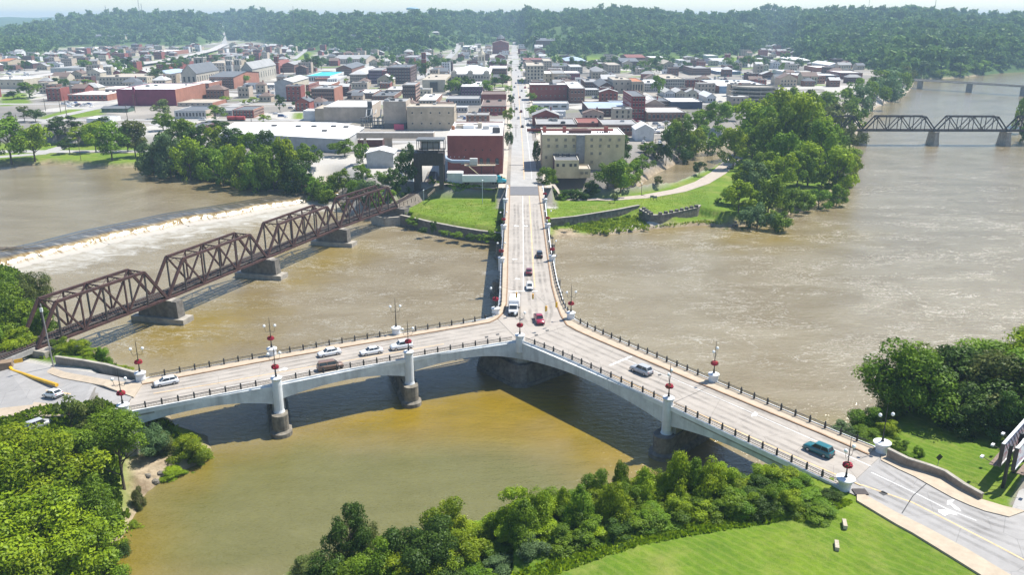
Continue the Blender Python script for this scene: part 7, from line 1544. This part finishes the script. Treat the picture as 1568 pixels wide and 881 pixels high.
oncar('sedan', 'white', 569, 542, 500, 554, 'white sedan in the middle of the left arm, just right of the minivan')
oncar('suv', 'white', 615, 534, 560, 542, 'white car behind the lamp post and flower basket on the left arm')
oncar('van', 'brown', 506, 565, 560, 556, 'bronze minivan driving along the near lane of the left arm')
p_ = onroad(82, 608, .14); q_ = onroad(40, 602, .14); e = car('hatch', 'white', p_.x, p_.y, p_.z, math.atan2(q_.y - p_.y, q_.x - p_.x), 'white car on the sunken road behind bare trees'); e.rotation_euler.y = math.asin(max(-.3, min(.3, (p_.z - q_.z) / (p_ - q_).length)))
oncar('suv', 'silver', 982, 571, 930, 550, 'silver SUV driving up the right arm near the stop line')
oncar('suv', 'teal', 1253, 694, 1200, 672, 'teal SUV with black lower body near the right bridge end')
oncar('hatch', 'white', 811, 442, 811, 460, 'white hatchback waiting at the junction stop line')
oncar('sedan', 'maroon', 810, 419, 810, 400, 'dark maroon car behind the white hatchback on the town arm')
oncar('suv', 'black', 826, 393, 825, 370, 'black car heading to town in the right lane')
oncar('pickup', 'red', 825.5, 493, 831, 505, 'red pickup truck turning in the junction')
# white utility truck at the junction
x, y = G(787, 477, RZ); x2, y2 = G(784, 492, RZ); e = empty('box_truck', (x, y, RZ), math.atan2(y2 - y, x2 - x), 'white box truck entering the junction from town', 'truck')
mb = MB(); loft(mb, [(-3.9, [(1.15, .7), (1.2, 1.0), (1.2, 2.9), (1.1, 3.05)]), (1.2, [(1.15, .7), (1.2, 1.0), (1.2, 2.9), (1.1, 3.05)])]); mb.build('cargo_box', carpaint('car_paint_white', CP_['white']), e)
mb = MB(); loft(mb, [(1.2, [(1.05, .5), (1.1, 1.3), (1.0, 2.3)]), (2.0, [(1.05, .5), (1.1, 1.3), (.95, 2.25)]), (2.7, [(1.0, .5), (1.05, 1.3), (.9, 1.4)]), (3.6, [(.95, .5), (.98, 1.1), (.85, 1.22)])]); mb.build('cab', MATS['car_paint_white'], e)
mb = MB(); mb.add([(2.04, -.85, 2.15), (2.04, .85, 2.15), (2.68, .86, 1.48), (2.68, -.86, 1.48)], [(0, 3, 2, 1)]).box((2.38, 0, 1.8), (.02, .1, .7)); 
for s in (-1, 1): mb.box((1.75, s * 1.075, 1.75), (.7, .06, .6))
mb.v = [(a + .03, b, c + .03) for a, b, c in mb.v]; mb.build('window', CGLASS, e); MB().box((3.65, 0, .6), (.2, 2.1, .4)).box((3.62, 0, .95), (.1, 1.1, .3)).box((-3.95, 0, .7), (.15, 2.2, .3)).box((-1, 0, .55), (5.6, 1.6, .3)).build('chassis', IRON, e)
for sx in (-2.4, 2.75):
    for sy in (-1, 1):
        w = link(bpy.data.objects.new('wheel', car_meshes('van')['tyre']), e); w.location = (sx, sy * .98, .46); w.scale = (1.38,) * 3; w.rotation_euler = (-PI / 2 * sy, 0, 0); r_ = link(bpy.data.objects.new('rim', car_meshes('van')['rim']), w)
for sy in (-1, 1):
    h_ = link(bpy.data.objects.new('headlight', car_meshes('van')['lamp']), e); h_.location = (3.62, sy * .75, .95); MB().box((2.3, sy * 1.28, 1.75), (.12, .18, .4)).build('mirror', IRON, e)
# semi-trailer at the dock
a = V(737, 281, 9.5); e = empty('semi_trailer_truck', (a.x - .2, a.y - .6, 9.45), 0, 'white semi-trailer with teal tractor at the mill dock', 'truck')
MB().box((-.5, 0, 2.35), (14.2, 2.5, 2.7)).build('trailer', carpaint('car_paint_white', CP_['white']), e)
MB().box((-.5, 0, .85), (13.5, 1.0, .3)).box((4.2, 0, .6), (.2, 2.0, .9)).build('chassis', IRON, e)
mb = MB(); loft(mb, [(6.9, [(1.15, .8), (1.2, 1.6), (1.1, 3.5)]), (8.2, [(1.15, .8), (1.2, 1.6), (1.05, 3.3)]), (9.0, [(1.1, .8), (1.15, 1.6), (1.0, 2.2)]), (10.7, [(.95, .7), (.95, 1.4), (.8, 1.7)])]); mb.build('cab', carpaint('car_paint_cyan', CP_['cyan']), e)
MB().box((8.65, 0, 2.75), (.5, 1.9, .8)).build('window', CGLASS, e)
for sx in (-6.2, -5.1, 5.2, 6.3, 9.8):
    for sy in (-1, 1): w = link(bpy.data.objects.new('wheel', car_meshes('van')['tyre']), e); w.location = (sx, sy * 1.05, .5); w.scale = (1.5,) * 3; w.rotation_euler = (PI / 2, 0, 0)
# red trucks in the left yard
for px_, lb in ((356, 'left of two red tank trailers in the riverside yard'), (368, 'right of two red tank trailers in the riverside yard')):
    a = hit(px_, 185); e = empty('tank_trailer', a, 0, lb, 'trailer'); MB().tube([(-3.2, 0, 1.9), (3.2, 0, 1.9)], 1.3, 12).build('tank', plain('faded_red', (.36, .05, .05), .6, .2, 1), e); MB().box((0, 0, .5), (6.2, 2, .5)).build('chassis', IRON, e)
# parked and moving cars in town (rows in the car parks)
lots = [('white sedan', (98, 158, 150, 164), 14), ('x', (420, 152, 470, 180), 7), ('x', (395, 130, 440, 146), 24), ('x', (376, 140, 412, 150), 12), ('x', (296, 142, 320, 152), 8), ('x', (300, 176, 316, 186), 4), ('x', (700, 176, 770, 183), 10), ('x', (684, 148, 705, 152), 5), ('x', (905, 145, 955, 152), 14), ('x', (990, 188, 1050, 205), 16), ('x', (1085, 112, 1200, 129), 70), ('x', (1080, 150, 1110, 172), 8), ('x', (940, 186, 980, 192), 3), ('x', (985, 215, 1020, 232), 5),
        ('x', (60, 128, 130, 140), 16), ('x', (0, 104, 60, 116), 22), ('x', (140, 96, 220, 104), 14), ('x', (560, 158, 585, 162), 4), ('x', (1200, 118, 1260, 130), 10)]
STN = [(794, 118, 'm'), (790, 128, 'm'), (799, 140, 'm'), (796, 150, 'm'), (791, 168, 'm'), (798, 172, 'm'), (794, 182, 'm'), (800, 195, 'm'), (811, 169, 'p'), (812, 185, 'p'), (814, 200, 'p'), (813, 203, 'p'), (808, 192, 'p'), (806, 148, 'p'), (786, 157, 'p'), (787, 146, 'p'), (790, 108, 'm'), (793, 102, 'm'), (788, 134, 'p'), (804, 135, 'p')]
cr = random.Random(17); NC = 0
def tcar(px_, py_, rz, base):
    global NC
    col = cr.choice(['white', 'white', 'silver', 'black', 'grey', 'red', 'maroon', 'blue', 'silver', 'white']); kd = cr.choice(['sedan', 'suv', 'hatch', 'van'])
    v = hit(px_, py_)
    if any(a - 1 < v.x < b + 1 and c - 1 < v.y < d + 1 for a, b, c, d in FOOT): return
    far_ = v.y > 560
    e = car(kd, col, v.x, v.y, v.z + .03, rz, None, group='cars in the town streets and car parks', tiny=far_); e['_base'] = '%s %s %s' % ({'black': 'black'}.get(col, col), {'sedan': 'sedan', 'suv': 'SUV', 'hatch': 'hatchback', 'van': 'minivan'}[kd], base); NC += 1
for _, (a, b, c, d), n in lots:
    for k in range(n): tcar(cr.uniform(a, c), cr.uniform(b, d), cr.choice([0, PI]) + PI / 2 * (cr.random() < .6) + cr.uniform(-.04, .04), 'parked')
for px_, py_, m_ in STN: tcar(px_, py_, PI / 2, 'driving on the main street' if m_ == 'm' else 'parked along the main street')
for px_, py_ in ((62, 660),): v = V(px_, py_, 6.5); v.z = Hs(v.x, v.y); e = car('suv', 'silver', v.x, v.y, v.z + .03, .3 + px_ * .01, None, group='cars parked by the sunken road'); e['_base'] = 'silver car parked behind the left bank trees'
# ================================================================== STREET FURNITURE AND ODDMENTS
def wall_along(name, pts, z0, z1, th, mat, label, cat='wall', capm=None, step=1.0):
    q = resample([(*G(a, b, z), 0) for a, b, z in pts], step); c = Vector((q[0].x, q[0].y, 0)); e = empty(name, c, 0, label, cat)
    zz0 = lambda t: z0 if not isinstance(z0, tuple) else z0[0] + (z0[1] - z0[0]) * t; zz1 = lambda t: z1 if not isinstance(z1, tuple) else z1[0] + (z1[1] - z1[0]) * t
    def rib(zA, zB, w, nm, m):
        vs = []; fs = []; n = len(q)
        for i, p_ in enumerate(q):
            d = (q[min(i + 1, n - 1)] - q[max(i - 1, 0)]).normalized(); r = Vector((-d.y, d.x, 0)) * w / 2; t = i / (n - 1)
            for s, z in ((1, zA(t)), (1, zB(t)), (-1, zB(t)), (-1, zA(t))): v = p_ + r * s - c; vs.append((v.x, v.y, z))
        for i in range(n - 1):
            for k in range(4): fs.append((4 * i + k, 4 * i + (k + 1) % 4, 4 * i + 4 + (k + 1) % 4, 4 * i + 4 + k))
        fs += [(3, 2, 1, 0), tuple(4 * n - 4 + k for k in range(4))]; MB().add(vs, fs).build(nm, m, e)
    rib(zz0, zz1, th, 'wall', mat); rib(lambda t: zz1(t) - .01, lambda t: zz1(t) + .16, th + .22, 'coping', capm or LCONC); return e
wall_along('retaining_wall', [(1358, 701, E1), (1388, 715, E1), (1423, 725, E1), (1446, 733, E1), (1474, 751, E1), (1503, 766, E1)], E1 - .6, (E1 + 1.5, E1 + .9), .4, plain('wall_stone_brown', (.30, .23, .17), .9, .3, .8, bmp=.4, streak=.4), 'curving brown stone wall beside the right bridge approach')
wall_along('retaining_wall', [(87, 556, 6.3), (130, 562, 7.3), (165, 568, 8.2), (211, 580, 9.5)], (4.5, 7.5), (7.7, 10.6), .45, plain('wall_grey_old', (.24, .22, .19), .9, .3, .7, bmp=.4, streak=.5), 'weathered grey wall beside the sunken left road')
wall_along('retaining_wall', [(614, 344, .2), (640, 350, .2), (660, 355, .2), (700, 363, .2), (735, 369, .2), (769, 373, .2)], -1, 3.9, 1.0, DSTONE, 'dark overgrown river wall below the left lawn')
wall_along('retaining_wall', [(570, 342, .2), (590, 346, .2), (614, 344, .2)], -1, 3.2, 1.0, LCONC, 'pale concrete river wall under the last truss span')
OW = plain('ruined_wall_stone', (.17, .155, .13), .95, .5, .8, bmp=.7, streak=.5)
e = wall_along('river_wall', [(843, 349, .9), (880, 345, .9), (910, 340, .9), (945, 334, .9), (978, 327, .9)], -.4, 4.3, .9, OW, 'old stone river wall in front of the park, stepped left part')
e = wall_along('river_wall', [(980, 336, .4), (996, 346, .4), (1010, 346, .4), (1035, 341, .4), (1065, 334, .4), (1070, 330, .4)], -.6, 4.6, 1.2, OW, 'crenellated stone river wall at the park point')
q = resample([(*G(a, b, .4), 0) for a, b in [(985, 338), (996, 346), (1010, 346), (1035, 341), (1065, 334)]], 3.0)
for p_ in q: MB().box((p_.x - e.location.x, p_.y - e.location.y, 5.2), (1.2, 1.2, .95), .2).build('merlon', OW, e)
for px_, py_, s in ((1000, 340, 1), (1025, 336, 1)): pass
# boulders at the waterline
bm_ = random.Random(4); st = plain('boulder', (.20, .18, .15), .9, .35, 1.5, bmp=.5)
def boulders(lst, n, label, grp):
    for k in range(n):
        px_, py_ = lst[0] + bm_.uniform(0, 1) * (lst[2] - lst[0]), lst[1] + bm_.uniform(0, 1) * (lst[3] - lst[1]); v = hit(px_, py_); s = bm_.uniform(.4, 1.1); vs = []
        mb = MB(); mb.lathe((0, 0, 0), [(s * .5, -.3 * s), (s * .62, .05), (s * .5, .35 * s), (s * .2, .5 * s)], 7, sx=bm_.uniform(.8, 1.5)); mb.v = [(a + bm_.uniform(-.12, .12) * s, b + bm_.uniform(-.12, .12) * s, c + bm_.uniform(-.1, .1) * s) for a, b, c in mb.v]
        o = mb.build('boulder', st); o.location = v; o.rotation_euler = (0, 0, bm_.uniform(0, 6)); o['_base'] = label; tag(o, None, 'boulder', grp)
boulders((1085, 340, 1130, 347), 12, 'dark boulder at the waterline of the park point', 'boulders at the park point')
boulders((225, 722, 262, 742), 12, 'pale stone on the sandy left bank', 'stones on the sand bank')
boulders((1180, 312, 1240, 322), 12, 'grey boulder under the trees of the island point', 'boulders under the island trees')
# rough ground cover on banks
def cover(name, label, polys, n, h, mat, seed, zmax=9.4):
    r = np.random.default_rng(seed); V_, T_ = [], []
    for poly, k in polys:
        P = np.array(poly); lo, hi = P.min(0), P.max(0); x = r.uniform(lo[0], hi[0], k * 4); y = r.uniform(lo[1], hi[1], k * 4); ok = sdist(x, y, poly) > 0
        for w_ in (LOWER, CANAL, DIRT_PATCH[0]): ok &= sdist(x, y, w_) < -.4
        x, y = x[ok][:k], y[ok][:k]; z = H(x, y); m = len(x); hh = h * r.uniform(.4, 1.3, m); a = r.uniform(0, 6.28, m); w = hh * .45
        dx, dy = np.cos(a) * w, np.sin(a) * w; lx, ly = r.normal(0, .35, m) * hh, r.normal(0, .35, m) * hh
        V_.append(np.stack([np.stack([x - dx, y - dy, z - .05], 1), np.stack([x + dx, y + dy, z - .05], 1), np.stack([x + dx * .7 + lx, y + dy * .7 + ly, z + hh], 1), np.stack([x - dx * .7 + lx, y - dy * .7 + ly, z + hh * .8], 1)], 1).reshape(-1, 3)); T_.append(r.random(m))
    v = np.concatenate(V_); f = np.arange(len(v)).reshape(-1, 4); o = link(bpy.data.objects.new(name, npmesh(name, v, f, mat, {'tint': ('FACE', np.concatenate(T_))}))); tag(o, label, 'ground cover', kind='stuff')
g9 = lambda pts, z: GP(pts, z)
for k in range(20): tp(885 + 105 * (k / 19) + R_b.uniform(-6, 6), 350 + R_b.uniform(-7, 8) - 4 * (k / 19), R_b.uniform(10, 22), R_b.uniform(4, 8), 'bush', 'bright', zg=1.0, z=.85, label='low yellow-green weed clump below the park river wall', group='weed clumps below the park wall', name='weed_clump', cat='weed')
for k in range(8): tp(850 + 130 * (k / 7), 348 - 20 * (k / 7) + R_b.uniform(-2, 2), R_b.uniform(8, 14), R_b.uniform(5, 9), 'bush', 'mid', zg=3.8, z=3.2, label='green creeper clump growing over the park river wall', group='creepers on the park wall', name='creeper', cat='creeper')
cover('weeds', 'rough yellow-green weeds on the bank below the park wall', [(g9([(872, 350), (905, 339), (978, 331), (997, 349), (965, 354), (932, 361), (905, 359), (885, 354)], .8), 2500), (g9([(1000, 348), (1080, 340), (1110, 345), (1090, 352), (1010, 354)], .5), 600)], 0, .55, LEAF['bright'], 1)
cover('weeds', 'rough weeds fringing the near lawn and thicket', [(g9([(700, 905), (860, 850), (1000, 812), (1120, 790), (1270, 768), (1310, 768), (1290, 782), (1130, 808), (1000, 832), (900, 862), (780, 905)], 9.3), 9000)], 0, .4, LEAF['bright'], 2)
cover('weeds', 'wild plants covering the lower left bank', [(g9([(-80, 700), (60, 660), (150, 665), (260, 655), (300, 690), (320, 705), (240, 745), (215, 800), (130, 890), (-100, 960)], 3), 22000)], 0, .6, LEAF['mid'], 3)
cover('weeds', 'weeds on the banks below the rusty truss', [(g9([(-40, 400), (60, 415), (80, 500), (210, 575), (100, 560), (0, 545), (-60, 540)], 4), 9000)], 0, .7, LEAF['mid'], 4)
cover('weeds', 'low green plants on the slope below the loading dock', [(g9([(660, 300), (690, 292), (772, 292), (772, 300), (700, 303)], 4), 3500)], 0, .6, LEAF['mid'], 5)
cover('grass', 'short grass of the park lawns catching the light', [(g9([(618, 312), (700, 306), (768, 308), (768, 350), (700, 346), (630, 334)], 4), 9000), (g9([(842, 312), (940, 312), (1080, 290), (1090, 322), (990, 325), (900, 340), (846, 344)], 4), 9000)], 0, .16, LEAF['bright'], 6)
# billboard
bl = V(1534, 748, 9.4); e = empty('billboard', (bl.x, bl.y, 9.3), 0, 'double-sided roadside billboard on black posts at the right edge', 'billboard'); p_, q_ = V(1549, 690, 16.2), V(1568, 668, 16.2); ba = math.atan2(q_.y - p_.y, q_.x - p_.x)
BM = {}
def bposter():
    m, n, l, b = nt('poster_print'); tc = n.new('ShaderNodeTexCoord'); sx = n.new('ShaderNodeSeparateXYZ'); l.new(tc.outputs['Object'], sx.inputs[0])
    w = noise(n, l, .9, 2, .5, mapped(n, l, tc.outputs['Object'], (1, 1, 2.2))); c = mixc(n, l, ramp(n, l, w, .52, .54), (.74, .75, .80), (.60, .36, .42)); w2 = noise(n, l, .6, 1, .5, tc.outputs['Object']); c = mixc(n, l, ramp(n, l, w2, .56, .6), c, (.42, .44, .58)); l.new(c, b.inputs['Base Color']); return m
PST = bposter(); ca, sa = math.cos(ba), math.sin(ba)
for s, off_ in ((1, .9), (-1, -.9)):
    c = Vector((5.6 * ca + sa * off_, 5.6 * sa - ca * off_, 5.2)); MB().box(c, (11.2, .25, 3.4), ba).build('panel', [PST], e); 
    for dz_ in (-1.75, 1.75): MB().box(c + Vector((0, 0, dz_)), (11.5, .4, .22), ba).build('frame', WHITE, e)
    k = c - Vector((5.7 * ca, 5.7 * sa, 0)); MB().box(k, (.3, .5, 3.6), ba).build('frame', DARKSTEEL, e)
    cw = c + Vector((sa * s * .9, -ca * s * .9, -2.1)); MB().box(cw, (11, .9, .12), ba).build('catwalk', plain('catwalk_timber', (.2, .15, .12), .9, .3, 2), e)
    for t_ in (-5, 0, 5): q0 = cw + Vector((ca * t_, sa * t_, .1)); q1 = q0 + Vector((sa * s * 1.6, -ca * s * 1.6, .5)); MB().bar(q0, q1, .07).build('lamp_arm', DARKSTEEL, e); MB().box(q1, (.8, .4, .25), ba).build('floodlight', WHITE, e)
for t_ in (.5, 5.6, 10.6): MB().tube([(t_ * ca, t_ * sa, -.2), (t_ * ca, t_ * sa, 6.9)], .26, 8).build('post', IRON, e)
for k in range(9): t_ = .8 + k * 1.2; MB().bar((t_ * ca + sa * .8, t_ * sa - ca * .8, 3.6), (t_ * ca - sa * .8, t_ * sa + ca * .8, 6.8), .08).build('brace', DARKSTEEL, e)
a = V(1436, 713, 9.4); e = empty('sign', (a.x, a.y, 9.3), .2, 'small black diamond sign standing in the sunlit right lawn', 'sign'); MB().box((0, 0, .6), (.06, .06, 1.2)).build('post', GCONC, e); o = MB().box((0, 0, 0), (.85, .05, .85)).build('panel', IRON, e); o.location = (0, -.05, 1.5); o.rotation_euler = (0, PI / 4, 0)
for (px_, py_, r_), lb in (((1293, 806, .25), 'upper pale stone block lying on the near lawn'), ((1281, 839, .3), 'lower pale stone block lying on the near lawn')):
    v = hit(px_, py_); o = MB().box((0, 0, .28), (.5, 1.75, .55)).build('stone_block', plain('pale_stone', (.44, .38, .29), .9, .2, 2, bmp=.3)); o.location = v; o.rotation_euler = (0, 0, -r_); tag(o, lb, 'stone block')
a = V(1299, 752, 9.4); o = MB().box((0, 0, -1.0), (1.9, 1.5, 2.0)).build('hatch', DARKSTEEL); o.location = a + Vector((1.5, -.5, .2)); tag(o, 'black iron drain box at the foot of the lower right pylon', 'drain box')
# utility poles
def upole(px_, yb, yt, label, arms=1, grp='wooden utility poles'):
    v = hit(px_, yb); h = z_at(v.x, v.y, yt) - v.z; e = empty('utility_pole', v, cr.uniform(0, 3), None, 'utility pole', grp); e['_base'] = label
    w = .15 if v.y < 500 else .22
    MB().tube([(0, 0, -.3), (0, 0, h)], [w, w * .6], 6).build('pole', BARK, e)
    if arms: MB().box((0, 0, h - .8), (2.6, .14, .14)).box((0, 0, h - 1.9), (2.0, .14, .14)).build('crossarm', BARK, e)
for px_, yb, yt in ((93, 172, 138), (103, 182, 148), (70, 170, 150), (98, 208, 185), (197, 195, 160), (124, 245, 208), (152, 232, 205), (207, 172, 144), (27, 195, 175), (385, 188, 170), (700, 182, 170), (986, 226, 208), (1003, 232, 212), (972, 192, 166), (961, 192, 168), (1052, 190, 170), (988, 188, 165), (946, 170, 158), (893, 96, 74), (790, 210, 190), (820, 210, 186), (818, 178, 160), (788, 178, 158)): upole(px_, yb, yt, 'slender utility pole')
v = V(82, 562, 6.3); v.z = 6.2; h = z_at(v.x, v.y, 466) - 6.2; e = empty('utility_pole', v, 0, 'tall grey pole standing before the left truss portal', 'utility pole'); MB().tube([(0, 0, -.5), (-.3, 0, h)], [.16, .10], 7).build('pole', plain('grey_pole', (.25, .24, .23), .8, .2, 1), e); MB().box((-.3, -.1, h - 1.2), (.5, .3, .8)).build('transformer', WHITE, e)
v = V(739, 312, 4); e = empty('lamp_post', v, 0, 'white lamp post on the left lawn path', 'lamp post'); h = z_at(v.x, v.y, 278) - 4; MB().tube([(0, 0, 0), (0, 0, h)], .12, 6).build('pole', WHITE, e); MB().lathe((0, 0, h), [(.1, 0), (.3, .2), (.3, .5), (.1, .7)], 8).build('globe', GLOBE, e)
for px_, py_, yt, lb in ((982, 300, 283, 'dark lamp post beside the park path near the canal'), (649, 309, 293, 'white lamp post beside the railway track')):
    v = V(px_, py_, 4.2); e = empty('lamp_post', v, 0, lb, 'lamp post'); h = z_at(v.x, v.y, yt) - 4; MB().tube([(0, 0, 0), (0, 0, h)], .1, 6).build('pole', IRON if px_ > 700 else WHITE, e); MB().lathe((0, 0, h), [(.1, 0), (.3, .2), (.1, .5)], 8).build('lantern', GLOBE, e)
for (px_, py_), lb in (((998, 304), 'left grey information board by the park path'), ((1003, 305), 'right grey information board by the park path')):
    v = V(px_ , py_ + 2, 4.0); e = empty('information_board', v, .2, lb, 'board'); MB().box((-.6, 0, .7), (.1, .1, 1.4)).box((.6, 0, .7), (.1, .1, 1.4)).build('post', IRON, e); MB().box((0, 0, 1.4), (1.5, .12, .9)).build('panel', GCONC, e)
v = hit(1118, 258); car('sedan', 'silver', v.x, v.y, v.z + .15, .9, 'silver car parked on the park path under the island trees')
# masts and water tower on the ridge
def mast(px_, yt, label, ybase=24, dist=2600):
    k = math.tan(PITCH + math.atan((ybase - 440.5) / F)); x = (px_ - 784) / F * dist * CP; y = dist; z0 = Hs(x, y); zt = z_at(x, y, yt); e = empty('radio_mast', (x, y, z0), 0, label, 'radio mast'); h = max(20, zt - z0)
    for s in range(3): a = s * 2.09; MB().bar((1.1 * math.cos(a), 1.1 * math.sin(a), 0), (.6 * math.cos(a), .6 * math.sin(a), h), .32).build('leg', GCONC, e)
    mb = MB()
    for i in range(int(h / 4)): t0 = i * 4; mb.bar((1.1, 0, t0), (-.55, .95, t0 + 4), .2).bar((-.55, .95, t0), (-.55, -.95, t0 + 4), .2)
    mb.build('lattice', GCONC, e)
mast(215, -6, 'tall thin radio mast on the left ridge'); mast(219, 5, 'shorter radio mast next to the tall one on the left ridge'); mast(164, 8, 'faint radio mast farthest left on the ridge', dist=3100); mast(450, 9, 'radio mast standing on the hill left of centre', dist=2250); mast(1429, -8, 'tall radio mast on the right ridge'); mast(1328, -4, 'faint radio mast left of the tall right one', dist=3100)
k_ = 2900; x = (632 - 784) / F * k_ * CP; y = k_; zt = z_at(x, y, 11); z0 = zt - 34; e = empty('water_tower', (x, y, z0), 0, 'pale blue water tower above the trees on the ridge', 'water tower'); PB = plain('tower_blue', (.25, .42, .50), .5, .1, .1)
MB().lathe((0, 0, 0), [(5, 0), (3.5, 4), (3, 22), (10, 25), (20, 27), (21.5, 30), (17, 33), (6, 34.4), (.5, 34.8)], 24).build('tank', PB, e, smooth=True); MB().box((0, 0, -14), (9, 9, 30)).build('pedestal', PB, e)
# ------------------------------------------------------------------ haze
HZM = bpy.data.materials.new('haze'); HZM.use_nodes = True; hn = HZM.node_tree.nodes; hn.clear()
ho = hn.new('ShaderNodeOutputMaterial'); pv_ = hn.new('ShaderNodeVolumePrincipled'); pv_.inputs['Color'].default_value = (.56, .79, 1.0, 1); pv_.inputs['Density'].default_value = 0.00016; pv_.inputs['Anisotropy'].default_value = 0.0
HZM.node_tree.links.new(pv_.outputs[0], ho.inputs['Volume'])
tag(MB().box((0, 4700, 73), (16000, 10400, 154)).build('haze', HZM), 'thin pale summer haze lying over the whole valley', kind='stuff')
# ------------------------------------------------------------------ labels: name each copy by what it stands next to
bpy.context.view_layer.update()
def project(o):
    v = o.matrix_world.translation; f = v.y * CP - (v.z - CZ) * SP; return 784 + F * v.x / max(f, 1), v.y
lmxy = [(n_, x_, y_) for n_, x_, y_ in LM]
items = {}
for o in bpy.data.objects:
    if o.parent is None and o.get('_base') is not None: items.setdefault(o['_base'], []).append(o); 
for e, lb, gr, w, h, kd, cl in TREES:
    if gr: e['group'] = gr
    items.setdefault(lb or 'leafy tree', []).append(e)
def rel(o, skip=()):
    px_, y_ = project(o); c = sorted(lmxy, key=lambda m: (m[1] - o.location.x) ** 2 * 1.0 + ((m[2] - o.location.y) * .8) ** 2); m = [q for q in c if q[0] not in skip][0]
    lx = 784 + F * m[1] / (m[2] * CP + 20); dx, dy = px_ - lx, y_ - m[2]
    dx_m = o.location.x - m[1]
    if abs(dx_m) > abs(dy) * 1.2: r = 'right of' if dx_m > 0 else 'left of'
    elif abs(dx_m) > abs(dy) * .5: r = ('beyond and ' if dy > 0 else 'in front and ') + ('right of' if dx_m > 0 else 'left of')
    else: r = 'beyond' if dy > 0 else 'in front of'
    return r, m[0]
ORD = ['leftmost', 'second from left', 'third from left', 'fourth from left', 'fifth from left', 'sixth from left', 'seventh from left', 'eighth from left', 'ninth from left', 'tenth from left', 'eleventh from left', 'twelfth from left']
def cut(s): return ' '.join(s.split()[:16])
used = set(o['label'] for o in bpy.data.objects if o.parent is None and 'label' in o and '_base' not in o)
def size_word(o):
    for e, lb, gr, w, h, kd, cl in TREES:
        if e == o: return ('tall ' if h > 13 else 'low ' if h < 4.5 else 'medium-sized '), w
    return '', 0
for base, obs in items.items():
    obs.sort(key=lambda o: project(o)[0])
    isb = obs[0].get('category') in ('building', 'church', 'bin tower')
    if len(obs) == 1:
        lb = base
        if lb in used or len(lb.split()) < 4: lb = base + ' ' + ' '.join(rel(obs[0]))
        obs[0]['label'] = cut(lb); used.add(obs[0]['label']); continue
    if len(obs) <= 12:
        for k, o in enumerate(obs):
            wd = base.split(); o['label'] = cut('%s, %s' % (' '.join(wd[:12]), ORD[k] if k < len(obs) - 1 else 'rightmost')); used.add(o['label'])
        continue
    short = base
    for w_ in (' at ', ' in ', ' on ', ' beside ', ' along ', ' between ', ' behind ', ' standing ', ' above ', ' below ', ' growing '):
        if w_ in short and len(short.split()) > 6: short = short.split(w_)[0]
    sub = {}
    for o in obs: r, m = rel(o); sub.setdefault('%s %s %s' % (short, r, m), []).append(o)
    for s, oo in sub.items():
        oo.sort(key=lambda o: project(o)[0])
        if len(oo) == 1 and s not in used and len(s.split()) <= 16: oo[0]['label'] = s; used.add(s); continue
        for k, o in enumerate(oo):
            wd = 'rightmost' if (k == len(oo) - 1 and k) else (ORD[k] if k < 12 else 'number %d from left' % (k + 1))
            c = s + ', ' + wd; skip = ()
            while c in used or len(c.split()) > 16:
                r, m = rel(o, skip); skip += (m,); c = '%s %s %s, %s' % (short, r, m, wd)
                if len(skip) > 12: c = ' '.join(short.split()[:6]) + ' %s %s' % (r, m); break
            o['label'] = c; used.add(c)
for o in bpy.data.objects:
    if '_base' in o: del o['_base']
print('objects', len(bpy.data.objects), 'cars', NC, 'trees', len(TREES))
